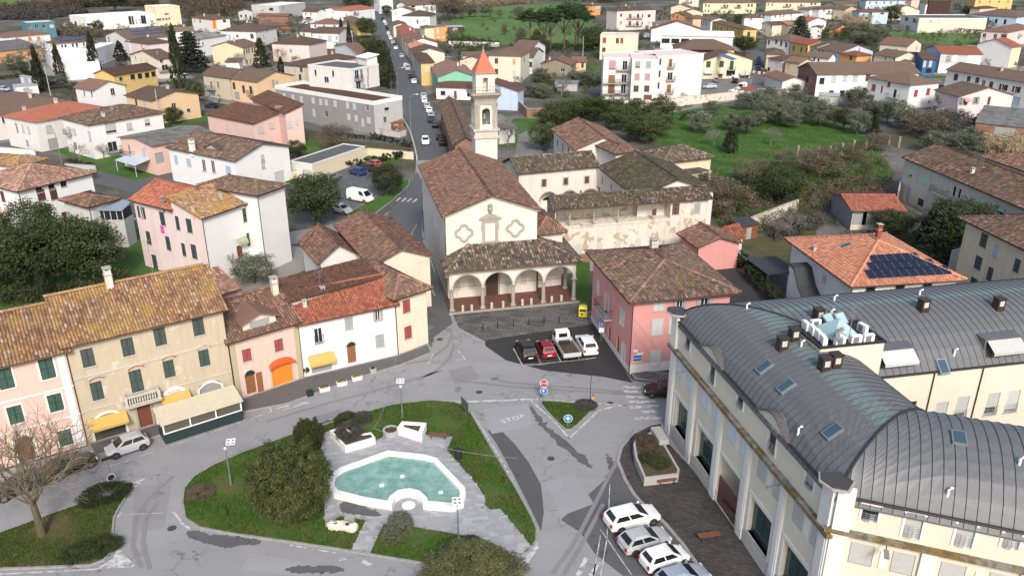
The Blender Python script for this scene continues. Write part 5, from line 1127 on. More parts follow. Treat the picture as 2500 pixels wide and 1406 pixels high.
for a in range(4):
 R_=np.array([[math.cos(a*RF),-math.sin(a*RF)],[math.sin(a*RF),math.cos(a*RF)]]);P0=R_@np.array([-S,-S]);e=R_@np.array([1,0])
 b.ext([(0.0,zb),(2*S,zb),(2*S,zsill),(0.0,zsill)],P0,e,-.35,0);b.ext([(0.0,zsill),(S-aw,zsill),(S-aw,zsp),(0.0,zsp)],P0,e,-.35,0);b.ext([(S+aw,zsill),(2*S,zsill),(2*S,zsp),(S+aw,zsp)],P0,e,-.35,0)
 b.ext([(0.0,z3)]+[(0.0,zsp)]+arc_pts(S-aw,S+aw,zsp)+[(2*S,zsp),(2*S,z3)],P0,e,-.35,0)
obj('belfry',b.mesh('belfry',TOW),tow)
b=MB()
for a in range(4):
 R_=np.array([[math.cos(a*RF),-math.sin(a*RF)],[math.sin(a*RF),math.cos(a*RF)]]);P0=R_@np.array([-S,-S]);e=R_@np.array([1,0])
 for s0,s1 in((.28,.72),(2*S-.72,2*S-.28)):b.ext([(s0,zb),(s1,zb),(s1,z3),(s0,z3)],P0,e,0,.1);b.ext([(s0-.08,z3-.35),(s1+.08,z3-.35),(s1+.08,z3),(s0-.08,z3)],P0,e,.1,.16)
obj('pilaster',b.mesh('pilaster',M_STONE),tow)
b=MB();b.box(-S,S,-S,S,z3,z4-.75);b.box(-S-.12,S+.12,-S-.12,S+.12,z3,z3+.25)
for a in range(4):
 R_=np.array([[math.cos(a*RF),-math.sin(a*RF)],[math.sin(a*RF),math.cos(a*RF)]]);P0=R_@np.array([-S,-S]);e=R_@np.array([1,0])
 for i in range(14):s0=2*S*(i+.25)/14;b.ext([(s0,z4-1.0),(s0+.13,z4-1.0),(s0+.13,z4-.78),(s0,z4-.78)],P0,e,0,.14)
b.frustum((-S-.15,S+.15,-S-.15,S+.15),(-S-.55,S+.55,-S-.55,S+.55),z4-.75,z4-.25);b.box(-S-.6,S+.6,-S-.6,S+.6,z4-.25,z4);obj('cornice',b.mesh('cornice',M_STONE),tow)
b=MB();U=1.42
for p0,p1 in(((-U,-U),(U,-U)),((U,-U),(U,U)),((U,U),(-U,U)),((-U,U),(-U,-U))):wall_panel(b,p0,p1,z4,z6,[(U-.36,U+.36,z4+.1,z6-.55)],1.1)
b.box(-U,U,-U,U,z6-.06,z6);obj('upper_stage',b.mesh('upper_stage',TOW),tow)
b=MB();b.frustum((-U-.12,U+.12,-U-.12,U+.12),(-U-.18,U+.18,-U-.18,U+.18),z6,z6+.2);obj('spire_base',b.mesh('spire_base',M_STONE),tow)
b=MB();b.frustum((-U-.1,U+.1,-U-.1,U+.1),(-.12,.12,-.12,.12),z6+.2,z7-.3);obj('spire',b.mesh('spire',stucco('spire_tiles',(.46,.15,.095),.5)),tow)
b=MB();b.lathe([(.16,z7-.35),(.2,z7-.1),(.06,z7),(.05,z7+.5)],8);obj('finial',b.mesh('finial',M_STONE),tow)
b=MB();b.lathe([(.5,zsill+.7),(.44,zsill+.85),(.33,zsill+1.3),(.26,zsill+1.55),(.05,zsill+1.7)],14);obj('bell',b.mesh('bell',flat('bronze_patina',(.13,.22,.18),.5,.3)),tow)
b=MB();b.box(-S+.3,S-.3,-.09,.09,zsill+1.7,zsill+1.9);obj('bell_beam',b.mesh('bell_beam',M_WOOD),tow)
b=MB();E_=S+.45
for z in(.45,.95):b.tube([(-E_,-E_,z4+z),(E_,-E_,z4+z),(E_,E_,z4+z),(-E_,E_,z4+z),(-E_,-E_,z4+z)],.022,4)
for i in range(9):
 t=-E_+2*E_*i/8
 for q in((t,-E_),(t,E_),(-E_,t),(E_,t)):b.box(q[0]-.015,q[0]+.015,q[1]-.015,q[1]+.015,z4,z4+.95)
obj('railing',b.mesh('railing',M_DARK),tow)
# cloister
clo=house('whitewashed convent cloister with mossy brown tile roofs, an open upper gallery and flaking wall','p',5.2,(1349,515),(1741,487),7.2,'b','peeled','dark',name='convent',cat='convent',near=True,rise=1.15,ov=.5,
 R='e,1990,195,_3.6,17.5,2.4;e,2285,172,b,.6,1.0;e,2440,150,b,1.1,1.7=;f,125,145,s,1.0,1.5')
b=MB();b.lathe([(.2,0),(.16,.1),(.15,1.7),(.2,1.85),(.22,2.0)],8);gcm=b.mesh('gallery_column',M_STONE)
for x,y in((1672,205),(1848,190),(2025,175)):
 s_,z=on_wall(clo.P[1],clo.P[2],'e',x,y);obj('gallery_column',gcm,clo.root,clo.T((clo.x-.2,-clo.y+s_,4.35)))
b=MB();b.box(-8.8,8.8,-.06,.3,-.12,0);s_,z=on_wall(clo.P[1],clo.P[2],'e',1990,200);obj('parapet',b.mesh('parapet',M_STONEL),clo.root,clo.T((clo.x,-clo.y+s_,4.35)),RF)
for x,y in((1732,450),(1885,430),(2020,410),(2165,395)):
 s_,z=on_wall(clo.P[1],clo.P[2],'e',x,y);b=MB();b.ext([(-.45,0)]+arc_pts(-.45,.45,1.3)+[(.45,0)],(0,0),(1,0),0,.06);obj('blind_arch',b.mesh('blind_arch',M_STONEL),clo.root,clo.T((clo.x,-clo.y+s_,max(.1,z-1))),RF)
wn=house('','p',8,(1262,426),(1468,408),7.6,'b','church','dark',into=clo,near=True,rise=1.6,trim=.2,R='b,1482,1330,b,.8,1.2;b,1640,1318,b,.8,1.2;b,1793,1307,b,.8,1.2;e,1515,95,_1.5,3.0,3.0;e,1665,85,_1.5,3.0,3.0;e,1815,72,_1.5,3.0,3.0')
for x in(1515,1665,1815):
 s_,z=on_wall(wn.P[1],wn.P[2],'e',x,35+(1815-x)*.08)
 b=MB();a=arc_pts(-1.5,1.5,0);b.ext([(-1.5,1.5)]+a[:8]+[(0,1.5)],(0,0),(1,0),-.3,.02);b.ext([(0,1.5)]+a[7:]+[(1.5,1.5)],(0,0),(1,0),-.3,.02);arch_ring(b,3.0,0,.2,.02,.07,s0=-1.5,k=1)
 q=on_wall(wn.P[1],wn.P[2],'e',x,92-(x-1515)*.075)[1]+1.5
 obj('arch',b.mesh('arch',[WALL['church'],M_STONE]),wn.root,wn.T((wn.x,-wn.y+s_,q-1.5)),wn.rot0+RF)
we=house('','p',(1459,409),(1553,484),(1750,470),7.5,'a','church','moss',into=clo,near=True,rise=2.3,F='b,1905,1310,d,.7,1.1;b,1968,1365,d,.7,1.1')
wx=house('','p',8,(1622,400),(1745,386),6.8,'hip','oldyellow','dark',into=clo,near=True,rise=1.6,F='')
house('','p',5,(1672,432),(1736,418),5.2,'flat','oldyellow','dark',into=clo,near=True,R='c,180,1215,d,2.4,1.6;c,50,1255,b,.8,1',parapet=.1)
house('','p',9,(1500,378),(1560,372),7.6,'hip','church','brick',into=clo,near=True)
house('tall convent barn with a tawny hipped tile roof and pale pilastered wall','p',(1346,317),(1403,368),(1535,356),7.0,'a','church','brick',near=True,rise=2.1,F='b,1580,1040,k,.6,1.2;b,1620,1070,k,.6,1.5;b,1660,1090,k,.6,1.2',name='barn',cat='barn')

# ------------------------------------------------------------------ the copper-roofed block on the right
BP0=at('p',1625.6,1047)[:2];BP1=at('p',2029,1289,9.15)[:2];BLW=np.hypot(*(BP1-BP0))
en=(BP0-BP1)/BLW;ee=np.array([en[1],-en[0]]) # north along the facade, east into the block
BQ=at('p',2500,1390,9.15)[:2];es=(BQ-BP1)/np.hypot(*(BQ-BP1));qi=np.array([-es[1],es[0]]) # along the south-east front, and inwards
big=thing('copper_roofed_block','large cream block with curved grey-green copper roof wrapping round two streets','building',(*BP1,0),math.atan2(-ee[0],ee[1])if False else 0.0)
WD_W,WD_N,RISE,EAVE=10.5,13.2,3.0,11.55
def arcz(t):
 """height over the eave across the barrel, t from 0 to 1"""
 c,s=1.0,.34;R_=(c*c/4+s*s)/(2*s);y0=R_-s
 return(math.sqrt(max(0,R_*R_-(t-.5)**2))-y0)/s*RISE
COP=MATS.setdefault('copper',None)
m,t,b_=_mat('weathered_copper');co=_coord(t)
c_=_mix(t,_noise(t,co,1.2,6,.7),(.092,.096,.10),(.165,.168,.172))
gm=_ramp(t,_noise(t,co,.14,5,.68),[(.52,G(0)),(.62,G(.85))]);c_=_mix(t,gm,c_,(.19,.30,.275))
gs=_ramp(t,_noise(t,_coord(t,(1,1,.3)),2.2,5,.7),[(.52,G(0)),(.75,G(.3))]);c_=_mix(t,gs,c_,(.22,.225,.225))
br_=_ramp(t,_noise(t,co,.3,4,.6),[(.6,G(0)),(.75,G(.35))]);c_=_mix(t,br_,c_,(.10,.065,.05))
t.links.new(c_,b_.inputs['Base Color']);b_.inputs['Roughness'].default_value=.55;b_.inputs['Metallic'].default_value=.15;_bump(t,b_,_noise(t,co,3,3),.2,.05);COP=m
M_SEAM=flat('seam_metal',(.03,.032,.034),.5,.3)
def strip(P0,dirn,inw,wd,qa,qb,w_,name='roof_panel',z0=EAVE):
 """one standing-seam strip: from depth q0 to q1 of a barrel wd deep"""
 n=12;b=MB();V=[]
 for j in range(n+1):
  for a,(q0,q1)in((0,qa),(w_,qb)):q=q0+(q1-q0)*j/n;z=z0+arcz(q/wd);p=dirn*a+inw*q;V+=[(p[0],p[1],z),(p[0],p[1],z-.1)]
 F_=[]
 for j in range(n):
  o=j*4;F_+=[(o,o+2,o+6,o+4),(o+5,o+7,o+3,o+1),(o+4,o+5,o+1,o),(o+2,o+3,o+7,o+6)]
 F_+=[(0,1,3,2),(4*n+2,4*n+3,4*n+1,4*n)]
 q0,q1=qa;b.add(V,F_,0);q1=max(q1,q0+.01);b.tube([(*(inw*(q0+(q1-q0)*j/n)),z0+arcz((q0+(q1-q0)*j/n)/wd)+.02)for j in range(n+1)],.02,4,1)
 me=b.mesh(name,[COP,M_SEAM]);bm_=bmesh.new();bm_.from_mesh(me);bmesh.ops.recalc_face_normals(bm_,faces=bm_.faces);bm_.to_mesh(me);bm_.free();return me
W_=.62
MIT=math.tan(math.radians(90-60.7))
nW=int(BLW/W_);wW=BLW/nW
e3=lambda v:np.array([v[0],v[1]])
cache={}
def wend(N):q=WD_W if N>=WD_W*MIT else N/MIT;return(-.15,max(-.14,min(q,(BLW-N)/WD_N*WD_W if N>BLW-WD_N else 99)))
def nend(E_):return(max(0.0,WD_N-E_/WD_W*WD_N),WD_N)
def send(l):return(-.15,min(WD_W,l/MIT))
NL=36.0;nN=int(NL/W_);SLEN=26.0;nS=int(SLEN/W_)
for n_,st_,fn,dr,iw,wd,org in((nW,wW,wend,en,ee,WD_W,en*0),(nN,W_,nend,ee,en,WD_N,en*(BLW-WD_N)),(nS,W_,send,es,qi,WD_W,en*0)):
 for i in range(n_):
  qa,qb=fn(i*st_),fn((i+1)*st_);key=(fn,round(qa[0],3),round(qa[1],3),round(qb[0],3),round(qb[1],3))
  if max(qa[1]-qa[0],qb[1]-qb[0])<.2:continue
  if key not in cache:cache[key]=strip(None,dr,iw,wd,qa,qb,st_)
  p=org+dr*i*st_;obj('roof_panel',cache[key],big,(p[0],p[1],0))
for P_ in([(*(en*N+ee*N/MIT),EAVE+arcz(N/MIT/WD_W)+.04)for N in np.linspace(.05,WD_W*MIT,14)],[(*(en*(BLW-t*WD_N)+ee*t*WD_W),EAVE+arcz(t)+.04)for t in np.linspace(.02,1,16)]):
 b=MB();b.tube(P_,.09,6);obj('hip_cap',b.mesh('hip_cap',M_SEAM),big)
def bigz(p):
 """roof height over a point (relative to the corner)"""
 N,E_=p@en,p@ee;l,q=p@es,p@qi;z=None
 if 0<=N<=BLW and 0<=E_<=WD_W and E_<=N/MIT+.01 and not(N>BLW-WD_N and E_>(BLW-N)/WD_N*WD_W):z=EAVE+arcz(E_/WD_W)
 elif BLW-WD_N<=N<=BLW and 0<=E_:z=EAVE+arcz((N-BLW+WD_N)/WD_N)
 elif l>=0 and 0<=q<=WD_W:z=EAVE+arcz(q/WD_W)
 return z
def on_big(r,x,y):
 d=ray(r,x,y)
 for t in np.arange(20,140,.1):
  q=np.array([0,0,CAM_H])+d*t;z=bigz(q[:2]-BP1)
  if z is not None and q[2]<=z:return(*(q[:2]-BP1),z)
 return None
L2=lambda N,E_=0.0:tuple(en*N+ee*E_)
# walls. west front: s runs from the north end (0) to the corner (BLW)
HW=[];bays=[(0,5.1),(5.3,10.2),(10.4,15.2),(15.4,20.2),(20.4,25.0)]
shop=[(1.8,4.5),(6.65,9.6),(11.1,14.5),(16.4,19.4),(21.3,24.3)]
for i,(a,b2)in enumerate(shop):HW.append((a,b2,1.5 if i!=2 else .15,4.5 if i!=2 else 4.6)+((.45,)if i!=2 else(3.0,)))
upw=[]
for a,b2 in bays:
 for f0,f1 in((1.25,2.5),(3.5,4.65)):upw.append((a+f0-.05,a+f1-.05))
HW+=[(a,b2,6.6,8.15,.1)for a,b2 in upw]
topw=[(2.5,3.55,9.9,11.05),(7.6,8.6,9.4,11.2),(12.55,13.5,10.05,11.2),(17.5,18.5,9.4,11.25),(22.4,23.35,10.05,11.25)]
HW+=[q+(.35,)for q in topw]
b=MB();wall_panel(b,L2(BLW),L2(0),0,11.35,HW)
prof=[(0,11.35)]
def bump(s_):
 for c0,c1 in((5.4,10.1),(15.4,20.2)):
  if c0<s_<c1:return .5*(1-math.cos(2*math.pi*(s_-c0)/(c1-c0)))**.8*1.05
 return 0.0
ss=np.linspace(0,BLW,80)
b.ext([(0.0,11.34)]+[(s_,11.5+bump(s_))for s_ in ss]+[(BLW,11.34)],L2(BLW),-en,-.3,0)
SE_H=[(1.5,2.4,10.25,11.4,.3),(3.85,4.8,9.65,11.45,.3),(6.55,7.5,9.8,11.5,.3),(8.9,9.75,10.4,11.5,.3),(11.4,12.4,9.7,11.5,.3),(14,15,9.7,11.5,.3)]
SE_L=[(1.25,2.58),(3.6,4.85),(6.2,7.55),(8.75,10.0),(11.3,12.6),(14,15.3)]
wall_panel(b,(0,0),tuple(es*SLEN),0,11.5,SE_H+[(a,b2,6.95,8.5,.12)for a,b2 in SE_L]+[(a+.2,b2+.9,1.2,4.4,.4)for a,b2 in SE_L[::2]])
# courtyard wall, back and ends
CN=BLW-WD_N
cw=[('i',1620,240,'dk',1.0,1.7),('i',1840,255,'/B9',1.1,2.0),('i',1988,215,'/B7',1.1,2.0),('i',2205,190,'/B6',1.1,2.0),('i',2348,172,'/w8',1.1,2.0),('i',2195,440,'*',3.0,1.6),('i',2420,480,'_3.0',2.2,3.0)]
CW0,CW1=L2(CN,WD_W),L2(CN,NL);Wc0,Wc1=BP1+np.array(CW0),BP1+np.array(CW1)
hc=[];cwp=[]
for r,x,y,st,ww,hh in cw:
 s_,z=on_wall(Wc0,Wc1,r,x,y);z0_=max(.1,z-hh/2)
 if s_-ww/2<.1:continue
 hc.append((s_-ww/2,s_+ww/2,z0_,z0_+hh)+((3.0,)if st[0]=='_' else(.2,)));cwp.append((s_,z0_,ww,hh,st))
wall_panel(b,CW0,CW1,0,EAVE-.05,hc)
wall_panel(b,L2(BLW,NL),L2(BLW),0,EAVE,[]);wall_panel(b,L2(CN,WD_W),L2(WD_W*MIT,WD_W),0,EAVE,[])
p_in=es*WD_W*MIT+qi*WD_W if False else None
wall_panel(b,tuple(es*SLEN+qi*WD_W),tuple(es*5.9+qi*WD_W),0,EAVE,[])
obj('wall',b.mesh('wall',WALL['bigb']),big)
fw=math.atan2(*(-en)[::-1]);fs=math.atan2(*es[::-1])
def onW(s_,z,d=0.0):p=en*(BLW-s_)-ee*d;return(p[0],p[1],z)
def onS(s_,z,d=0.0):p=es*s_-qi*d;return(p[0],p[1],z)
M_GREENG=flat('green_glass',(.02,.055,.055),.1,0,.15,.8)
def shopwin(w_,h_):
 b=MB();b.box(-w_/2,-.03,.3,.36,0,h_);b.box(.03,w_/2,.3,.36,0,h_);b.box(-.03,.03,.28,.38,0,h_,1);b.box(-w_/2,w_/2,.27,.38,-.06,0,1);b.box(-w_/2-.1,w_/2+.1,-.1,.3,-.16,-.06,2)
 return b.mesh('shop_window',[M_GREENG,M_DARK,M_STONEL])
for i,(a,b2)in enumerate(shop):
 if i==2:
  g=MB();n=17
  for j in range(n+1):x=-1.65+3.3*j/n;g.box(x-.02,x+.02,.05,.09,0,2.6)
  for z in np.linspace(.1,2.6,14):g.box(-1.65,1.65,.06,.08,z-.02,z+.02)
  obj('gate',g.mesh('gate',flat('maroon_paint',(.09,.025,.025),.5)),big,onW((a+b2)/2,.16),fw)
 else:obj('shop_window',shopwin(b2-a,3.0),big,onW((a+b2)/2,1.56),fw)
pm={}
for i,(a,b2)in enumerate(upw):
 o=obj('window',wmesh('frame',round(b2-a,2),1.55,'k',0,0,1),big,onW((a+b2)/2,6.6,.08),fw);obj('blind',wmesh('blind',round(b2-a,2)-.06,1.5,'S' if i<6 else 'B',1.0),o,(0,.02,.03))  # north-end window panels: sky reflection put into the blind's pale blue colour
for a,b2 in SE_L:
 o=obj('window',wmesh('frame',round(b2-a,2),1.55,'k',0,0,1),big,onS((a+b2)/2,6.95,.08),fs);obj('blind',wmesh('blind',round(b2-a,2)-.06,1.5,'B',1.0),o,(0,.02,.03))
def belly_rail(w_,h_=.9):
 b=MB()
 for j in range(7):
  z=h_*(j+.5)/7;bl=.14+.16*math.sin(math.pi*(j+.5)/7)
  b.tube([(-w_/2,-.02,z),(-w_/4,-bl*.8,z),(0,-bl,z),(w_/4,-bl*.8,z),(w_/2,-.02,z)],.014,4)
 for x in(-w_/4,0,w_/4):b.tube([(x,-.1,0),(x,-.29 if x==0 else-.24,h_/2),(x,-.1,h_)],.014,4)
 return b.mesh('railing',M_STEEL)
def topwin(pos,ang,a,b2,z0_,z1_,blind):
 w_,h_=round(b2-a,2),round(z1_-z0_,2);o=obj('window',wmesh('frame',w_,h_,'k',0,.14,1),big,pos,ang);obj('pane',wmesh('pane',w_,h_),o)
 if blind:obj('blind',wmesh('blind',w_,h_,'B',blind),o)
 obj('railing',belly_rail(w_-.04,min(.95,h_*.55)),o)
for a,b2,z0_,z1_ in topw:topwin(onW((a+b2)/2,z0_),fw,a,b2,z0_,z1_,.0 if a<20 else .8)
for i,q in enumerate(SE_H):topwin(onS((q[0]+q[1])/2,q[2]),fs,*q[:4],(0,1.0,1.0,1.0,.7,.5)[i])
# white pilasters, panels, cornices, plinth
for s0,s1 in((-.0,1.0),(4.85,5.75),(9.95,10.9),(14.9,15.75),(20.0,20.75),(24.75,BLW)):
 b=MB();b.ext([(s0,0),(s1,0),(s1,8.6),(s0,8.6)],L2(BLW),-en,0,.16)
 b.ext([(s0+.14,.9),(s1-.14,.9),(s1-.14,8.3),(s0+.14,8.3)],L2(BLW),-en,.16,.2);obj('pilaster',b.mesh('pilaster',WALL['bigw']),big)
for s0,s1 in((0,.95),(5.1,5.95),(10.25,11.1),(15.5,16.3)):
 b=MB();b.ext([(s0,0),(s1,0),(s1,9.0),(s0,9.0)],(0,0),es,0,.16);obj('pilaster',b.mesh('pilaster',WALL['bigw']),big)
b=MB();b.ext([(-.0,8.9),(1.0,8.9),(1.0,12.35),(0,12.35)],(0,0),es,0,.3);obj('turret',b.mesh('turret',WALL['bigw']),big);b=MB();b.ext([(BLW-1.1,8.9),(BLW,8.9),(BLW,12.35),(BLW-1.1,12.35)],L2(BLW),-en,0,.3);obj('turret',b.mesh('turret',WALL['bigw']),big);b=MB();b.ext([(-.15,8.9),(1.0,8.9),(1.0,12.2),(-.15,12.2)],L2(BLW),-en,0,.25)
obj('turret',b.mesh('turret',WALL['bigw']),big)
for a,b2 in bays:
 b=MB();b.ext([(a+2.7,6.7),(a+3.2,6.7),(a+3.2,8.05),(a+2.7,8.05)],L2(BLW),-en,0,.05);obj('wall_panel',b.mesh('wall_panel',WALL['bigw']),big)
for s0 in(2.95,5.3,8.05,10.4):b=MB();b.ext([(s0,7.05),(s0+.4,7.05),(s0+.4,8.3),(s0,8.3)],(0,0),es,0,.05);obj('wall_panel',b.mesh('wall_panel',WALL['bigw']),big)
lich=MATS.get('lichen')or None
m,t,b_=_mat('lichened_stone');co=_coord(t);c_=_mix(t,_ramp(t,_noise(t,co,.9,6,.7),[(.45,G(0)),(.55,G(1))]),(.21,.20,.175),(.19,.115,.03));c_=_mix(t,_ramp(t,_noise(t,co,2.5,4),[(.45,G(0)),(.6,G(.7))]),c_,(.07,.065,.055));t.links.new(c_,b_.inputs['Base Color']);b_.inputs['Roughness'].default_value=.95;LICH=m
b=MB();b.ext([(-.3,8.62),(BLW+.3,8.62),(BLW+.3,8.95),(-.3,8.95)],L2(BLW),-en,0,.42);b.ext([(-.4,9.05),(SLEN,9.05),(SLEN,9.35),(-.4,9.35)],(0,0),es,0,.34);obj('cornice',b.mesh('cornice',LICH),big)
b=MB();b.ext([(0,0),(BLW,0),(BLW,.9),(0,.9)],L2(BLW),-en,0,.09)if False else None
for(a,c0)in((1.0,1.75),(4.55,4.85),(5.75,6.6),(9.65,9.95),(10.9,11.05),(14.55,14.9),(15.75,16.35),(19.45,20.0),(20.75,21.25),(24.35,24.75)):b.ext([(a,0),(c0,0),(c0,1.2),(a,1.2)],L2(BLW),-en,0,.07);obj('plinth',b.mesh('plinth',M_STONEL),big);b=MB()
for i,(a,c0)in enumerate(shop):
 if i!=2:b.ext([(a-.05,0),(c0+.05,0),(c0+.05,1.35),(a-.05,1.35)],L2(BLW),-en,0,.1);obj('plinth',b.mesh('plinth',M_STONEL),big);b=MB()
for s_,w_ in((2.95,3.0),(8.1,3.2),(12.75,3.6),(17.9,3.2),(22.8,3.2)):
 b=MB();b.box(-w_/2-.2,-w_/2,-.06,0,.9,4.6);b.box(w_/2,w_/2+.2,-.06,0,.9,4.6);b.box(-w_/2-.2,w_/2+.2,-.06,0,4.6,4.85);obj('window_surround',b.mesh('window_surround',WALL['bigw']),big,onW(s_,.15),fw)
# turret caps at both corners, gutters, curved parapet caps
for pos,ang in((onW(BLW-.3,12.35),fw),(onW(.35,12.2),fw)):
 b=MB();P_=[(-1.0,-.6),(-.2,-1.05),(.75,-.75),(1.2,.1),(.4,1.0),(-.8,.7)];b.prism(P_,0,.12);b.prism(offset(P_,.12),.12,.2,1);obj('turret_cap',b.mesh('turret_cap',[M_CONC,flat('cap_slate',(.05,.045,.043),.7)]),big,pos,ang)
g=MB()
for s0,s1 in((.9,5.4),(10.1,15.4),(20.2,BLW-1.1)):g.tube([onW(s0,11.6,.12),onW(s1,11.6,.12)],.1,8)
g.tube([onS(1.0,11.68,.12),onS(SLEN,11.68,.12)],.1,8);c0,c1=np.array(CW0),np.array(CW1);g.tube([(*(c0-en*.1),EAVE),(*(c1-en*.1),EAVE)],.1,8)
obj('gutter',g.mesh('gutter',flat('black_gutter',(.018,.017,.017),.4)),big)
for c0,c1 in((5.4,10.1),(15.4,20.2)):
 n=16;xs=np.linspace(c0,c1,n+1)
 for i in range(n):
  b=MB();V=[]
  for s_ in(xs[i]+.012,xs[i+1]-.012):
   z=11.5+bump(s_);dep=0.0
   for d,dz in((.22,0),(.22,.09),(-.38,.09),(-.38,0)):V.append(onW(s_,z+dz,d))
  b.add(V,[(0,1,2,3),(7,6,5,4)]+[(j,4+j,4+(j+1)%4,(j+1)%4)for j in range(4)]);obj('coping_slate',b.mesh('coping_slate',flat('coping_slate',(.085,.075,.075),.7,0,.35,3)),big)
 # the little vault behind the parapet, running back into the roof
 b=MB();m_=20;V=[];xs=np.linspace(c0,c1,m_+1)
 for s_ in xs:
  z=11.5+bump(s_)
  q_=next((q for q in np.arange(0,5,.05)if EAVE+arcz(q/WD_W)>=z),0)
  V+=[onW(s_,z,-.3),onW(s_,z,-q_-.15),onW(s_,z-.12,-q_-.15),onW(s_,z-.12,-.3)]
 b.add(V,[(i*4+j,i*4+4+j,i*4+4+(j+1)%4,i*4+(j+1)%4)for i in range(m_)for j in range(4)]);obj('roof_vault',b.mesh('roof_vault',COP),big)
# courtyard windows with bowed railings, pipes
ca=math.atan2(*(ee)[::-1])
for s_,z,ww,hh,st in cwp:
 if st[0]=='_':continue
 p=c0 if False else np.array(CW0)+ee*s_;o=window(big,(p[0],p[1],z),ca,ww,hh,st,True)
 if st[0]=='/':obj('railing',belly_rail(ww+.25,.85),o)
g=MB()
for r,x,y in(('i',1745,200),('i',2075,200)):
 s_,z=on_wall(Wc0,Wc1,r,x,y);p=np.array(CW0)+ee*s_-en*.06;g.tube([(p[0],p[1],0),(p[0],p[1],EAVE)],.055,6)
obj('downpipe',g.mesh('downpipe',M_COPPERPIPE),big)
# recessed roof terraces with awnings on the courtyard slope
for(r,x,y,w_,aw)in(('f',1585,1330,3.3,'w'),('f',2370,1255,3.4,'B')):
 q=on_big(r,x,y)
 if q:
  N=np.array(q[:2])@en;p=np.array(q[:2])-en*(N-CN-.5);b=MB();b.box(-w_/2,-w_/2+.15,.3,2.6,0,1.75);b.box(w_/2-.15,w_/2,.3,2.6,0,1.75);b.box(-w_/2,w_/2,.3,2.8,1.75,1.85,1);b.box(-w_/2+.15,w_/2-.15,1.2,1.3,0,1.75,2)
  b.box(-w_/2+.5,w_/2-1.9,1.12,1.2,.05,1.7,3)
  o=obj('roof_terrace',b.mesh('roof_terrace',[COP,COP,M_GLASS,SHUT['w']]),big,(p[0],p[1],EAVE),ca)
  obj('awning',wmesh('awning',w_-.4,aw),o,(0,.35,.85));obj('railing',wmesh('rail',w_-.1,.1,.9),o)
# plant deck with glass pyramid and air conditioners
qd=at('f',1260,1330,13.3)[:2]-BP1;q2=qd
dk=obj('plant_deck',None,big)
bpy.data.objects.remove(dk)
b=MB();b.box(-2.6,2.6,-.2,3.4,-3.2,-.05);b.box(-2.7,2.7,-.3,-.12,-.05,.12,1);b.box(-2.7,2.7,3.32,3.5,-.05,.12,1);b.box(-2.7,-2.52,-.12,3.32,-.05,.12,1);b.box(2.52,2.7,-.12,3.32,-.05,.12,1);b.box(-2.52,2.52,-.12,3.32,-.05,0,1)
pd=at('f',1215,1090,14.8);p=pd[:2]-BP1
dk=obj('plant_deck',b.mesh('plant_deck',[WALL['bigb'],M_SEAM]),big,(p[0]-ee[0]*.3-en[0]*1.0,p[1]-ee[1]*.3-en[1]*1.0,14.9),ca)
b=MB();b.add([(-1.5,.2,.3),(.9,.2,.3),(.9,2.6,.3),(-1.5,2.6,.3),(-.3,1.4,1.5)],[(0,1,4),(1,2,4),(2,3,4),(3,0,4),(3,2,1,0)]);obj('glass_pyramid',b.mesh('glass_pyramid',flat('pale_glass',(.32,.45,.45),.12)),dk)
acm=MB();acm.box(-.42,.42,-.16,.16,0,.62);acm.lathe([(.24,0),(.24,.02)],16)if False else None;acm.box(-.3,.16,-.175,-.16,.07,.55,1);acm.tube([(-.07,-.178,.31),(-.07,-.19,.31)],.2,14,2);acm=acm.mesh('air_conditioner',[M_WHITE,flat('ac_grille',(.2,.2,.2),.5),M_STEEL])
for i,(x,y,a)in enumerate(((-2.1,.3,1.3),(-2.0,1.2,1.4),(-2.0,2.0,1.4),(-2.1,2.8,1.5),(-1.2,3.0,.1),(.3,-.0,0),(1.3,0,0),(1.9,1.6,-1.4),(-1.0,0,.1))):obj('air_conditioner',acm,dk,(x,y,.05),a)
b=MB();b.tube([(-.3,.0,0),(-.3,.0,3.0)],.03,6)
for z,l in((2.9,.6),(2.6,.8),(2.3,.5)):b.tube([(-.3-l/2,0,z),(-.3+l/2,0,z)],.012,4)
obj('antenna',b.mesh('antenna',M_STEEL),dk)
dm=MB();dm.lathe([(.02,0),(.2,.03),(.36,.1),(.42,.16),(.4,.17),(.2,.06)],14);dm.tube([(0,0,.0),(0,0,-.5)],.03,5);dm=dm.mesh('satellite_dish',M_STEEL)
for x,y in((-1.3,-.1),(-.8,.3)):o=obj('satellite_dish',dm,dk,(x,y,.8));o.rotation_euler=(1.0,0,.5)
o=[obj('open_skylight',None,dk)];bpy.data.objects.remove(o[0])
for x,y,a in((.3,3.0,.9),(1.2,2.9,.8)):
 b=MB();b.box(-.5,.5,-.05,.05,0,1.0);b.box(-.42,.42,-.06,-.05,.08,.92,1);q=obj('open_skylight',b.mesh('open_skylight',[M_STEEL,flat('pale_glass',(.3,.5,.5),.1)]),dk,(x,y,.1));q.rotation_euler=(-a,0,.3)
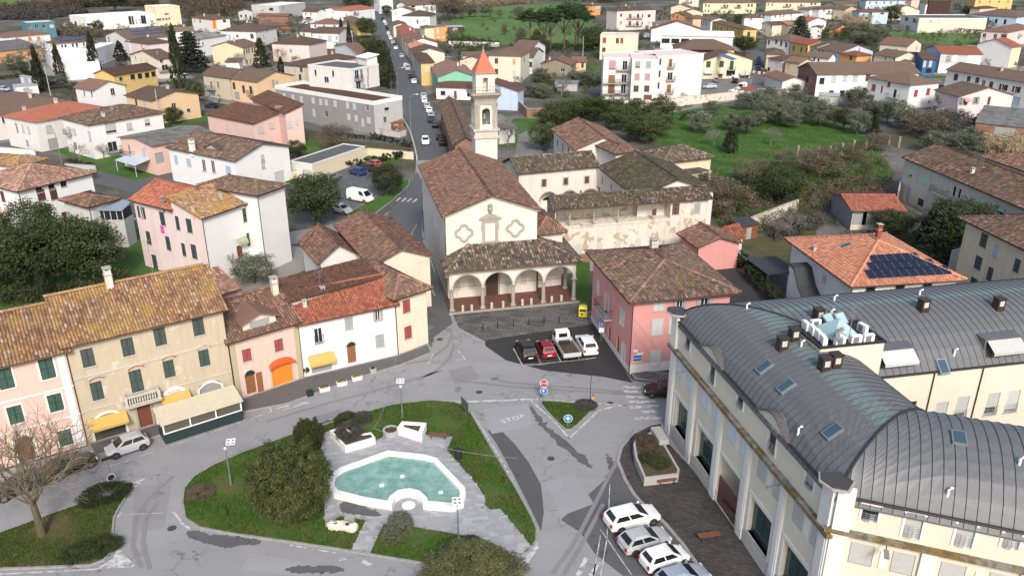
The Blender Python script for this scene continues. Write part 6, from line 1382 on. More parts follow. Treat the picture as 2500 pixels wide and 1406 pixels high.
# roof furniture: vent stacks, skylights, pipe cowls
vm=MB();vm.box(-.34,.34,-.34,.34,-.6,.95);vm.box(-.4,.4,-.4,.4,.95,1.02);vm.box(-.2,.2,-.352,-.34,.35,.8,1);vm=vm.mesh('vent_stack',[flat('brown_sheet',(.045,.03,.024),.5,.2),M_STONEL])
for r,x,y in(('f',1000,955),('f',822,1100),('f',738,1170),('f',1045,1315),('f',1122,1295),('f',1762,885),('f',2308,875)):
 q=on_big(r,x,y)
 if q:obj('vent_stack',vm,big,q,ca)
def normal_rot(q):
 p=np.array(q[:2]);h_=.2
 zx=((bigz(p+np.array([h_,0]))or q[2])-(bigz(p-np.array([h_,0]))or q[2]))/(2*h_);zy=((bigz(p+np.array([0,h_]))or q[2])-(bigz(p-np.array([0,h_]))or q[2]))/(2*h_)
 n=Vector((-zx,-zy,1)).normalized();down=Vector((zx,zy,zx*zx+zy*zy))*-1;x_=n.cross(Vector((0,0,1)));x_=x_.normalized()if x_.length>1e-4 else Vector((1,0,0));y_=n.cross(x_)
 return Matrix((x_,y_,n)).transposed().to_euler()
sm=MB();sm.box(-.42,.42,-.62,.62,-.1,.14);sm.box(-.33,.33,-.53,.53,.14,.15,1);sm=sm.mesh('skylight',[M_STEEL,flat('sky_glass',(.045,.085,.11),.06)])
for r,x,y in(('f',615,1300),('i',750,75),('i',1080,395),('f',1905,1300),('i',1970,440)):
 q=on_big(r,x,y)
 if q:o=obj('skylight',sm,big,q);o.rotation_euler=normal_rot(q)if(r,x)!=('f',1905)else(.75,0,ca)
cw_=MB();cw_.tube([(0,0,-.2),(0,0,.35),(.1,0,.45),(.25,0,.45)],.08,8);cw_=cw_.mesh('pipe_cowl',M_WHITE)
for r,x,y in(('f',1098,920),('f',880,1150),('i',835,395),('i',1890,835),('i',2395,620),('f',1990,1215),('f',485,875),('f',1120,815),('f',1740,775)):
 q=on_big(r,x,y)
 if q:obj('pipe_cowl',cw_,big,q,ca)
# small street lamps hung from the cornice
for pos,ang,lb in((onW(4.4,8.5,.1),fw,'flat street lamp under the cornice at the far end of the cream block'),(onW(20.4,8.5,.1),fw,'flat street lamp on the cream block above the dark gateway side near the corner'),(onS(3.1,8.95,.1),fs,'flat street lamp between the beige panels on the south-east front of the cream block')):
 o=thing('wall_lamp',lb,'street lamp',(BP1[0]+pos[0],BP1[1]+pos[1],pos[2]),ang,'lamps under the cream cornice');b=MB();b.tube([(0,0,0),(0,-.35,.15),(0,-.6,.05)],.03,6);obj('bracket',b.mesh('bracket',M_DARK),o)
 b=MB();b.box(-.14,.14,-1.35,-.6,-.04,.06);obj('lamp_head',b.mesh('lamp_head',M_STEEL),o)

# ------------------------------------------------------------------ fountain and the things on the square
WATER=None
m,t,b_=_mat('pool_water');co=_coord(t,world=True)
c_=_ramp(t,_noise(t,co,1.0,8,.68),[(.3,(.10,.23,.19)),(.5,(.19,.34,.29)),(.68,(.30,.43,.375))]);c_=_mix(t,_ramp(t,_noise(t,co,2.6,4,.7),[(.55,G(0)),(.75,G(.45))]),c_,(.14,.20,.15))
t.links.new(c_,b_.inputs['Base Color']);b_.inputs['Roughness'].default_value=.06;b_.inputs['IOR'].default_value=1.33;_bump(t,b_,_noise(t,co,6,4),.5,.05);WATER=m
fc=np.mean(FOUNT_OUT,axis=0)
fo=thing('fountain','white marble basin of turquoise water with a half-round notch','fountain',(*fc,.16))
rel=[tuple(np.array(p)-fc)for p in FOUNT_OUT];inn=offset(rel,.5);n=len(rel)
b=MB();V=[(*p,0)for p in rel]+[(*p,.55)for p in rel]+[(*p,.55)for p in inn]+[(*p,.05)for p in inn]
b.add(V,[(k*n+i,k*n+(i+1)%n,(k+1)*n+(i+1)%n,(k+1)*n+i)for k in range(3)for i in range(n)])
me=b.mesh('rim',M_MARBLE);bm_=bmesh.new();bm_.from_mesh(me);bmesh.ops.recalc_face_normals(bm_,faces=bm_.faces);bm_.to_mesh(me);bm_.free();obj('rim',me,fo)
b=MB();b.prism(offset(rel,.49),.0,.3,bottom=False);obj('water',b.mesh('water',WATER),fo)
for x,y in((982,1163),(932,1185),(1076,1202)):
 p=at('p',x,y,.46)[:2]-fc;b=MB()
 for i in range(7):a=i*.9;b.tube([(0,0,.25),(.05*math.cos(a),.05*math.sin(a),.45),(.14*math.cos(a),.14*math.sin(a),.42),(.2*math.cos(a),.2*math.sin(a),.3)],[.02,.025,.03,.04],5)
 b.lathe([(.05,.28),(.13,.32),(.02,.5)],8);obj('water_jet',b.mesh('water_jet',flat('foam',(.72,.78,.78),.3)),fo,(*p,0))
b=MB();b.lathe([(.55,0),(.55,.02)],24);q=at('p',998,1238);tag(obj('marble_disc',b.mesh('marble_disc',M_MARBLE),None,(q[0],q[1],.2)),'round white marble disc set in the paving inside the fountain notch','paving disc')

# leaves: many small blades spread through lumpy crowns
def leaf_cloud(name,cen,rad,per,size,mat,rng,tone=None,flat_=1.0,squash=1.0):
 """cen (k,3) clump centres, rad clump radius, per blades each"""
 k=len(cen);n=k*per
 d=rng.normal(size=(n,3));d/=np.linalg.norm(d,axis=1)[:,None]+1e-9;r=rng.random(n)**.45
 rr=np.repeat(np.broadcast_to(rad,(k,)),per)
 P=np.repeat(cen,per,0)+d*(r*rr)[:,None]*np.array([1,1,squash])
 nrm=d+rng.normal(scale=.7,size=(n,3));nrm[:,2]=nrm[:,2]*flat_+.25;nrm/=np.linalg.norm(nrm,axis=1)[:,None]+1e-9
 a=np.cross(nrm,rng.normal(size=(n,3)));a/=np.linalg.norm(a,axis=1)[:,None]+1e-9;b_=np.cross(nrm,a)
 s=size*(.6+.8*rng.random(n))[:,None]
 V=np.stack([P-a*s,P-b_*s*.55,P+a*s,P+b_*s*.55],1).reshape(-1,3)
 tint=np.clip(np.repeat(rng.random(k)*.5,per)+rng.random(n)*.5 if tone is None else np.repeat(tone,per)*.72+rng.random(n)*.28,0,1)
 return np_mesh(name,V,np.arange(4*n).reshape(-1,4),mat,tint)
def rs(i):return np.random.default_rng(100+i)
L_OAK=leaf_mat('holm_oak_leaf',(.02,.03,.013),(.095,.115,.045));L_LAUR=leaf_mat('laurel_leaf',(.026,.038,.012),(.105,.12,.04));L_OLIVE=leaf_mat('olive_leaf',(.065,.078,.05),(.21,.225,.155))
L_CYP=leaf_mat('cypress_leaf',(.013,.02,.011),(.05,.06,.028));L_PINE=leaf_mat('pine_needle',(.014,.03,.013),(.055,.092,.035));L_CEDAR=leaf_mat('cedar_needle',(.018,.03,.023),(.06,.08,.055))
L_GREEN=leaf_mat('garden_leaf',(.026,.04,.014),(.105,.125,.045));L_HEDGE=leaf_mat('hedge_leaf',(.016,.024,.010),(.055,.07,.025));L_BROWN=leaf_mat('winter_leaf',(.07,.055,.04),(.19,.15,.10))
L_REED=leaf_mat('reed_leaf',(.22,.17,.10),(.42,.34,.21));L_YEL=leaf_mat('mimosa_leaf',(.14,.12,.02),(.40,.29,.03));L_DRYC=leaf_mat('dry_conifer_leaf',(.05,.06,.022),(.20,.20,.085));L_BLADE=leaf_mat('grass_blade',(.028,.062,.008),(.085,.15,.02),.35);L_DBROWN=leaf_mat('heather_leaf',(.045,.04,.035),(.13,.12,.11))
def shell(n,rng,fill=.35,low=.0):
 """points in and on a unit-wide, unit-high crown standing on z = 0"""
 d=rng.normal(size=(n,3));d/=np.linalg.norm(d,axis=1)[:,None];r=(fill+(1-fill)*rng.random(n)**.5)[:,None];p=d*r*.5
 p[:,2]=p[:,2]+.5;return p[p[:,2]>low]
def mk_round(i,k=70,per=46,size=.038,mat=None,jit=.06):
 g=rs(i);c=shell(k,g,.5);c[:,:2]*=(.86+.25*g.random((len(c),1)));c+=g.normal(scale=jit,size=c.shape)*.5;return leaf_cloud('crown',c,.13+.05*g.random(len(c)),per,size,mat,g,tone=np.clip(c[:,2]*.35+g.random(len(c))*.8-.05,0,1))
CROWN={}
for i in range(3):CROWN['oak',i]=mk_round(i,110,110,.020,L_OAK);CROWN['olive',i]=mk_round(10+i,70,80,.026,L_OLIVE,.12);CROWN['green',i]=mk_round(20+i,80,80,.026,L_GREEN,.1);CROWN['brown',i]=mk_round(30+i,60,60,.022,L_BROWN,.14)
for i in range(2):
 g=rs(40+i);k=170;z=g.random(k)**.8;R_=np.where(z<.12,.28+z*1.6,.5*(1-z)**.62+.01);a=g.random(k)*6.283;r=R_*(.45+.55*g.random(k));c=np.stack([r*np.cos(a),r*np.sin(a),z*.97],1)
 CROWN['cypress',i]=leaf_cloud('crown',c,.075*(.7+.6*g.random(k)),26,.03,L_CYP,g,squash=1.0)
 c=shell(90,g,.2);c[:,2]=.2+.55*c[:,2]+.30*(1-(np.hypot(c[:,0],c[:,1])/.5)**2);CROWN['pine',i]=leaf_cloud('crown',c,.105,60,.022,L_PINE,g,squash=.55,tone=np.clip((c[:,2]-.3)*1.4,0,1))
 lay=[]
 for j in range(11):
  z=.12+.83*j/10;rmax=.5*(1-z*.88)
  for a in np.linspace(0,6.28,10)[:-1]+g.random()*3:
   for f in(.35,.65,.95):lay.append((rmax*f*math.cos(a+g.normal(scale=.15)),rmax*f*math.sin(a+g.normal(scale=.15)),z+g.normal(scale=.012)-f*.03))
 CROWN['cedar',i]=leaf_cloud('crown',np.array(lay),.075,26,.024,L_CEDAR,g,squash=.3)
 lay=[]
 for j in range(260):
  z=.05+.93*g.random();a=g.random()*6.283;r=(.5*(1-z)**.75+.02)*(.5+.5*g.random());lay.append((r*math.cos(a),r*math.sin(a),z-.12*r))
 CROWN['conifer',i]=leaf_cloud('crown',np.array(lay),.07,24,.024,L_DRYC if i else L_CYP,g,squash=.6)
def branches(i,levels=4,mat=M_TWIG,thick=.03,spread=.62,up=.55,trunk=.3,nb=4):
 """a bare tree of unit height: trunk, limbs, branches, twigs"""
 g=random.Random(i);b=MB()
 def grow(p,d,l,r,lev):
  q=p+d*l;mid=p+d*l*.5+Vector((g.gauss(0,1),g.gauss(0,1),g.gauss(0,1)))*l*.06
  b.tube([p,mid,q],[r,r*.85,r*.68],5 if lev<2 else 3,cap=False)
  if lev>=levels:return
  for j in range(nb if lev<2 else 3):
   a=6.283*(j+g.random())/nb;side=d.orthogonal().normalized();side.rotate(Matrix.Rotation(a,3,d));nd=(d*(1-spread*.55)+side*spread*(.7+.6*g.random())+Vector((0,0,up*.3))).normalized()
   grow(p+d*l*(1.0 if j==0 else .62+.38*g.random()),nd,l*(.62+.22*g.random()),r*.6,lev+1)
 grow(Vector((0,0,0)),Vector((g.gauss(0,.05),g.gauss(0,.05),1)).normalized(),trunk,thick,0)
 top=max(v[2]for v in b.v);b.v=[(v[0]/top,v[1]/top,v[2]/top)for v in b.v];return b.mesh('branches',mat)
BARE=[branches(i,5,M_TWIGG,.022,.6,.5,.26,4)for i in range(3)]
def trunk_mesh(r0,r1,limbs=0,seed=0,top=1.0):
 g=random.Random(seed);b=MB();b.tube([(0,0,-.1),(g.gauss(0,.02),g.gauss(0,.02),top*.5),(0,0,top)],[r0*1.25,r0,r1],7)
 for i in range(limbs):a=6.283*i/limbs+g.random();z=top*(.5+.3*g.random());b.tube([(0,0,z),(.16*math.cos(a),.16*math.sin(a),z+.15),(.3*math.cos(a),.3*math.sin(a),z+.38)],[r1,r1*.7,r1*.3],5)
 return b.mesh('trunk',M_TRUNK)
TRK={'thin':trunk_mesh(.02,.012,4,1,.45),'pine':trunk_mesh(.02,.013,6,3,.72),'tall':trunk_mesh(.018,.004,0,4,.95)}
TREES_USED={}
def tree(kind,label,r,x,y,h_,w_,group=None,i=None,z=0,name=None,base=0.22,world=None):
 p=np.array(world)if world is not None else at(r,x,y)
 i=random.randrange(3 if kind in('oak','olive','green','brown')else 2)if i is None else i
 nm=name or{'oak':'evergreen_oak','olive':'olive_tree','green':'garden_tree','brown':'winter_tree','cypress':'cypress_tree','pine':'umbrella_pine','cedar':'cedar_tree','conifer':'conifer_tree','bare':'bare_tree'}[kind]
 t_=thing(nm,label,'tree',(p[0],p[1],z),random.random()*6.28,group)
 if kind=='bare':obj('branches',BARE[i%3],t_,(0,0,0),0,(h_,h_,h_));return t_
 if kind=='pine':obj('trunk',TRK['pine'],t_,sc=(h_,h_,h_));obj('crown',CROWN[kind,i],t_,(0,0,h_*.52),0,(w_,w_,h_*.58));return t_
 tk='tall' if kind in('cypress','cedar','conifer')else 'thin';obj('trunk',TRK[tk],t_,sc=(h_,h_,h_*(.9 if tk=='thin' else 1)))
 b0=base if tk=='thin' else .04;obj('crown',CROWN[kind,i],t_,(0,0,h_*b0),0,(w_,w_,h_*(1-b0)));return t_
BUSH={}
def bush_mesh(kind,i):
 if(kind,i)not in BUSH:
  g=rs(60+i);c=shell(130,g,.7);c[:,2]=np.abs(c[:,2]-.5)*1.7;BUSH[kind,i]=leaf_cloud('leaves',c,.12,90,.020,{'hedge':L_HEDGE,'green':L_GREEN,'olive':L_OLIVE,'brown':L_BROWN,'heather':L_DBROWN,'reed':L_REED,'yellow':L_YEL,'laurel':L_LAUR}[kind],g)
 return BUSH[kind,i]
def bush(kind,label,r,x,y,w_,h_,group=None,z=0,d_=None,rz=0,name='shrub',cat='shrub',world=None):
 p=np.array(world)if world is not None else at(r,x,y)
 o=obj(name,bush_mesh(kind,random.randrange(3)),None,(p[0],p[1],z),rz,(w_,d_ or w_,h_));return tag(o,label,cat,group)
# planters
def planter(name,label,poly,h_,mat,wall=.18,z=.16,soil=None):
 c=np.mean(poly,axis=0);q=[tuple(np.array(p)-c)for p in poly];t_=thing(name,label,'planter',(*c,z));i_=offset(q,wall)if soil is None else[tuple(np.array(p)-c)for p in soil];n=len(q);m_=len(i_)
 b=MB();b.prism(q,0,h_-.02,bottom=False)
 b2=MB();V=[(*p,0)for p in q]+[(*p,h_)for p in q];b2.add(V,[(i,(i+1)%n,n+(i+1)%n,n+i)for i in range(n)])
 if m_==n:b2.add([(*p,h_)for p in q]+[(*p,h_)for p in i_]+[(*p,h_-.2)for p in i_],[(i,(i+1)%n,n+(i+1)%n,n+i)for i in range(n)]+[(n+i,n+(i+1)%n,2*n+(i+1)%n,2*n+i)for i in range(n)])
 me=b2.mesh('box',mat);bm_=bmesh.new();bm_.from_mesh(me);bmesh.ops.remove_doubles(bm_,verts=bm_.verts,dist=.001);bmesh.ops.recalc_face_normals(bm_,faces=bm_.faces);bm_.to_mesh(me);bm_.free();obj('box',me,t_)
 b3=MB();b3.prism(i_,0,h_-.12,bottom=False);obj('soil',b3.mesh('soil',M_SOIL),t_);return t_
planter('planter','white marble wedge planter holding a dark heather bush behind the laurel',pts('p 806 1062 843 1101 917 1079 907 1066 870 1072 840 1050',.4),.75,M_MARBLE,.16)
bush('heather','dark grey-brown heather bush in the white wedge planter','p',855,1078,2.4,1.5,z=.75)
planter('planter','white marble triangular planter beside the lawn bench',pts('p 970 1056 982 1040 1042 1044 1030 1075',.4),.8,M_MARBLE,.42)
planter('planter','round grey stone tub beside the white triangular planter',[(at('p',955,1062)[0]+.75*math.cos(a),at('p',955,1062)[1]+.75*math.sin(a))for a in np.linspace(0,6.28,13)[:-1]],.5,M_CONC,.15)
planter('planter','large concrete planter with dry shrubs on the dark paving',pts('p 1545 1098 1553 1080 1588 1068 1606 1070 1658 1160 1655 1172 1572 1182 1550 1130',.3),.8,M_CONC,.2,.13)
for x,y,w_,h_,lb in((1572,1095,1.9,.7,'brown shrub at the upper corner of the large concrete planter'),(1590,1120,2.0,.6,'brown shrub in the middle of the large concrete planter'),(1608,1150,1.8,.45,'green low shrub at the near end of the large concrete planter'),(1580,1140,1.6,.5,'green low shrub at the near left of the large concrete planter')):bush('green' if y>1130 else 'brown',lb,'p',x,y,w_,h_,'shrubs in the concrete planter',z=.8)
b=MB();b.box(-.45,.45,-1.1,1.1,0,.55);b.box(-.3,.3,-.8,.8,.55,.58);q=at('p',1608,1088);tag(obj('stone_block',b.mesh('stone_block',M_CONC),None,(q[0],q[1],.8),math.radians(12)),'grey stone block standing on the large concrete planter','stone block')
def bench(label,r,x,y,rz,back=False,z=.16):
 p=at(r,x,y);t_=thing('bench',label,'bench',(p[0],p[1],z),rz,'benches on the square')
 pl=MB();pl.box(-.85,.85,-.055,.055,0,.04);pl=pl.mesh('plank',flat('bench_wood',(.16,.06,.035),.6,0,.3,6))
 for j in range(4):obj('plank',pl,t_,(0,-.21+.14*j,.43))
 lg=MB();lg.box(-.03,.03,-.25,.25,.37,.43);lg.box(-.03,.03,-.22,-.17,0,.37);lg.box(-.03,.03,.17,.22,0,.37);lg=lg.mesh('leg',M_DARK)
 for sx in(-.6,.6):obj('leg',lg,t_,(sx,0,0))
 if back:
  for j in range(2):obj('plank',pl,t_,(0,.3,.6+.16*j))
bench('dark wooden bench on the lawn edge above the fountain','h',695,445,math.radians(-8));bench('brown bench pushed against the concrete planter','h',2305,765,math.radians(12));bench('orange-brown wooden bench alone on the dark paving by the cars','i',200,1155,math.radians(12))
p=at('p',1120,1122);t_=thing('litter_bin','black round litter bin on the lawn right of the fountain','litter bin',(p[0],p[1],.14));b=MB();b.lathe([(.26,0),(.3,.05),(.3,.8),(.33,.82),(.33,.88)],16);obj('body',b.mesh('body',M_DARK),t_);b=MB();b.lathe([(.33,.88),(.3,1.0),(.1,1.08)],16);obj('lid',b.mesh('lid',M_DARK),t_)
# pale log-shaped stone
g=rs(5);b=MB();N_=16;V=[];F_=[]
for i in range(N_):
 for j in range(14):
  a=6.283*j/14;r=.40*(1+.22*math.sin(3*a+i*.7)*.5+g.normal(scale=.05))*(1 if 0<i<N_-1 else .75);V.append((-1.15+2.3*i/(N_-1)+g.normal(scale=.03),r*math.cos(a),.36+.9*r*math.sin(a)))
for i in range(N_-1):F_+=[(i*14+j,i*14+(j+1)%14,(i+1)*14+(j+1)%14,(i+1)*14+j)for j in range(14)]
F_+=[tuple(range(14))[::-1],tuple((N_-1)*14+j for j in range(14))];b.add(V,F_);p=at('p',838,1296);t_=thing('stone_log','pale rough log-shaped stone lying on the lawn','stone',(p[0],p[1],.14),math.radians(-10));obj('body',b.mesh('body',stucco('travertine',(.62,.54,.46),.5)),t_)
b=MB()
for x in(-.5,.45):b.lathe([(.17,.70),(.17,.725)],10,(x,-.12))
obj('hole',b.mesh('hole',M_SOIL),t_)
b=MB();b.box(-.4,.4,-.25,.25,0,.3);p=at('p',855,1272);tag(obj('plaque_stone',b.mesh('plaque_stone',M_CONC),None,(p[0],p[1],.14),-.1),'small grey plaque stone behind the pale log stone','stone')
# lamp posts with square plate heads
def lamp_post(label,r,x,y,h_,rz,side=0):
 p=at(r,x,y);t_=thing('lamp_post',label,'lamp post',(p[0],p[1],.14),rz,'lamp posts on the fountain lawn');b=MB();b.lathe([(.09,0),(.09,.9),(.065,.95),(.05,h_)],8);obj('pole',b.mesh('pole',M_STEEL),t_)
 b=MB();w_=.36
 b.box(-w_,w_,-w_,-w_+.06,0,.06);b.box(-w_,w_,w_-.06,w_,0,.06);b.box(-w_,-w_+.06,-w_+.06,w_-.06,0,.06);b.box(w_-.06,w_,-w_+.06,w_-.06,0,.06);b.box(-.06,.06,-w_+.06,w_-.06,.005,.05);b.box(-w_+.06,w_-.06,-.05,.05,.002,.055);b.box(-w_+.1,w_-.1,-w_+.1,w_-.1,-.02,.0,1)
 o=obj('head',b.mesh('head',[M_WHITE,M_STEEL]),t_,(side,0,h_));o.rotation_euler=(.15,0,0)
 b=MB();b.lathe([(.11,-.25),(.14,-.1),(.08,0)],8);obj('lamp',b.mesh('lamp',M_LAMP),t_,(0,0,h_*.9))
lamp_post('lamp post with white square head behind the fountain','p',983,1023,4.0,.1);lamp_post('lamp post with square head left of the laurel tree','p',565,1187,4.2,.2,.5);lamp_post('lamp post with square head in front of the fountain','p',1120,1338,4.2,.1)
b=MB();b.tube([(0,0,0),(0,0,1.1)],.05,6);p=at('p',556,1262);tag(obj('post',b.mesh('post',M_DARK),None,(p[0],p[1],.14)),'short dark post on the lawn left of the laurel','post')
# signs
M_RED=flat('sign_red',(.42,.015,.02),.4);M_BLUE=flat('sign_blue',(.012,.12,.42),.4);M_SIGNW=flat('sign_white',(.75,.75,.75),.4);M_YEL=flat('sign_yellow',(.65,.36,.02),.45)
def sign(label,r,x,y,h_,parts_,z=.14,rz=0.0,cat='road sign',pole=True):
 p=at(r,x,y);t_=thing('road_sign',label,cat,(p[0],p[1],z),rz)
 if pole:b=MB();b.tube([(0,0,0),(0,0,h_)],.035,6);obj('pole',b.mesh('pole',M_STEEL),t_)
 for f in parts_:f(t_)
 return t_
def disc(n,r_,z,mat,name='plate',ang=0.0):
 def f(t_):
  b=MB();P_=[(r_*math.cos(6.2832*(i+.5)/n+ang),z+r_*math.sin(6.2832*(i+.5)/n+ang))for i in range(n)];b.ext(P_,(0,0),(1,0),.04,.065);P2=[(.9*a,z+(q-z)*.9)for a,q in P_];b.ext(P2,(0,0),(1,0),.065,.07,1);obj(name,b.mesh(name,[M_SIGNW,mat]),t_)
 return f
def plate(w_,h_,z,mat,name='plate',edge=M_SIGNW,x=0):
 def f(t_):
  b=MB();b.box(x-w_/2,x+w_/2,-.065,-.04,z-h_/2,z+h_/2);b.box(x-w_/2+.03,x+w_/2-.03,-.07,-.065,z-h_/2+.03,z+h_/2-.03,1);obj(name,b.mesh(name,[edge,mat]),t_)
 return f
def txt(s_,size,z,mat=M_SIGNW,y=-.075,x=0,name='lettering'):
 def f(t_):o=obj(name,text_mesh(s_,size,mat),t_,(x,y,z));o.rotation_euler=(math.pi/2,0,0)
 return f
def arrow(z,s_,up=True,bend=0):
 def f(t_):
  b=MB();b.ext([(-.06*s_,z-.5*s_),(.06*s_,z-.5*s_),(.06*s_,z+.1*s_),(.25*s_,z+.1*s_),(0,z+.55*s_),(-.25*s_,z+.1*s_),(-.06*s_,z+.1*s_)],(0,0),(1,0),.07,.078)
  if bend:
   for sg in((1,-1)if bend==2 else(-1,)):b.ext([(0,z-.3*s_),(sg*.3*s_,z),(sg*.45*s_,z-.12*s_),(sg*.4*s_,z+.25*s_),(sg*.12*s_,z+.12*s_),(sg*.24*s_,z+.06*s_),(0,z-.14*s_)],(0,0),(1,0),.07,.079)
  o=obj('arrow',b.mesh('arrow',M_SIGNW),t_)
 return f
sign('red octagonal STOP sign above a blue arrow disc on the small triangle','p',1327,982,2.3,[disc(8,.42,2.05,M_RED),txt('STOP',.28,2.05),disc(20,.36,1.2,M_BLUE,'arrow_plate'),arrow(1.2,.4,bend=1)])
sign('blue disc sign with split white arrows at the tip of the small triangle','p',1386,1046,1.2,[disc(20,.42,1.0,M_BLUE),arrow(1.0,.5,bend=2)])
sign('blue parking sign with a white panel on the paving beside the pink house','v5',262,1000,2.2,[plate(.6,.6,2.1,M_BLUE),txt('P',.5,2.1),plate(.6,.55,1.45,M_SIGNW,'panel')],.13,cat='parking sign')
sign('black-backed arrow sign standing in the low hedge of the left island','p',277,1190,3.0,[plate(.85,.3,2.8,M_DARK,edge=M_DARK),disc(16,.32,.95,M_DARK)],rz=math.radians(40))
sign('brown notice board on two posts at the lawn tip','h',888,285,1.6,[plate(1.6,1.1,1.3,flat('board_grey',(.09,.10,.10),.5),'board',M_STEEL)],rz=math.radians(-62),cat='notice board')
p=at('h',1765,200);b=MB();b.tube([(0,0,0),(0,0,3.2)],.035,6);tag(obj('post',b.mesh('post',M_DARK),None,(p[0],p[1],.14)),'thin dark pole on the small triangle','post')
p=at('h',1785,190);b=MB();b.box(-.05,.05,-.05,.05,0,.9);b.box(-.07,.07,-.07,.07,.35,.75,1);tag(obj('marker_post',b.mesh('marker_post',[M_DARK,M_YEL]),None,(p[0],p[1],.14)),'short orange marker post on the small triangle','post')
# bollards
bm0=MB();bm0.lathe([(.17,0),(.17,.72),(.15,.8),(.06,.84)],12);bm0=bm0.mesh('stone_bollard',M_STONEL)
for i,(x,y)in enumerate(((893,893),(958,888),(1103,872),(1185,862),(1325,848),(1390,842),(1538,826),(1608,818))):
 p=at('e',x,y,.2);s_=['leftmost','second','third','fourth','fifth','sixth','seventh','rightmost'][i];tag(obj('stone_bollard',bm0,None,(p[0],p[1],.2)),s_+' stone bollard from the left along the porch step','bollard','stone bollards along the porch')
bm1=MB();bm1.lathe([(.06,0),(.05,.75),(.075,.78),(.03,.9)],8);bm1=bm1.mesh('iron_bollard',M_DARK)
for i,(x,y)in enumerate(((1038,1035),(1147,1020),(1260,1010),(1373,998),(1483,988),(1592,976))):
 p=at('e',x,y);tag(obj('iron_bollard',bm1,None,(p[0],p[1],.09)),['leftmost','second','third','fourth','fifth','rightmost'][i]+' black iron bollard from the left on the stone forecourt','bollard','iron bollards on the forecourt')
p=at('e',1765,932);t_=thing('clothing_bin','yellow clothing collection bin beside the pink house','bin',(p[0],p[1],.09),math.radians(-10));b=MB();b.box(-.5,.5,-.45,.45,.08,1.15);b.frustum((-.5,.5,-.45,.45),(-.45,.45,-.28,.28),1.15,1.4);obj('body',b.mesh('body',flat('bin_yellow',(.60,.50,.03),.5)),t_);b=MB();b.box(-.4,.4,-.48,-.45,.8,1.05);b.box(-.2,.0,-.47,-.45,.3,.55);obj('hatch',b.mesh('hatch',M_DARK),t_)
# street lamps along the street: curved arms
def street_lamp(label,r,x,y,h_,rz):
 p=at(r,x,y);t_=thing('street_lamp',label,'street lamp',(p[0],p[1],0),rz,'curved street lamps');b=MB();b.tube([(0,0,0),(0,0,h_*.8),(.15,0,h_*.92),(.7,0,h_),(1.6,0,h_+.02)],[.09,.07,.06,.05,.05],7);obj('pole',b.mesh('pole',M_STEEL),t_);b=MB();b.box(1.5,2.1,-.14,.14,h_-.05,h_+.08);obj('lamp_head',b.mesh('lamp_head',M_WHITE),t_)
street_lamp('tall curved street lamp beside the cypress on the long street','p',972,238,8.5,0);street_lamp('curved street lamp at the wall of the grey terrace','p',1004,330,9.5,0);street_lamp('street lamp before the long orange apartment house','a',1420,745,8,math.pi);street_lamp('street lamp at the corner by the pink awning house','a',450,1200,8,math.pi);street_lamp('street lamp by the yellow house with the white trim gable','a',1250,1245,5,math.pi);street_lamp('far street lamp at the top of the long street','t3',640,330,8,0);street_lamp('street lamp by the evergreen on the long street','t3',895,960,7,math.pi)

# details of the frontage row
def on_R(H_,s_,z,d=0.0):return H_.T((H_.x+d,-H_.y+s_,z))
def rp(H_,r,x,y):return on_wall(H_.P[1],H_.P[2],r,x,y)
def addR(H_,name,b,mats,s_,z,d=0.0):return obj(name,b.mesh(name,mats),H_.root,on_R(H_,s_,z,d),H_.rot0+RF)
M_BRICKT=flat('brick_trim',(.40,.16,.09),.9,0,.3,12)
for r,x,y,w_ in(('v1',520,715,1.15),('v1',885,610,1.25),('v2',50,925,1.15),('v2',385,825,1.15)):
 s_,z=rp(h_l2,r,x,y);b=MB();n=10;a_=[(-w_/2*1.1+w_*1.1*i/n,.26*math.sin(math.pi*i/n)**.8)for i in range(n+1)]
 b.ext(a_+[(q[0]*1.0,q[1]+.16)for q in a_[::-1]],(0,0),(1,0),0,.06,0);b.ext([(q[0]*1.15,q[1]+.18)for q in a_]+[(q[0]*1.15,q[1]+.27)for q in a_[::-1]],(0,0),(1,0),0,.16,1);addR(h_l2,'window_hood',b,[M_BRICKT,M_STONEL],s_,z-.02)
L_=2*h_l2.y
b=MB();b.box(0,L_,-.09,0,0,.14);addR(h_l2,'string_course',b,M_STONEL,0,6.55);b=MB();b.box(0,L_,-.07,0,0,.12);addR(h_l2,'string_course',b,M_STONEL,0,3.25)
for s_ in np.arange(.0,1):pass
s_,z=rp(h_l2,'v1',935,900);bal=MB();bal.box(-1.55,1.55,-1.0,0,-.22,0);bal.box(-1.62,1.62,-1.08,0,-.07,-.0);bo=addR(h_l2,'balcony',bal,M_STONEL,s_,3.05)
b=MB();b.box(-1.5,1.5,-.95,-.78,.82,.95);b.box(-1.5,-1.33,-.78,0,.82,.95);b.box(1.33,1.5,-.78,0,.82,.95);b.box(-1.55,-1.28,-1.0,-.73,0,.82);b.box(1.28,1.55,-1.0,-.73,0,.82);b.box(-1.28,1.28,-.95,-.78,0,.08);obj('handrail',b.mesh('handrail',M_STONEL),bo)
bl=MB();bl.lathe([(.07,.08),(.05,.14),(.09,.32),(.05,.55),(.045,.68),(.075,.74),(.075,.82)],8);bl=bl.mesh('baluster',M_STONEL)
for i in range(11):obj('baluster',bl,bo,(-1.1+.22*i,-.865,0))
for i in range(3):
 for sx in(-1.42,1.42):obj('baluster',bl,bo,(sx,-.2-.2*i,0))
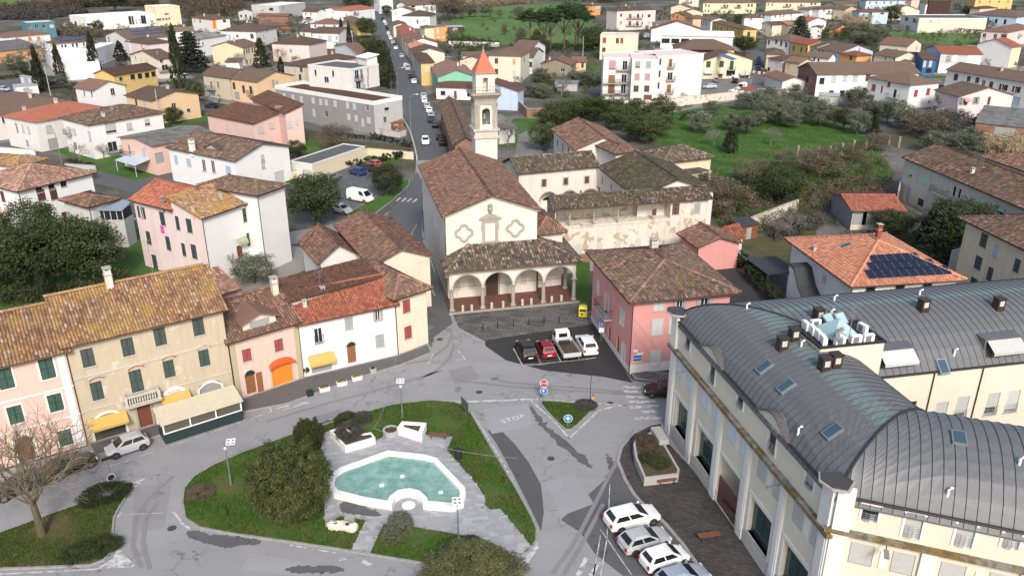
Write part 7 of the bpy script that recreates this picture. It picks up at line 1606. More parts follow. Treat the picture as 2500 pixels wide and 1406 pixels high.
def shop_arch(H_,s_,w_,spring,rise_,mat,tw_=.2,d=.08):
 b=MB();n=12;a_=[(-w_/2+w_*i/n,spring+rise_*math.sin(math.pi*i/n))for i in range(n+1)];o_=[(-w_/2-tw_+(w_+2*tw_)*i/n,spring+(rise_+tw_)*math.sin(math.pi*i/n))for i in range(n+1)]
 b.ext([(-w_/2,0)]+a_+[(w_/2,0),(w_/2+tw_,0)]+o_[::-1]+[(-w_/2-tw_,0)],(0,0),(1,0),0,d);addR(H_,'arch_surround',b,mat,s_,.02)
for r,x,y,w_,sp,ri,mt in(('v1',640,1165,2.65,2.0,.55,M_WHITE),('v2',115,1330,2.05,2.3,.55,M_STONEL),('v2',450,1240,2.05,2.2,.5,M_WHITE)):shop_arch(h_l2,rp(h_l2,r,x,y)[0],w_,sp,ri,mt)
shop_arch(h_l2,rp(h_l2,'v1',970,1055)[0],1.2,2.2,.5,M_STONE,.18);shop_arch(h_l1,rp(h_l1,'g',195,560)[0],1.35,2.2,.5,M_WHITE,.2)
s_,z=rp(h_l2,'v2',105,1272);b=MB();n=12;a_=[(-1.0+2.0*i/n,.45*math.sin(math.pi*i/n))for i in range(n+1)];b.ext([(-1.0,-.45)]+a_+[(1.0,-.45)],(0,0),(1,0),.09,.14);so=addR(h_l2,'shop_sign',b,[M_SIGNW],s_,2.95);o=obj('lettering',text_mesh('PIZZA',.42,M_RED),so,(0,-.15,-.08));o.rotation_euler=(RF,0,0)
b=MB();b.box(0,2*h_l1.y,-.06,0,0,.1);addR(h_l1,'string_course',b,M_WHITE,0,6.1);b=MB();b.box(0,2*h_l1.y,-.06,0,0,.12);addR(h_l1,'string_course',b,M_WHITE,0,3.2);b=MB();b.box(2*h_l1.y-.75,2*h_l1.y-.15,-.08,0,0,9.3);addR(h_l1,'corner_strip',b,M_WHITE,0,0);b=MB();b.box(0,2*h_l1.y,-.02,.0,0,3.2);addR(h_l1,'ground_floor',b,WALL['cream'],0,0)if False else None
b=MB();b.box(.0,.55,-.05,0,0,6.2);b.box(2*h_l3.y-.5,2*h_l3.y,-.05,0,0,6.2);addR(h_l3,'corner_strip',b,stucco('olive_trim',(.40,.36,.24),.3),0,0)
s_,z=rp(h_l3,'v2',1130,1060);b=MB();n=16
for i in range(n):a0,a1=math.pi*i/n,math.pi*(i+1)/n;b.add([(-1.3*math.cos(a0),0,.6*math.sin(a0)),(-1.3*math.cos(a1),0,.6*math.sin(a1)),(-1.42*math.cos(a1),-.55,.42*math.sin(a1)-.05),(-1.42*math.cos(a0),-.55,.42*math.sin(a0)-.05),(-1.42*math.cos(a1),-.55,.42*math.sin(a1)-.27-.05*(i%2)),(-1.42*math.cos(a0),-.55,.42*math.sin(a0)-.27-.05*(i%2))],[(0,1,2,3),(3,2,4,5)])
addR(h_l3,'awning',b,flat('awning_orange',(.62,.09,.02),.6),s_,2.45)
b=MB();b.ext([(-1.15,0),(1.15,0),(.8,.35),(0,.48),(-.8,.35)],(0,0),(1,0),0,.06);so=addR(h_l3,'shop_sign',b,[M_SIGNW],s_,2.4);b=MB();b.ext([(-1.15,0),(-1.3,0),(-1.3,2.5),(-1.15,2.5)],(0,0),(1,0),0,.1);b.ext([(1.15,0),(1.3,0),(1.3,2.5),(1.15,2.5)],(0,0),(1,0),0,.1);addR(h_l3,'shop_frame',b,M_STONEL,s_,0)
s_,z=rp(h_l3,'v2',830,1150);b=MB();b.ext(arc_pts(-.55,.55,0),(0,0),(1,0),0,.05);b.ext(arc_pts(-.55,.55,0)[::-1]+arc_pts(-.72,.72,0),(0,0),(1,0),0,.1,1);addR(h_l3,'fanlight',b,[M_GLASS,M_STONEL],s_,2.25);lw=wmesh('leaf',.6,2.2,'W',False)
o=obj('door_shutter',lw,h_l3.root,on_R(h_l3,s_-.6,.05),h_l3.rot0+RF+2.5);o=obj('door_shutter',lw,h_l3.root,on_R(h_l3,s_+.6,.05),h_l3.rot0+RF-.6+math.pi/6)
s_,z=rp(h_l4,'e',85,1200);b=MB();b.ext(arc_pts(-.5,.5,0),(0,0),(1,0),0,.05);b.ext(arc_pts(-.5,.5,0)[::-1]+arc_pts(-.65,.65,0),(0,0),(1,0),0,.1,1);addR(h_l4,'fanlight',b,[M_GLASS,M_STONEL],s_,2.35)
def dormer(H_,r,x,y,w_,h_,dep,mat,tile,rz=RF,pitch=.38):
 q=on_roof(H_,r,x,y)
 if not q:return
 loc=H_.T((q[0],q[1],q[2]));o=obj('dormer',None,H_.root);bpy.data.objects.remove(o);b=MB();b.box(-w_/2,w_/2,0,dep,-1.0,h_);b.poly([(-w_/2,0,h_),(w_/2,0,h_),(0,0,h_+w_/2*pitch)]);b.box(-w_*.3,w_*.3,-.03,0,.1,h_-.05,1)
 o=obj('dormer',b.mesh('dormer',[mat,SHUT['s']]),H_.root,loc,H_.rot0+rz);W_2=w_/2+.35;r_=W_2*pitch
 pl=[[(W_2,-.4,0),(W_2,dep,0),(0,dep,r_),(0,-.4,r_)],[(-W_2,dep,0),(-W_2,-.4,0),(0,-.4,r_),(0,dep,r_)]]
 ro=obj('dormer_roof',slab_mesh(pl,tile_mat(tile)),o,(0,0,h_-.12));tm=tile_mesh(pl,[((0,-.4,r_),(0,dep,r_))],tile_mat(tile));tm.name='roof_tiles'
 bm_=None;ro2=ro
 return o
dormer(h_l3,'v2',920,630,3.4,.85,4.2,WALL['cream'],'terra');dormer(h_dor,'a',1545,1090,3.6,.3,3.5,WALL['grey'],'brown',0)
def antenna(H_,r,x,y,h_=2.6):
 q=on_roof(H_,r,x,y)
 if not q:return
 b=MB();b.tube([(0,0,-.2),(0,0,h_)],.022,5)
 for z,l,n in((h_-.05,1.1,7),(h_*.72,.8,5)):
  b.tube([(-l/2,0,z),(l/2,0,z)],.014,4)
  for i in range(n):xx=-l/2+l*i/(n-1);b.tube([(xx,-.22,z),(xx,.22,z)],.008,3)
 obj('antenna',b.mesh('antenna',M_STEEL),H_.root,H_.T(q),random.random()*3)
for H_,r,x,y,hh in((h_l1,'d',455,800,3.8),(h_l2,'d',1115,640,3.5),(h_l3,'d',1720,700,3.0),(h_l4,'d',2330,740,2.2),(h_sun,'f',1240,360,2.6),(h_grn,'v7',955,155,2.6),(h_tow,'d',1258,55,2.4),(h_dor,'a',1370,980,1.5),(h_pink,'v5',850,130,1.2),(h_k1,'e',165,430,2.0)):antenna(H_,r,x,y,hh)
def chim_at(H_,r,x,y,h_=1.2,w_=.6,mat=None):
 q=on_roof(H_,r,x,y)
 if q:chimney(H_.root,*H_.T(q),h_=h_,w_=w_,mat=mat)
for a in((h_l1,'d',330,825,1.3,.7,WALL['stone']),(h_l2,'d',800,720,1.6,.6,WALL['old']),(h_l3,'d',2000,765,1.6,.6,WALL['cream']),(h_l4,'d',2215,865,.5,.35),(h_l4,'d',2345,760,.4,.4),(h_dor,'a',1400,1100,2.0,.8,WALL['white']),(h_pink,'v5',765,110,1.0,.8,WALL['old']),(h_sun,'f',1435,365,1.6,.5,WALL['redd']),(h_sun,'f',975,455,.4,.3),(h_grn,'v7',845,200,.7,.5,WALL['old']),(h_och,'d',1405,170,.5,.3,WALL['salmon']),(h_tow,'d',1190,130,1.0,.3,WALL['stone']),(h_och,'d',1605,70,.4,.3)):chim_at(*a)
# stone chimney breast of the pink villa
p=at('a',2055,1045)[:2];d=p-h_vil.cen;b=MB();b.box(-.75,.75,-.5,.5,0,8.6);obj('chimney_breast',b.mesh('chimney_breast',brickpave('rubble_stone',(.26,.235,.19),(.36,.33,.27),(.16,.15,.13),.45,.22,0,.03,True)),h_vil.root,(d@h_vil.ux,d@h_vil.uy,0))
# awning and balcony of the pink awning house
b=MB();b.add([(-3.6,0,2.9),(3.6,0,2.9),(3.6,-3.4,2.3),(-3.6,-3.4,2.3),(-3.6,0,2.8),(3.6,0,2.8),(3.6,-3.4,2.2),(-3.6,-3.4,2.2)],[(3,2,1,0)[::-1],(4,5,6,7)[::-1],(3,7,6,2),(0,4,7,3),(1,2,6,5)])
for x in(-3.5,3.5):b.box(x-.05,x+.05,-3.35,-3.25,0,2.25)
obj('awning',b.mesh('awning',flat('light_blue_sheet',(.42,.50,.55),.5)),h_awn.root,h_awn.T((.6,-h_awn.y,.1)),h_awn.rot0)
# veranda of the pale house, striped canopy of the tall white house
p=at('d',850,250,3.4)[:2]-h_ver.cen;vb=MB();vb.box(-1.9,1.9,-1.3,1.3,-3.4,.9);vb.box(-1.9,1.9,-1.32,-1.28,.95,2.4,1)
vb.box(-1.88,-1.84,-1.28,1.3,.95,2.4,1);vb.box(1.84,1.88,-1.28,1.3,.95,2.4,1)
for x in(-1.9,-.95,0,.95,1.83):vb.box(x,x+.07,-1.36,-1.29,.9,2.4,2)
vb.add([(-2.1,-1.7,2.45),(2.1,-1.7,2.45),(2.1,1.6,3.1),(-2.1,1.6,3.1),(-2.1,-1.7,2.38),(2.1,-1.7,2.38),(2.1,1.6,3.03),(-2.1,1.6,3.03)],[(0,1,2,3),(7,6,5,4),(0,4,5,1),(1,5,6,2),(2,6,7,3),(3,7,4,0)],3)
obj('veranda',vb.mesh('veranda',[WALL['grey'],M_GLASS,M_WHITE,flat('corrugated_blue',(.22,.27,.31),.5)]),h_ver.root,(p@h_ver.ux,p@h_ver.uy,3.4),.5)
s_,z=rp(h_och,'d',1748,385);b=MB();n=14
for i in range(n):
 x0,x1=-.8+1.6*i/n,-.8+1.6*(i+1)/n
 A_=[(0,.9),(-.35,.82),(-.65,.55),(-.75,.2),(-.75,0)]
 b.add([(x,y,z_)for x in(x0,x1)for y,z_ in A_],[(j,j+1,6+j,5+j)for j in range(4)],i%2)
addR(h_och,'canopy',b,[flat('canopy_cream',(.52,.50,.36),.6),flat('canopy_green',(.10,.20,.07),.6)],s_,z-.35)
b=MB();b.box(-.35,.35,-.06,-.02,-1.1,0);b.tube([(-.5,-.05,.02),(.5,-.05,.02)],.02,4);s_,z=on_wall(h_tow.P[0],h_tow.P[1],'d',1180,290);obj('towel',b.mesh('towel',flat('pink_cloth',(.55,.08,.32),.8)),h_tow.root,h_tow.T((-h_tow.x+s_,-h_tow.y,z+.4)),h_tow.rot0)
# solar panels
def solar(H_,r,rows,pw=.95,ph=1.0,rot=None,plane=1):
 P_=np.array(H_.planes[plane],float);s=P_[1]-P_[0];s/=np.linalg.norm(s);nn=np.cross(s,P_[2]-P_[1]);nn/=np.linalg.norm(nn);nn=nn if nn[2]>0 else-nn;t_=np.cross(nn,s)
 Rm=Matrix((Vector(s),Vector(t_),Vector(nn))).transposed().to_euler()
 b=MB();b.box(0,pw-.03,0,ph-.03,.0,.04);nx,ny=4,4
 for i in range(nx):
  for j in range(ny):b.box(.02+(pw-.07)*i/nx+.004,.02+(pw-.07)*(i+1)/nx-.004,.02+(ph-.07)*j/ny+.004,.02+(ph-.07)*(j+1)/ny-.004,.041,.045,1)
 me=b.mesh('solar_panel',[M_STEEL,flat('solar_cell'+str(r),(.012,.014,.028)if r=='f' else(.02,.04,.12),.12)])
 for x0,y0,n in rows:
  q=on_roof(H_,r,x0,y0)
  if not q:continue
  q=np.array(q)
  for i in range(n):
   loc=q+s*pw*i+nn*.18;o=obj('solar_panel',me,H_.root,H_.T(loc));e=Rm.copy();o.rotation_euler=(Matrix.Rotation(H_.rot0,3,'Z')@Rm.to_matrix()).to_euler()
solar(h_sun,'f',[(1372,672,10),(1388,612,8),(1402,558,6)],1.02,1.55)
q=on_roof(h_sun,'f',1205,425)
o=obj('skylight',sm,h_sun.root,h_sun.T(q));o.rotation_euler=(.3,0,h_sun.rot0)
solar(h_sol,'t1',[(1925,515,8),(1890,475,8),(1850,435,8)],1.6,1.7,plane=0);solar(h_mod,'t1',[(880,612,7),(858,585,7)],1.7,1.3,plane=1);solar(h_yso,'t5',[(905,845,6)],2.2,1.7,plane=0 if False else 0)
# side entrance block of the solar villa, with its bent dark roof
p=at('f',960,760,3.0)[:2];d=p-h_sun.cen;b=MB();W2_=1.3
pr=[(0.0,0),(4.6,0),(4.6,2.2),(2.8,3.2),(1.2,5.0),(0.0,5.1)]
b.ext([(q[0],q[1])for q in pr],(0,0),(1,0),0,2.2,0);b.ext([(4.7,2.15),(4.7,2.35),(2.85,3.4),(1.25,5.22),(-.1,5.32),(-.1,5.1),(1.2,5.0),(2.8,3.2)],(0,0),(1,0),-.05,2.35,1)
obj('entrance_block',b.mesh('entrance_block',[WALL['white'],flat('felt_roof',(.035,.037,.042),.8)]),h_sun.root,h_sun.T((-h_sun.x+on_wall(h_sun.P[0],h_sun.P[1],'f',900,700)[0],-h_sun.y,0)),h_sun.rot0)
b=MB();b.add([(-2.2,-3,2.5),(2.2,-3,2.5),(2.2,3,2.5),(-2.2,3,2.5),(-2.2,-3,2.4),(2.2,-3,2.4),(2.2,3,2.4),(-2.2,3,2.4)],[(0,1,2,3),(7,6,5,4),(0,4,5,1),(1,5,6,2),(2,6,7,3),(3,7,4,0)])
for sx in(-2.1,2.1):
 for sy in(-2.9,2.9):b.box(sx-.06,sx+.06,sy-.06,sy+.06,0,2.4)
p=at('f',668,555,2.5);tag(obj('carport',b.mesh('carport',flat('felt_roof',(.035,.037,.042),.8)),None,(p[0],p[1],0),math.radians(12)),'flat black-roofed carport between the hedge and the solar villa','carport')
# covered restaurant terrace in front of the tan house
a0,a1=at('p',405,1087)[:2],at('p',595,1026)[:2];te=(a1-a0)/np.hypot(*(a1-a0));TL=np.hypot(*(a1-a0));TN=np.array([-te[1],te[0]]);tp=thing('terrace_tent','restaurant terrace box with beige roof and dark green panels in front of the tan house','terrace tent',(*a0,.06),math.atan2(te[1],te[0]))
for i in range(3):b=MB();b.box(TL*i/3+.02,TL*(i+1)/3-.02,0,.06,.05,1.05);obj('panel',b.mesh('panel',flat('dark_green_panel',(.016,.032,.034),.5)),tp)
for y in(0,1):b=MB();b.box(0 if y==0 else TL-.06,.06 if y==0 else TL,.07,2.2,.05,1.05);obj('side_panel',b.mesh('side_panel',flat('dark_green_panel',(.016,.032,.034),.5)),tp)
b=MB()
for i in range(4):x=(TL-.12)*i/3;b.box(x,x+.12,-.01,.09,1.05,2.05);b.box(x,x+.12,2.15,2.25,0,2.6)
b.box(0,TL,-.012,.092,2.05,2.2);b.box(0,TL,-.011,.091,1.05,1.15);b.box(0,.1,.09,2.2,2.1,2.2);b.box(TL-.1,TL,.09,2.2,2.1,2.2);obj('frame',b.mesh('frame',M_WHITE),tp)
for i in range(3):b=MB();b.box(TL*i/3+.14,TL*(i+1)/3-.06,.03,.045,1.16,2.04);obj('pane',b.mesh('pane',flat('terrace_glass',(.09,.085,.07),.15)),tp)
b=MB();b.add([(-.15,-.25,2.2),(TL+.15,-.25,2.2),(TL+.15,2.3,2.75),(-.15,2.3,2.75),(-.15,-.25,2.1),(TL+.15,-.25,2.1),(TL+.15,2.3,2.65),(-.15,2.3,2.65)],[(0,1,2,3),(7,6,5,4),(0,4,5,1),(1,5,6,2),(2,6,7,3),(3,7,4,0)]);obj('roof',b.mesh('roof',stucco('tent_canvas',(.52,.46,.34),.4)),tp)
# planters and pots along the row
for i,(x,y,wl)in enumerate(((757,966,0),(793,955,1),(835,941,1),(872,928,1),(911,911,0))):
 p=at('p',x,y);t_=thing('flower_box',['dark flower box at the left end of the row','white flower box, second from the left, with yellow flowers','white flower box in the middle of the row','white flower box, second from the right','grey flower box at the right end of the row'][i],'flower box',(p[0],p[1],.05),math.radians(25),'flower boxes along the kerb')
 b=MB();b.frustum((-.5,.5,-.2,.2),(-.55,.55,-.25,.25),0,.42)if wl else b.frustum((-.3,.3,-.25,.25),(-.34,.34,-.3,.3),0,.55);obj('box',b.mesh('box',M_WHITE if wl else M_CONC if i else M_DARK),t_);o=obj('flowers',bush_mesh('yellow' if wl else 'green',0),t_,(0,0,.4),0,(.9 if wl else .6,.4,.4))
for x,y,s_,lb in((748,917,.8,'potted plant at the left corner of the white house'),(823,895,.7,'red pot with a small plant by the shop of the white house'),(886,880,.5,'pot at the foot of the climbing bush')):
 p=at('p',x,y);t_=thing('plant_pot',lb,'plant pot',(p[0],p[1],.13));b=MB();b.lathe([(.16,0),(.24,.4),(.26,.42)],10);obj('pot',b.mesh('pot',WALL['salmon']if s_>.5 else WALL['redd']),t_);obj('leaves',bush_mesh('green',1),t_,(0,0,.4),0,(s_,s_,s_))
p=at('p',897,868);bush('hedge','green bush trained against the white house beside its door','p',0,0,1.5,1.9,z=.9,world=(p[0]-.3,p[1],0))
# signs on the pink house
s_,z=rp(h_pink,'v5',605,1160)
for(dx,dz,w_,h_,mt)in((0,0,.95,.34,M_BLUE),(0,.36,.95,.34,M_BLUE),(-.05,-.32,1.15,.2,M_YEL),(.3,.68,.75,.22,M_SIGNW),(-.25,1.05,.5,.24,M_SIGNW)):
 b=MB();b.box(-w_/2,w_/2,-.05,0,-h_/2,h_/2);b.box(-w_/2+.03,w_/2-.03,-.055,-.05,-h_/2+.03,h_/2-.03,1);addR(h_pink,'direction_sign',b,[M_SIGNW,mt],s_+dx,z+dz,.05)
b=MB();b.box(.0,2*h_pink.y,-.03,0,0,1.1);addR(h_pink,'plinth',b,WALL['white2'],0,.0)
b=MB();b.box(0,2*h_pink.x,-.03,0,0,.7);obj('plinth',b.mesh('plinth',WALL['white2']),h_pink.root,h_pink.T((-h_pink.x,-h_pink.y,0)),h_pink.rot0)
# overhead cables
def cable(label,a,b_,sag,r_=.02):
 P_=[np.array(a)*(1-t)+np.array(b_)*t-np.array([0,0,sag*4*t*(1-t)])for t in np.linspace(0,1,14)];b=MB();b.tube(P_,r_,4);tag(obj('cable',b.mesh('cable',M_STEEL),None),label,'cable','overhead cables')
cable('cable strung from the church wall across the lane',at('e',440,492,6.5),at('e',660,462,7.0),.4);cable('lower cable strung across the lane to the church',at('e',510,545,6),at('e',705,480,7.5),.4)
cable('cable from the pink house to the cream block',at('v5',550,730,6.5),at('v4',170,610,6.5),.2);cable('lower cable from the pink house to the cream block',at('v5',580,900,5),at('v5',880,1300,3.2),.2)
cable('cable hanging across the fountain lawn',at('p',912,1045,4.2),at('p',1262,1118,4.6),.5);cable('cable looping from the frontage row to the lawn',at('p',968,860,6),at('p',912,1045,4.2),1.2)

# ------------------------------------------------------------------ vehicles (front towards +x, on the ground)
CARM={}
def paint(c):
 k='car_paint_%d_%d_%d'%tuple(int(v*100)for v in c)
 if k not in CARM:CARM[k]=flat(k,c,.28,.15 if max(c)<.7 else 0,.04,2)
 return CARM[k]
COLS={'white':(.74,.74,.73),'silver':(.42,.43,.44),'grey':(.17,.175,.185),'black':(.014,.014,.016),'dark':(.03,.032,.04),'blue':(.02,.045,.15),'red':(.22,.02,.03),'pink':(.42,.10,.10),'paleblue':(.30,.35,.42),'green':(.03,.07,.05)}
SPEC={ # length, width, height, bonnet height, windscreen foot, roof front, roof rear, rear glass foot (fractions of length from the rear)
 'hatch':(4.0,1.74,1.48,.94,.74,.52,.16,.03),'suv':(4.3,1.82,1.64,1.06,.74,.54,.13,.03),'wagon':(4.4,1.80,1.56,1.0,.76,.54,.12,.02),'sedan':(4.5,1.78,1.45,.92,.70,.52,.24,.08),'mini':(3.6,1.62,1.52,.97,.80,.58,.13,.03),'van':(5.0,1.95,2.15,1.15,.90,.74,.02,.0)}
def ring_loft(b,st,k=0):
 """st: (x, half width, bottom, top)"""
 n=0;R_=[]
 for x,w_,z0,z1 in st:R_.append([(x,-w_*.9,z0),(x,-w_,z0+.14),(x,-w_,z0+(z1-z0)*.62),(x,-w_*.93,z1-.03),(x,-w_*.6,z1+.015),(x,w_*.6,z1+.015),(x,w_*.93,z1-.03),(x,w_,z0+(z1-z0)*.62),(x,w_,z0+.14),(x,w_*.9,z0)])
 m_=10;V=[p for r in R_ for p in r];F_=[(i*m_+j,(i+1)*m_+j,(i+1)*m_+(j+1)%m_,i*m_+(j+1)%m_)for i in range(len(R_)-1)for j in range(m_)]
 F_+=[tuple(range(m_)),tuple(range(len(V)-m_,len(V)))[::-1]];b.add(V,F_,k)
CPART={}
def car_parts(kind,whole=False):
 if(kind,whole)in CPART:return CPART[kind,whole]
 L,W,H,zb,fw_,fr,rr,rb=SPEC[kind];X=lambda f:-L/2+L*f;hw=W/2
 b=MB();ring_loft(b,[(X(0),hw*.82,.36,zb*.88),(X(.015),hw*.93,.27,zb*.97),(X(.12),hw,.2,zb),(X(.5),hw,.19,zb*.99),(X(.75),hw*.99,.2,zb*.97),(X(.88),hw*.96,.22,zb*.86),(X(.97),hw*.86,.26,zb*.72),(X(1),hw*.7,.34,zb*.6)])
 zt=H;ht=hw*.74;hb=hw*.92
 A_=[(X(rb),-hb,zb-.03),(X(fw_),-hb,zb-.05),(X(fw_),hb,zb-.05),(X(rb),hb,zb-.03)];mid=[(X(rr),-ht,zt-.09),(X(fr),-ht,zt-.09),(X(fr),ht,zt-.09),(X(rr),ht,zt-.09)];T_=[(X(rr+.08),-ht*.74,zt),(X(fr-.1),-ht*.74,zt),(X(fr-.1),ht*.74,zt),(X(rr+.08),ht*.74,zt)]
 b.add(A_+mid+T_,[(0,1,5,4),(1,2,6,5),(2,3,7,6),(3,0,4,7),(4,5,9,8),(5,6,10,9),(6,7,11,10),(7,4,8,11),(8,9,10,11)])
 b.box(X(.05),X(.95),-hw*.9,hw*.9,.16,.3,1)
 for sx in(.185,.815):
  for sy in(-1,1):b.tube([(X(sx),sy*(hw-.06),.33),(X(sx),sy*(hw+.004),.33)],.37,16,1)
 for sy in(-1,1):b.box(X(fw_-.06),X(fw_-.02),sy*(hw+.06)-.07,sy*(hw+.06)+.07,zb,zb+.12,0)
 def quad(p,q,r_,s_,i0,i1,j0=.1,j1=.9,out=.012):
  P_=[np.array(v,float)for v in(p,q,r_,s_)];n_=np.cross(P_[1]-P_[0],P_[2]-P_[0]);n_/=np.linalg.norm(n_);c=lambda u,v:(P_[0]*(1-u)+P_[1]*u)*(1-v)+(P_[3]*(1-u)+P_[2]*u)*v+n_*out
  return[c(i0,j0),c(i1,j0),c(i1,j1),c(i0,j1)]
 G_={'windscreen':[quad(A_[1],A_[2],mid[2],mid[1],.06,.94)],'rear_window':[quad(A_[3],A_[0],mid[0],mid[3],.1,.9,.3 if kind=='van' else .22,.88)],'side_window':[]}
 sp=((.07,.48),(.52,.9))if kind!='van' else((.70,.93),)
 G_['side_window']=[[quad(A_[0],A_[1],mid[1],mid[0],u0,u1,.18,.9)for u0,u1 in sp],[quad(A_[2],A_[3],mid[3],mid[2],1-u1,1-u0,.18,.9)for u0,u1 in sp]]
 def light(f,y,z,w_,h_,sx,mat,nm):
  q=MB();x=X(f);q.box(min(x,x+sx*.1),max(x,x+sx*.1),y-w_,y+w_,z-h_,z+h_);return q.mesh(nm,mat)
 LG=[('headlight',light(.955,sy*hw*.68,zb*.66,.15,.075,1,M_LAMP,'headlight'))for sy in(-1,1)]+[('tail_light',light(.012,sy*hw*.8,zb*.8,.09,.13,-1,M_TAIL,'tail_light'))for sy in(-1,1)]
 pl=MB();pl.box(X(-.004),X(.01),-.26,.26,zb*.55,zb*.55+.12);pl.box(X(.98),X(1.004),-.26,.26,.38,.5);pm_=pl.mesh('number_plate',M_SIGNW)
 res={}
 if whole:
  for g_ in(G_['windscreen']+G_['rear_window']+G_['side_window'][0]+G_['side_window'][1]):b.add(g_,[(0,1,2,3)],2)
  for sx in(.185,.815):
   for sy in(-1,1):b.tube([(X(sx),sy*(hw-.1),.31),(X(sx),sy*(hw+.02),.31)],.31,12,1);b.tube([(X(sx),sy*(hw+.015),.31),(X(sx),sy*(hw+.03),.31)],.19,10,3)
  b.box(X(.95),X(.975),-hw*.8,hw*.8,zb*.6,zb*.72,3);b.box(X(.0),X(.02),-hw*.86,-hw*.6,zb*.7,zb*.9,4);b.box(X(.0),X(.02),hw*.6,hw*.86,zb*.7,zb*.9,4)
 res['body']=b;res['glass']=G_;res['lights']=LG;res['plate']=pm_;res['X']=X;res['hw']=hw
 CPART[kind,whole]=res;return res
_CB={}
tyre=MB();tyre.lathe([(.2,-.1),(.3,-.1),(.315,-.07),(.315,.07),(.3,.1),(.2,.1)],18);tyre=tyre.mesh('tyre',M_TYRE)
rim=MB();rim.lathe([(.2,-.09),(.21,.085),(.17,.1)],14)
for i in range(5):a=6.283*i/5;rim.add([(.04*math.cos(a+1),.04*math.sin(a+1),.105),(.19*math.cos(a-.2),.19*math.sin(a-.2),.1),(.19*math.cos(a+.2),.19*math.sin(a+.2),.1),(.04*math.cos(a-1),.04*math.sin(a-1),.105)],[(0,1,2,3)])
rim=rim.mesh('rim',M_RIM)
def car(kind,col,label,r,x,y,head,z=.05,detail=True,group=None,cat='car',name='parked_car'):
 """head: sheet point the nose looks to, or an angle"""
 p=at(r,x,y,z);rz=head if isinstance(head,float)else math.atan2(*(at(r,*head,z)-p)[[1,0]]);P_=car_parts(kind,not detail);pc=paint(COLS[col])
 k=(kind,col,detail)
 if k not in _CB:
  if detail:me=P_['body'].mesh('body',[pc,M_TYRE],False)
  else:me=P_['body'].mesh('body',[pc,M_TYRE,M_CARGLASS,M_RIM,M_TAIL],False)
  bm_=bmesh.new();bm_.from_mesh(me);bmesh.ops.recalc_face_normals(bm_,faces=bm_.faces);bm_.to_mesh(me);bm_.free();_CB[k]=me
 if not detail:o=obj(name,_CB[k],None,(p[0],p[1],z),rz);return tag(o,label,cat,group)
 t_=thing(name,label,cat,(p[0],p[1],z),rz,group);bo=obj('body',_CB[k],t_)
 bv=bo.modifiers.new('bevel','BEVEL');bv.width=.06;bv.segments=3;bv.limit_method='ANGLE';bv.angle_limit=math.radians(28)
 for nm,g_ in(('windscreen',P_['glass']['windscreen']),('rear_window',P_['glass']['rear_window']))+tuple(('side_window',s_)for s_ in P_['glass']['side_window']):
  kk=(kind,nm,str(g_[0][0]));
  if kk not in _CB:
   b=MB()
   for q in g_:b.add(q,[(0,1,2,3)])
   _CB[kk]=b.mesh(nm,M_CARGLASS)
  obj(nm,_CB[kk],t_)
 for nm,me in P_['lights']:obj(nm,me,t_)
 obj('number_plate',P_['plate'],t_)
 for sx in(.185,.815):
  for sy in(-1,1):wh=obj('wheel',tyre,t_,(P_['X'](sx),sy*(P_['hw']-.075),.315));wh.rotation_euler=(-sy*RF,0,0);obj('rim',rim,wh)
 return t_
# on the square
car('mini','silver','small silver hatchback parked before the yellow-awninged garage of the tan house','g',905,520,(800,555));car('hatch','black','black hatchback parked behind the bare tree','g',515,655,(610,618));car('sedan','dark','dark car half hidden by the bare tree at the left edge','g',150,800,(60,835))
car('wagon','white','white estate car, topmost of the row beside the dark paving','h',2062,1030,(2200,995));car('hatch','silver','silver-grey hatchback between the two white cars of the paving row','h',2150,1190,(2290,1150));car('mini','white','small white hatchback below the silver one in the paving row','h',2290,1320,(2430,1275));car('hatch','paleblue','pale silver-blue hatchback cut by the bottom edge','h',2420,1460,(2560,1415))
car('suv','black','black off-roader with roof rails in the church parking bay','e',1355,1205,(1318,1128),.06);car('mini','red','dark red small car between the black off-roader and the truck','e',1495,1195,(1455,1120),.06);car('suv','white','white crossover at the right end of the church parking bay','e',1788,1165,(1745,1090),.06)
car('sedan','black','black car waiting at the zebra crossing beside the cream block','h',2300,125,(2180,118))
# the tipper truck
p,q=at('e',1640,1190,.06),at('e',1590,1110,.06);t_=thing('pickup_truck','white light truck with an empty open bed in the church parking bay','truck',p,math.atan2(*(q-p)[[1,0]]));pw=paint(COLS['white'])
b=MB();b.frustum((1.1,2.55,-.9,.9),(1.15,2.5,-.88,.88),.45,1.15);b.frustum((1.1,2.52,-.88,.88),(1.2,2.1,-.76,.76),1.15,2.0);o=obj('cab',b.mesh('cab',pw),t_);bv=o.modifiers.new('bevel','BEVEL');bv.width=.06;bv.segments=2
b=MB();b.add([(2.50,-.72,1.22),(2.50,.72,1.22),(2.17,.66,1.88),(2.17,-.66,1.88)],[(0,1,2,3)]);obj('windscreen',b.mesh('windscreen',M_CARGLASS),t_);b=MB();b.add([(1.10,-.5,1.35),(1.10,.5,1.35),(1.165,.5,1.8),(1.165,-.5,1.8)],[(3,2,1,0)]);obj('rear_window',b.mesh('rear_window',M_CARGLASS),t_)
for sy in(-1,1):b=MB();b.add([(1.35,sy*.888,1.25),(2.3,sy*.888,1.25),(2.05,sy*.80,1.85),(1.4,sy*.80,1.85)],[(0,1,2,3)]);obj('side_window',b.mesh('side_window',M_CARGLASS),t_)
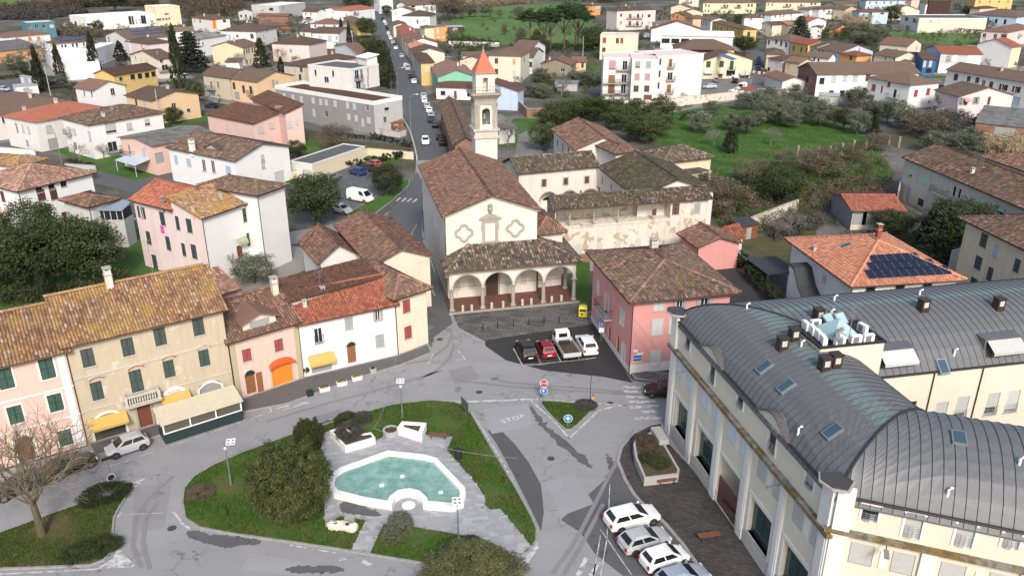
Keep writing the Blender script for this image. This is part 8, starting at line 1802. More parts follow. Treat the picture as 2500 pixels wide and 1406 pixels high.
b=MB();b.box(-2.5,1.0,-.95,.95,.78,.86,1);b.box(-2.5,1.0,-1.0,-.95,.78,1.25);b.box(-2.5,1.0,.95,1.0,.78,1.25);b.box(-2.55,-2.5,-1.0,1.0,.7,1.2);b.box(.95,1.0,-.95,.95,.86,1.35);b.box(.3,.75,-.6,.6,.86,1.15,2);obj('bed',b.mesh('bed',[flat('bed_grey',(.48,.49,.50),.5),M_SOIL,M_DARK]),t_);b=MB();b.box(-2.4,2.3,-.4,.4,.45,.77);obj('chassis',b.mesh('chassis',M_DARK),t_)
for x in(-1.5,1.75):
 for sy in(-1,1):wh=obj('wheel',tyre,t_,(x,sy*.82,.315));wh.rotation_euler=(-sy*RF,0,0);obj('rim',rim,wh)
for sy in(-1,1):b=MB();b.box(-2.58,-2.54,sy*.8-.12,sy*.8+.12,.62,.72);obj('tail_light',b.mesh('tail_light',M_TAIL),t_);b=MB();b.box(2.5,2.57,sy*.65-.15,sy*.65+.15,.72,.88);obj('headlight',b.mesh('headlight',M_LAMP),t_)
# parking lot by the fork
for k_,c_,lb,x,y,hd in(('hatch','blue','blue hatchback beside the hedge in the small car park',125,1268,(70,1255)),('hatch','dark','dark blue car between the blue and the pink-red one',195,1238,(140,1225)),('mini','pink','pink-red small car at the end of the hedge',245,1212,(200,1200))):car(k_,c_,lb,'b',x,y,hd,detail=False)
car('van','white','white panel van in the small car park','e',150,90,(230,105),.055,cat='van',name='parked_van');car('hatch','silver','silver car mostly under the big evergreen of the car park','e',15,175,(80,190),.055,detail=False);car('hatch','grey','grey car under the evergreen at the car park entry','a',2415,1310,(2480,1290),detail=False)
# along the street; the nose points up or down the street
up=lambda r,x,y:(x-14,y-60)
num='first second third fourth fifth sixth seventh eighth ninth tenth eleventh twelfth thirteenth fourteenth fifteenth sixteenth seventeenth eighteenth nineteenth twentieth'.split()
SK=[('b',745,1052,'black'),('b',728,1012,'black'),('b',692,925,'black'),('b',662,885,'dark'),('b',660,850,'silver'),('b',647,815,'white'),('b',632,783,'silver'),('b',613,745,'white'),('b',607,712,'silver'),('b',538,605,'white'),('b',516,568,'dark'),('b',491,512,'silver'),('b',478,490,'white'),('b',449,420,'silver'),
    ('t3',990,722,'white'),('t3',975,680,'black'),('t3',950,640,'silver'),('t3',915,580,'white'),('t3',900,540,'silver'),('t3',884,505,'white'),('t3',862,430,'black'),('t3',845,370,'silver'),('t3',826,335,'white'),('t3',796,292,'dark'),('t3',768,205,'white'),('t3',720,118,'silver'),('t3',704,80,'white'),('t3',690,55,'silver'),('t3',675,18,'dark')]
for i,(r,x,y,c_)in enumerate(SK):
 g_=at(r,x,y);n_=i+1;nm=num[n_-1]if n_<=20 else('twenty-'+num[n_-21]);k_=('hatch','wagon','mini','suv','hatch')[i%5]if(r,y)not in(('b',512),('t3',205))else 'van'
 car(k_,c_,'%s %s, %s from the church in the line parked up the long street'%({'dark':'dark grey'}.get(c_,c_),'van' if k_=='van' else 'car',nm),r,x,y,up(r,x,y),.055,False,'cars parked up the long street')
car('suv','white','white car driving towards the church on the long street','b',622,1045,(626,1090),.055)
for x,y,c_ in((592,160,'silver'),(590,138,'dark'),(566,105,'white'),(556,72,'silver')):car('hatch',c_,'%s car on the left kerb of the long street %s'%({'dark':'dark'}.get(c_,c_),{160:'nearest the cypress side',138:'behind the silver one',105:'third up the left kerb',72:'farthest up the left kerb'}[y]),'t3',x,y,(x-8,y-40),.055,False,'cars on the left kerb')
for k_,c_,lb,r,x,y,hd in(('suv','white','white off-roader before the yellow solar-roofed house','t5',1115,1135,(1200,1150)),('hatch','black','black car nosed towards the white off-roader','t5',1160,1205,(1190,1160)),('wagon','paleblue','pale blue estate car by the low hedge in the yard','t5',780,1290,(700,1290)),('hatch','grey','grey car by the trimmed hedge in the yard','t5',885,1195,(890,1150)),('van','white','white pickup van in the yard near the bare tree','t5',1255,1310,(1210,1330)),('hatch','white','white car by the tin hut','t5',1160,1350,(1100,1345)),('hatch','blue','blue and white car in the far lane','t5',1500,880,(1505,930)),('hatch','black','black car second in the far lane','t5',1488,950,(1490,1000)),('suv','black','black car third in the far lane by the barrier','t5',1490,1035,(1500,1080)),('hatch','silver','silver car in the lot at the far left','t1',70,1325,(150,1335)),('van','white','white van beside the factory','t1',990,402,(930,400)),('sedan','dark','dark car by the three-storey apartment house','t4',1535,435,(1470,430)),('hatch','white','white car under the carport of the apartment house','t4',2250,555,(2190,550)),('van','white','white van by the red-roofed houses at the top','t2',2040,360,(2000,350)),('hatch','dark','dark car before the long orange apartment house','a',1535,785,(1480,780)),('hatch','silver','silver car half behind the tall convent wall lane','t6',1480,1050,(1530,1045))):car(k_,c_,lb,r,x,y,hd,.06,False)
p=at('f',318,535,.05);t_=thing('motor_scooter','white and blue motor scooter against the pink garden wall','scooter',p,.6);b=MB();b.tube([(-.7,0,.55),(-.3,0,.75),(.1,0,.4),(.45,0,.45),(.6,0,.95)],[.14,.16,.1,.14,.05],8);obj('body',b.mesh('body',paint(COLS['white'])),t_);b=MB();b.box(-.6,-.05,-.13,.13,.72,.82);obj('seat',b.mesh('seat',M_TYRE),t_)
for x in(-.55,.6):wh=obj('wheel',tyre,t_,(x,0,.25),0,(.8,.8,.5));wh.rotation_euler=(RF,0,0)
p=at('t5',1530,1085);t_=thing('road_barrier','red and white striped plastic road barrier in the far lane','barrier',(p[0],p[1],.06),math.radians(-60))
for i in range(6):b=MB();b.frustum((i*1.2-3.6,i*1.2-2.42,-.25,.25),(i*1.2-3.6,i*1.2-2.42,-.1,.1),0,.9);obj('barrier_block',b.mesh('barrier_block',M_RED if i%2 else M_SIGNW),t_)

# ------------------------------------------------------------------ trees, hedges, gardens
# the big laurel on the fountain lawn
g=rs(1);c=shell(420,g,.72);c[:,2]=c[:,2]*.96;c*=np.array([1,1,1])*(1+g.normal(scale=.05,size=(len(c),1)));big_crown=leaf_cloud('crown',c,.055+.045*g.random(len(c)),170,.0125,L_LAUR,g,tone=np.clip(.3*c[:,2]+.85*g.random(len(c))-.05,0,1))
def big(label,r,x,y,h_,w_,mesh=None,z=.14,sh=1.0):
 p=at(r,x,y);t_=thing('laurel_tree',label,'tree',(p[0],p[1],z),1.0);obj('trunk',TRK['thin'],t_,sc=(h_,h_,h_));obj('crown',mesh or big_crown,t_,(0,0,h_*.04),0,(w_,w_,h_*sh));return t_
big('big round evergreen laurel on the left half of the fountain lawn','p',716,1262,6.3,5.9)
big('smaller round evergreen close behind the big laurel','p',758,1100,3.0,2.5)
bush('green','loose green shrub at the top edge of the fountain lawn','p',850,1035,2.6,1.1,z=.14);bush('heather','purple-grey heather beside the loose green shrub','p',885,1028,1.8,1.0,z=.14)
bush('olive','silvery green shrub ball behind its smaller twin','h',425,1080,2.0,1.8,z=.14);bush('olive','smaller silvery shrub ball in front of its twin','h',365,1150,1.5,1.3,z=.14);bush('heather','dark red-brown low shrub on the front lawn strip','h',925,1185,1.6,.5,z=.14);bush('brown','brown winter shrub on the left part of the fountain lawn','g',1420,830,2.2,.6,z=.14)
bush('hedge','dense dark low shrub under the arrow sign','g',745,855,4.0,1.3,d_=2.6,rz=.5,z=.14);bush('hedge','dense dark low shrub at the tip of the left island','g',650,1245,4.2,1.1,d_=2.2,rz=.5,z=.14);bush('heather','dark patch of low heather on the small triangle','h',1735,210,2.2,.35,z=.14)
# yew-like shrub tree cut by the bottom edge
g=rs(3);lay=[]
for j in range(330):z=.1+.85*g.random();a=g.random()*6.283;r_=(.5*(1-z)**.5+.05)*(.35+.65*g.random());lay.append((r_*math.cos(a),r_*math.sin(a),z-.25*r_))
t_=big('spreading feathery conifer cut by the bottom edge in front of the plaza','p',1150,1440,3.0,8.6,leaf_cloud('crown',np.array(lay),.075,110,.011,L_DRYC,g,squash=.35));t_.name='conifer_tree'
# the bare tree of the left island
p=at('p',104,1308);t_=thing('bare_tree','large leafless tree with spreading thin twigs on the left island','tree',(p[0],p[1],.14));b=MB();b.tube([(0,0,-.1),(.0,0,1.4),(-.06,0,3.0)],[.34,.27,.23],10);obj('trunk',b.mesh('trunk',stucco('mossy_bark',(.10,.085,.05),.6,(.07,.075,.02))),t_)
for i,(a,l_)in enumerate(((.3,7.4),(1.4,7.0),(2.5,7.8),(3.6,7.0),(4.7,7.0),(5.6,7.2),(.9,7.8),(2.0,7.2),(4.1,7.6))):
 o=obj('limb',branches(40+i,4,M_TWIG,.0115,.6,.5,.33,4),t_,(-.06,0,2.7),a*1.0,(l_,l_,l_));o.rotation_euler=(.45+.14*(i%3),0,a)
# trees of the middle ground
def many(kind,items,group=None):
 for q in items:tree(kind,q[0],q[1],q[2],q[3],q[4],q[5],group)
many('oak',[('big dark evergreen oak left of the tall pinkish house','d',560,690,9,9),('dark evergreen oak at the left edge behind the pink house','d',60,760,8.5,10),('dark evergreen oak behind the mossy roof of the tan house','d',340,720,9,10),('evergreen oak close to the chimney of the tan house','d',700,690,8.5,8),('evergreen oak farther back below the white terrace','d',250,520,8.5,8),
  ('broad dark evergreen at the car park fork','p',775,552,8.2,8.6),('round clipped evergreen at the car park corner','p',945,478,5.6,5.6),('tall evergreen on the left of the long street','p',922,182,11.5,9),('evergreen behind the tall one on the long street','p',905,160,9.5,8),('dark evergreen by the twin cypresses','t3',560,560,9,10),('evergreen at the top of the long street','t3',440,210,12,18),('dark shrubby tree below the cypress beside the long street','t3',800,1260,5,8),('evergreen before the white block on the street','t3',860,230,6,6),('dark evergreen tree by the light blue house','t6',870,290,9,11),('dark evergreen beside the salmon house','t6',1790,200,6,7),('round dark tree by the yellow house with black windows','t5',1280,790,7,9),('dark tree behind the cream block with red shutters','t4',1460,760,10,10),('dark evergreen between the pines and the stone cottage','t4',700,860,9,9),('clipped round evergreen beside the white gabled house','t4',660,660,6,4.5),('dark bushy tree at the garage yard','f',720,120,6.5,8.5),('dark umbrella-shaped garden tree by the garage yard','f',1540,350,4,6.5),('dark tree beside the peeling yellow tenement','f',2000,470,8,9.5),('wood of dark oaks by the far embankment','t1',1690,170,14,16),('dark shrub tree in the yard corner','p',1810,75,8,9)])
many('green',[('bushy green tree before the villa with the stone chimney','a',1650,975,5,5.5),('dark green garden bush tree beside the dormer house','a',2150,1150,3.6,4.5),('round green tree before the long orange apartment house','t2',880,1400,6.4,5),('garden tree beside the lilac-white house','t2',1590,600,6,6),('olive-green tree beside the apricot house','a',1265,900,4,5),('bushy tree in front of the white factory','t1',1440,470,5.5,5.5),('tree in front of the grey terrace corner','a',1430,745,6,5),('green bush tree by the dormer house wall','a',1810,1300,3.6,5.5)])
for i,(x,y)in enumerate(((1530,935),(1600,905),(1680,890),(1760,880),(1850,885),(1930,880),(2070,895),(2150,900),(2240,945),(2310,1000),(2230,1045),(1480,1095),(2130,1030),(2330,870),(2010,950))):
 o=tree('green','','b',x,y,5.8,7.0,'dark round trees round the convent barn');o['label']=('leftmost','second','third','fourth','fifth','sixth','seventh','eighth','ninth','tenth','nearest right','nearest left','inner right','farthest right','middle')[i]+' dark round tree in the grove behind the convent barn'
for i,(x,y,h_,w_)in enumerate(((150,965,5,6),(375,955,4.2,4.8),(480,975,4.4,4.8),(570,925,4,4.2),(690,905,5.4,6),(620,870,5.6,6.2),(745,880,5.6,6),(800,935,4.6,5),(870,905,4.8,5.2),(1020,915,6,7),(960,860,5.5,6),(1285,980,5.4,5.6),(1500,900,5.4,6),(1630,940,5.8,6.5),(1275,790,5.5,7),(460,800,4.5,5),(230,850,4,5),(540,800,5,5.5),(640,780,5.5,6),(830,770,5.6,6),(1400,870,5,6),(1560,860,4.5,5),(720,820,5,6),(1850,1110,4.4,6),(2050,1130,4.6,6.5),(2100,1060,4,5),(1950,1090,4,5),(1960,830,4,6))):
 tree('olive','%s olive tree of the orchard, %s'%(('grey-green','silvery','pale','broad','loose','rounded','small')[i%7],('left front edge','left front beside the first','front row left of the bare sapling','behind the front row','middle of the thick clump','left of the thick clump','right of the thick clump','front of the thick clump','right front of the clump','large one before the brick-ended house','behind the large one','front right by the round tree','behind the dark cypress-like shrub','far right by the brown thicket','under the red-shuttered house','left rear','far left rear','rear by the tin hut','rear centre','rear by the container','right rear','right rear by the pink house','centre rear','right front thicket','right front by the reeds','beside the dark shed roof','between thicket and reeds','behind the pale pink house')[i]),'c',x,y,h_,w_,'olive trees of the orchard')
tree('oak','round-headed dark tree in the orchard front row','c',1182,945,5,5);tree('cypress','stubby dark conifer in the orchard','c',1400,985,4.8,4);tree('cypress','dark conical shrub on the orchard grass','c',365,1110,5.5,4.4)
many('cypress',[('leftmost tall cypress, beside the bare poplar','t1',610,1340,13.5,4.6),('second tall cypress in front of the white modern house','t1',895,1190,12,4.2),('tallest cypress beside the white modern house','t1',1400,1095,14,5),('short broad cypress right of the white modern house','t1',1765,895,7.5,6),('very tall cypress in front of the dark cedar','t2',240,1285,19,5.6),('left one of the twin cypresses by the street houses','t3',215,665,11.5,3.6),('right one of the twin cypresses by the street houses','t3',322,685,10.5,3),('slim cypress on the kerb of the long street','t3',845,1150,10,2.6),('broad cypress beside the long street near the lamp','t3',925,1290,9.5,4),('small cypress by the white house with red roof','t6',1545,885,5.2,2.4),('cypress by the white modern house at the field','t3',1365,150,9,2.6),('thin cypress by the orange house','t4',1200,150,8,1.8),('low cypress beside the orange apartment house','t2',1715,1070,5.5,3.6),('small cypress tip behind the mossy tan roof','d',340,860,6,2)])
many('cedar',[('large dark cedar with layered boughs','t2',420,1060,14,15),('dark blue cedar by the white gable-ended house','t5',2080,590,11,13),('dark spreading cedar at the top right','t6',2170,110,12,20)])
many('conifer',[('dark fir beside the pale yellow house','t2',1430,985,10.5,7),('drooping grey-brown cypress by the peeling yellow tenement','f',1800,520,8,8),('small palm-like conifer before the yellow terrace','t5',920,190,6,6)])
for i,(x,y,h_,w_)in enumerate(((555,625,13,12),(785,790,16,11),(845,785,16.5,10),(1045,765,17.5,14),(1228,735,16,11),(1262,705,16,13))):tree('pine',('leftmost','second','third','middle big','fifth','rightmost')[i]+' umbrella pine from the left at the meadow edge','t4',x,y,h_,w_,'umbrella pines at the meadow edge')
many('brown',[('brown leafless round tree in the small park','a',2445,1100,6,7),('purplish bare tree on the meadow by the pines','t4',415,610,6,5),('bare brown tree alone on the meadow','t4',120,265,5,4.5),('tawny small tree on the meadow','t4',180,510,5,3.6),('dense bare tree by the white modern house','t3',1740,290,14,18),('second bare thicket tree by the meadow corner','t3',1850,280,11,16),('brown thicket tree of the orchard right side','c',1780,1000,6,9),('brown thicket tree behind the convent','c',500,1340,5,8),('bare brown tree by the pergola piers','c',760,1230,4,6),('grey-brown thicket at the pergola','c',1440,1090,3.5,7),('tangle of bare shrubs left of the garage','f',330,200,6,8),('tangle of bare shrubs beside the convent wall','f',180,130,6,7),('bare brown thicket in the orchard centre','c',1010,1290,6,9),('round bare shrub below the pergola','c',1240,1190,4,5.5)])
many('olive',[('grey shrub tree alone on the meadow','t3',2070,255,8,9),('second grey shrub tree on the meadow','t3',2310,255,8,8),('grey shrub tree above the pines','t4',420,280,7,8),('grey shrub tree by the orange house','t4',1140,175,7,9),('olive in the garden behind the light blue house','b',1400,710,4,6),('olive near the railing terrace','b',1480,720,4,5),('olive bush in front of the stone cottage','t4',730,1230,5,6),('wide olive hedge tree by the apartment block','t4',1300,1230,4,9),('second olive hedge tree by the apartment block','t4',1470,1230,4,8),('silver bush by the awning of the tall white house','d',1850,690,4,5.5),('olive behind the cream field house','t6',620,560,5,9),('olive by the little orange house','t6',370,450,5,9),('olive row tree by the field','t6',720,500,5,9),('olive by the reeds field corner','t6',480,530,5,8),('olive hedge before the round-window house','t6',1930,350,4.5,10),('second olive before the round-window house','t6',2080,340,4,9),('dark olive by the cypress foot','t1',830,1290,4,7),('olive tree at the far left lot','t1',220,1020,5,7),('olive behind the small garden house','t3',1820,640,6,6),('olive below the white garden wall','t3',1720,820,5,5)])
for q in(('bare poplar left of the first cypress','t1',450,1020,12),('second bare poplar behind the first','t1',600,980,11),('small bare tree before the brown-roofed white house','a',585,1180,4.5),('bare fruit tree before the same white house','a',755,1150,3.4),('leafless tree before the pale yellow house','t2',1110,965,5.5),('bare tree by the lilac-white house wall','t2',1690,920,6.5),('pale bare tree beside the slim street cypress','t3',750,1070,6.5),('bare tree with a dark trunk beside the bell tower','b',1220,1060,6),('bare tree in front of the pale pink house','t6',1590,1390,8),('whitish bare tree in the apartment garden','t4',1015,1390,6.5),('bare tree in the yard beside the lane','t5',1350,1280,6),('bare apple tree on the far green field','t6',1580,520,6),('slim bare sapling on the orchard grass','c',655,1060,4.5),('bare sapling at the orchard left','c',245,1065,4),('small bare tree by the pink garden hut','f',790,350,4.5),('bare fruit tree left of the solar villa','f',690,370,3.5),('bare tree on the meadow edge','t4',35,620,4.5),('bare fig tree behind the tan villa','t4',170,1170,5)):tree('bare',q[0],q[1],q[2],q[3],q[4],q[4])
# hedges
def hedge(label,s,w_,h_,mat=None,z=0.02,mk='hedge',dens=70):
 P_=[np.array(q)for q in pts(s)];c=[];g=RNG
 for i in range(len(P_)-1):
  L_=np.hypot(*(P_[i+1]-P_[i]));d=(P_[i+1]-P_[i])/L_;n=np.array([-d[1],d[0]]);m_=max(4,int(L_*h_*w_*2.2+L_*2));a=g.random(m_)*L_;o_=(g.random(m_)-.5)*w_;q=P_[i]+d*a[:,None]+n*o_[:,None];c.append(np.column_stack([q,h_*(.15+.85*g.random(m_)**.6)-.12]))
 c=np.concatenate(c);cen=c.mean(0)*np.array([1,1,0]);me=leaf_cloud('hedge',c-cen,.32,dens,.085,mat or L_HEDGE,g,squash=.9);o=obj('hedge',me,None,(cen[0],cen[1],z));return tag(o,label,'hedge')
hedge('long clipped dark hedge between the pink house yard and the solar villa','p 1782 624 1908 762',1.7,2.0,dens=110);hedge('clipped hedge along the small car park wall','p 738 432 850 410 1008 384',1.1,1.7,dens=100);hedge('low hedge round the small park','p 905 338 1005 362',1.2,1.4);hedge('low hedge of the park path','p 920 345 860 338 800 330',1,1);hedge('hedge before the white house with the small bare tree','a 490 1190 690 1230',.8,1.2);hedge('low hedge beside the teal block lot','t1 0 1170 300 1120',1.5,1.2);hedge('hedge below the tall cypresses','t1 330 1080 830 1210',1.6,1.8);hedge('dark hedge on the edge of the green field','t6 1620 400 1960 430',2,2.5,dens=40)
hedge('hedge along the orchard rear wall','c 0 880 100 870',2,2,dens=50);hedge('dark creeper hedge by the brown shed roof','c 1900 1000 2000 1060 2120 1060 2420 1070',2.5,2.5);hedge('hedge behind the pines along the meadow','t4 640 700 900 740 1200 760 1560 740',3,3,dens=50);hedge('dark hedge behind the white garden wall','t3 2000 600 2500 660',1.6,1.6)
# thickets, reeds, woods: what nobody could count
def thicket(name,label,s,n,h_,mat,rad=.9,per=30,size=.2,z=0):
 poly=pts(s);A_=np.array(poly);g=RNG;lo,hi=A_.min(0),A_.max(0);X_,Y_=lo[0]+(hi-lo)[0]*g.random(n*4),lo[1]+(hi-lo)[1]*g.random(n*4);k=inside(poly,X_,Y_);X_,Y_=X_[k][:n],Y_[k][:n]
 hh=h_*(.35+.75*g.random(len(X_)));c=np.column_stack([X_,Y_,hh*g.random(len(X_))**.5]);o=stuff(name,leaf_cloud(name,c,rad,per,size,mat,g),(0,0,z));o['label']=label;o['category']='thicket';return o
thicket('brushwood','brown brushwood belt along the far embankment','t1 -100 215 600 200 1150 130 1650 100 2300 110 2300 60 1200 95 0 190 -100 200',900,6,L_BROWN,2.2,40,.45);thicket('brushwood','dark brush strip below the embankment road','t1 -100 310 700 290 1300 200 1000 180 0 225 -100 240',700,4,L_DBROWN,1.6,40,.4);thicket('wood','mixed wood behind the grey concrete villa','t2 150 190 400 330 1000 260 1250 60 2000 40 2000 -20 100 -20',900,9,L_BROWN,2.6,40,.5);thicket('wood','green reeds and bushes of the wood behind the concrete villa','t2 160 150 1000 160 1100 60 900 30 200 60',350,8,L_GREEN,2.2,40,.5)
thicket('reeds','dry tan reeds along the far meadow','t4 -400 130 50 100 640 60 640 0 -400 40',500,5,L_REED,1.8,36,.4);thicket('reeds','dry tan reed bed at the right','c 2180 1120 2500 1180 2500 1080 2180 1060',260,3.4,L_REED,.8,60,.16);thicket('reeds','dry reeds on the far field edge','t6 290 330 620 350 620 260 300 260',220,5,L_REED,1.4,40,.3);thicket('brushwood','dark bushes along the top of the meadow','t4 -400 40 700 10 1700 60 2300 0 2300 -40 -400 -40',600,8,L_OAK,2.6,36,.5)
thicket('undergrowth','brown winter scrub between orchard and garage','p 1735 455 1830 490 1960 480 2090 440 2180 470 2030 520 1960 560 1850 590 1745 560',420,2.2,L_BROWN,.8,40,.15);thicket('undergrowth','grey brambles along the pergola','p 1930 400 2000 375 2140 360 2170 420 2060 440 1950 430',150,1.8,L_BROWN,.7,40,.14);thicket('undergrowth','green scrub in the orchard foreground','p 1735 440 1880 430 2050 400 2180 430 2150 490 1900 500 1740 520',260,1.4,L_GREEN,.8,40,.15);thicket('undergrowth','scrub below the wall of the garage yard','f 650 330 900 230 1060 260 880 340 700 400',120,1.6,L_DBROWN,.7,40,.14);thicket('garden_plants','mixed shrubs in the back gardens by the apartment block','t4 600 1180 1600 1130 1600 1290 1250 1300 700 1400',260,2.4,L_GREEN,.9,36,.2);thicket('garden_plants','shrubs in the gardens behind the street row','t3 1700 640 2000 560 2400 700 2300 850 1900 780',180,3,L_GREEN,1.1,36,.25);thicket('garden_plants','mixed bushes between the upper right houses','t6 0 470 640 560 720 480 560 380 240 380 0 420',320,3.4,L_GREEN,1.3,36,.3)
thicket('garden_plants','dark bushes between the upper left houses','t1 780 520 1500 560 1500 480 1000 400 780 460',200,3,L_BROWN,1.2,36,.3);thicket('garden_plants','creepers and bushes at the right end of the orchard','c 1640 920 1900 860 2200 900 2120 1010 1900 1060 1700 1000',260,3.2,L_DBROWN,1.1,40,.2);thicket('garden_plants','bushes under the dark oaks left of the tall house','d 0 780 620 740 900 640 980 690 700 790 0 860',200,1.8,L_OAK,.8,40,.14)
thicket('garden_plants','mixed garden shrubs scattered between the distant houses','p 640 120 900 90 900 20 500 20 100 120 300 170',200,2.6,L_OAK,1.3,34,.3);thicket('garden_plants','shrubs scattered between the distant houses on the right','p 1620 90 2120 130 2480 110 2480 20 1620 20',330,2.6,L_OAK,1.3,34,.3)
# short grass on the near lawns
def tufts(name,label,poly,n,z,h_=.09,cutp=None):
 A_=np.array(poly);g=RNG;lo,hi=A_.min(0),A_.max(0);X_,Y_=lo[0]+(hi-lo)[0]*g.random(n),lo[1]+(hi-lo)[1]*g.random(n);k=inside(poly,X_,Y_)
 if cutp:k&=~inside(cutp,X_,Y_)
 pn=np.sin(X_*1.1)+np.sin(Y_*1.3+1)+np.sin((X_+Y_)*.7);k&=(pn+g.normal(scale=.8,size=n))>-.9;X_,Y_=X_[k],Y_[k];m_=len(X_);a=g.random(m_)*6.283;w_=.045;hh=h_*(.5+g.random(m_));lx,ly=g.normal(scale=.05,size=m_),g.normal(scale=.05,size=m_)
 V=np.stack([np.stack([X_-w_*np.cos(a),Y_-w_*np.sin(a),np.full(m_,z)],1),np.stack([X_+w_*np.cos(a),Y_+w_*np.sin(a),np.full(m_,z)],1),np.stack([X_+lx,Y_+ly,z+hh],1)],1).reshape(-1,3)
 o=stuff('grass',np_mesh('grass',V,np.arange(3*m_).reshape(-1,3),L_BLADE,g.random(m_)));o['label']=label;o['category']='grass'
tufts('grass','short grass on the fountain lawn',offset(ISLE,.2),90000,.13,.10,offset(PLAZA,-.05));tufts('grass','sparse grass on the left island',offset(WISL,.2),26000,.13,.08);tufts('grass','grass on the small triangle',offset(smooth_poly(TRI,1),.2),6000,.13,.09)
tufts('grass','uneven grass of the orchard',pts('p 1640 280 1745 265 2000 300 2120 340 2170 420 2060 465 1940 530 1790 580 1750 530 1740 400 1570 330'),60000,.03,.22)
# garden and yard walls
def gwall(label,s,h_,mat,th=.25,cat='wall',name='garden_wall',cap=None):
 P_=[np.array(q)for q in pts(s)];c=np.mean(P_,axis=0);t_=thing(name,label,cat,(*c,0));b=MB();b2=MB()
 for i in range(len(P_)-1):
  d=P_[i+1]-P_[i];L_=np.hypot(*d);e=d/L_;b.ext([(0,0),(L_,0),(L_,h_),(0,h_)],P_[i]-c,e,-th/2,th/2)
  b2.ext([(0,h_),(L_,h_),(L_,h_+.07),(0,h_+.07)],P_[i]-c,e,-th/2-.04,th/2+.04)
 obj('wall',b.mesh('wall',mat),t_);obj('coping',b2.mesh('coping',cap or M_CONC),t_);return t_
BRW=brickpave('old_brick_wall',(.22,.10,.06),(.30,.15,.095),(.25,.21,.17),.26,.09,0,.012,True)
for q in(('long stained yard wall with painted panels behind the orchard','c 0 765 110 760 330 735 470 715',2.4,WALL['peeled']),('brown weathered wall joining the tin hut and the brick-ended house','c 555 710 770 715',2.6,WALL['stone']),('yard wall under the apartment block','b 1960 790 2160 790 2500 770',2.2,WALL['peeled']),('old brick wall of the railing terrace','b 1150 790 1300 800 1360 860 1490 855',2.4,BRW),('crumbling garden wall between orchard and garage','f 400 350 530 290 780 190 850 165',2.0,WALL['peeled']),('pink garden wall behind the scooter','f 165 480 345 420',2.4,WALL['pink']),('low pink wall under the clipped hedge','f 345 450 470 600',1.6,WALL['pink']),('brick edging wall by the pale pink house','c 1850 860 2010 820 2300 790',2.0,BRW),('cream wall along the small park','p 706 440 900 380 1010 390',1.6,WALL['lyellow']),('grey front wall of the grey terrace','b 20 900 250 960 320 985 430 1000 480 985',1.3,WALL['grey']),('white garden wall by the meadow','t3 1760 670 2500 690',2.0,WALL['white2']),('pale front wall of the red-roofed white house','a 0 1110 260 1130',1.2,WALL['white2']),('white front wall of the fence garden','a 480 1225 700 1240',1.0,WALL['grey']),('dry stone wall at the foot of the convent','e 1660 540 1820 530',1.2,BRW),('low street wall beside the long street','p 985 300 1002 330 1012 365 1018 392',.9,WALL['grey']),('long parapet of the embankment road','t1 -300 205 0 195 1150 110 2200 50',1.0,WALL['white2']),('boundary wall beside the green-blind house','v7 30 560 60 390',3,WALL['stone']),('grey wall below the yellow tenement','v7 590 1240 740 1200',3,WALL['grey'])):gwall(*q)
# tin hut, container, sheds, pergola piers, glasshouse roofs
def hut(label,r,B,C,d_,h_,mat,roofm,name='hut',rise=.4):
 b_,c_=at(r,*B)[:2],at(r,*C)[:2];e=(c_-b_)/np.hypot(*(c_-b_));L_=np.hypot(*(c_-b_));t_=thing(name,label,name,(*b_,0),math.atan2(e[1],e[0]));b=MB();b.box(0,L_,0,d_,0,h_);obj('wall',b.mesh('wall',mat),t_);b=MB();b.add([(-.2,-.2,h_),(L_+.2,-.2,h_),(L_+.2,d_+.2,h_+rise),(-.2,d_+.2,h_+rise),(-.2,-.2,h_+.1),(L_+.2,-.2,h_+.1),(L_+.2,d_+.2,h_+rise+.1),(-.2,d_+.2,h_+rise+.1)],[(3,2,1,0),(4,5,6,7),(0,1,5,4),(1,2,6,5),(2,3,7,6),(3,0,4,7)]);obj('roof',b.mesh('roof',roofm),t_);b=MB();b.box(L_*.3,L_*.6,-.03,0,.05,h_*.85);obj('door',b.mesh('door',SHUT['s']),t_)
hut('grey tin hut with a red roof by the yard wall','c',(465,718),(553,712),2.5,2.4,M_STEEL,WALL['redd']);hut('grey container shed before the brick-ended house','c',(1000,760),(1145,770),3,2.5,WALL['grey'],M_CONC,'shed');hut('small dark garden hut by the terrace','f',(440,380),(560,360),2.6,2.2,M_WOOD,flat('felt_roof',(.035,.037,.042),.8));hut('red-brown garden shed on the terrace corner','b',(370,955),(460,950),2.5,2.0,M_WOOD,M_WOOD,'shed');hut('grey sheet-roofed garden sheds by the apartment block','b',(1560,660),(1720,665),4,2.2,WALL['grey'],M_STEEL,'shed');hut('big grey fibre-cement shed roof at the right edge','c',(2130,985),(2620,1040),12,3,BRW,tile_mat('asb',True),'shed',2.2);hut('white electric cabin beside the first cypress','t1',(260,1400),(575,1370),5,2.6,WALL['white'],M_CONC,'cabin',.1);hut('blue-grey low fence shed under the hedge','t1',(310,1210),(500,1240),1,2.2,WALL['lblue'],M_CONC,'shed',.1);hut('open dark canopy shed by the meadow','t3',(1745,480),(1985,470),5,2.6,WALL['brownd'],M_CONC,'shed',.3)
pm_=MB();pm_.frustum((-.27,.27,-.27,.27),(-.23,.23,-.23,.23),0,2.2);pm_.box(-.28,.28,-.28,.28,2.2,2.32);pm_=pm_.mesh('pergola_pier',WALL['stone'])
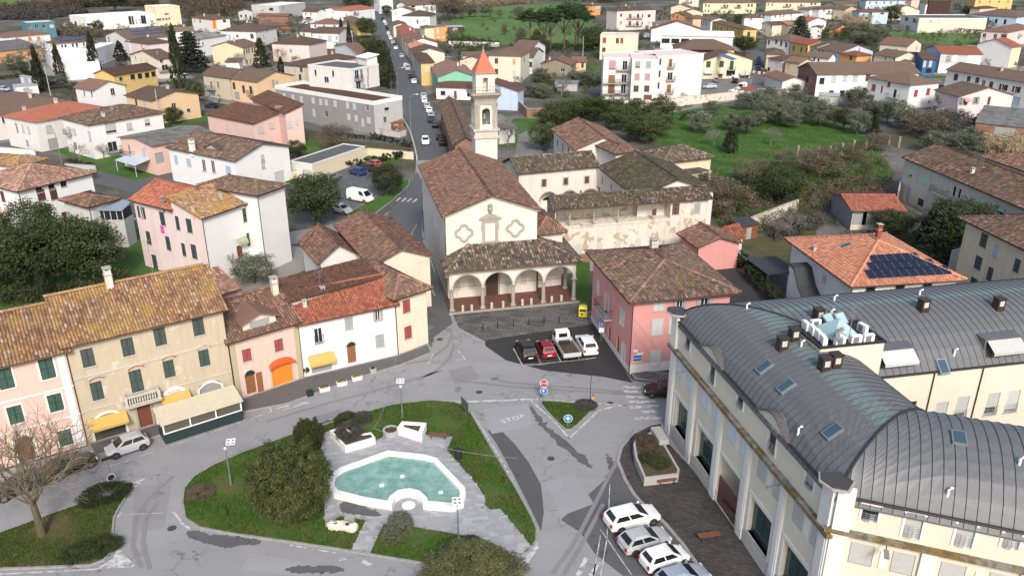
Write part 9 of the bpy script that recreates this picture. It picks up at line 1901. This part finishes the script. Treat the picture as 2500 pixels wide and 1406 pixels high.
for i,(x,y)in enumerate(((850,1135),(928,1165),(1000,1150),(1080,1140),(1172,1120),(1255,1095),(1345,1085),(1425,1065),(1510,1060),(1585,1070))):p=at('c',x,y);tag(obj('pergola_pier',pm_,None,(p[0],p[1],0),.2),('first','second','third','fourth','fifth','sixth','seventh','eighth','ninth','tenth')[i]+' ruined pergola pier from the left on the orchard grass','pier','ruined pergola piers')
b=MB();b.tube([(0,0,0),(0,0,9)],[.16,.1],8)
pm_=b.mesh('utility_pole',M_CONC)
for r,x,y,lb in(('t4',1325,880,'concrete utility pole beside the peach cottage'),('a',1170,915,'dark pole beside the apricot house'),('t5',80,500,'steel mast by the warehouse'),('a',370,700,'white pole below the first cypress')):p=at(r,x,y);tag(obj('utility_pole',pm_,None,(p[0],p[1],0)),lb,'pole')

# garden plots round the houses and the greenery that fills the gaps of the town
PLOT=[YARD,GRASS,ground_mat('garden_soil',[(.3,(.05,.055,.025)),(.6,(.10,.085,.05)),(.75,(.06,.085,.025))],.5,fine=5),ROADN,flat('plot_paving',(.23,.215,.195),.9,0,.15,1.5)]
for i,H_ in enumerate(HOUSES):
 if H_.dist<105 or H_.L<4:continue
 m_=[random.uniform(1,6)for _ in range(4)];P_=[H_.cen+H_.ux*sx+H_.uy*sy for sx,sy in((-H_.L/2-m_[0],-H_.D/2-m_[1]),(H_.L/2+m_[2],-H_.D/2-m_[1]),(H_.L/2+m_[2],H_.D/2+m_[3]),(-H_.L/2-m_[0],H_.D/2+m_[3]))]
 sheet('garden_plot',[tuple(q)for q in P_],.004+(i%30)*.0006,random.choice(PLOT))
def free(X_,Y_,m_=1.2):
 k=np.ones(len(X_),bool)
 for H_ in HOUSES:
  dx,dy=X_-H_.cen[0],Y_-H_.cen[1];k&=~((np.abs(dx*H_.ux[0]+dy*H_.ux[1])<H_.L/2+m_)&(np.abs(dx*H_.uy[0]+dy*H_.uy[1])<H_.D/2+m_))
 return k
STREETS=[pts(s)for s in('p 885 0 885 -14 930 -14 1000 140 1100 370 1100 400 1010 400 960 240 930 130','p 1838 120 1870 125 1850 165 1880 215 1900 262 1700 262 1690 200 1830 190','p 200 408 420 480 560 470 560 490 420 505 320 470','p 500 262 860 330 1000 345 1002 356 860 345 495 275','p -60 215 60 190 120 235 70 260 -60 262')]
def fill(label,s,n,h_,mat,rad,size):
 poly=pts(s);A_=np.array(poly);lo,hi=A_.min(0),A_.max(0);X_,Y_=lo[0]+(hi-lo)[0]*RNG.random(n*5),lo[1]+(hi-lo)[1]*RNG.random(n*5);k=inside(poly,X_,Y_)&free(X_,Y_)
 for q in STREETS:k&=~inside(q,X_,Y_)
 X_,Y_=X_[k][:n],Y_[k][:n];C_=[]
 for x,y in zip(X_,Y_):
  hh=h_*(.3+.9*RNG.random());m_=4+int(hh*2.5);C_.append(np.column_stack([x+RNG.normal(scale=.35+hh*.2,size=m_),y+RNG.normal(scale=.35+hh*.2,size=m_),hh*RNG.random(m_)]))
 o=stuff('garden_greenery',leaf_cloud('garden_greenery',np.concatenate(C_),rad,26,size,mat,RNG));o['label']=label;o['category']='greenery'
fill('dark shrubs and small trees filling the gardens of the upper left houses','p 0 340 0 120 400 60 900 30 960 240 1000 330 700 400 300 400',230,3.4,L_OAK,.75,.16);fill('green shrubs filling the gardens of the upper left houses','p 0 420 0 120 400 60 900 30 960 240 1000 330 700 420 300 460',170,2.2,L_GREEN,.6,.14)
fill('dark shrubs filling the gardens of the upper middle and right','p 1060 240 1020 120 1000 40 1600 20 2500 10 2500 330 2350 300 1900 190 1700 130 1480 240',330,3.2,L_OAK,.85,.18);fill('brown and green shrubs filling the gardens of the upper right','p 1080 260 1100 130 1600 20 2500 10 2500 400 2250 320 1850 260 1480 250',260,2.6,L_BROWN,.7,.16);fill('olive grey shrubs between the houses of the upper right','p 1600 120 1620 20 2500 10 2500 330 2000 230',160,3.4,L_OLIVE,.8,.17)
fill('garden shrubs around the villas on the right','p 1780 600 2000 500 2200 480 2330 640 2340 700 2000 560',60,1.6,L_GREEN,.5,.1)
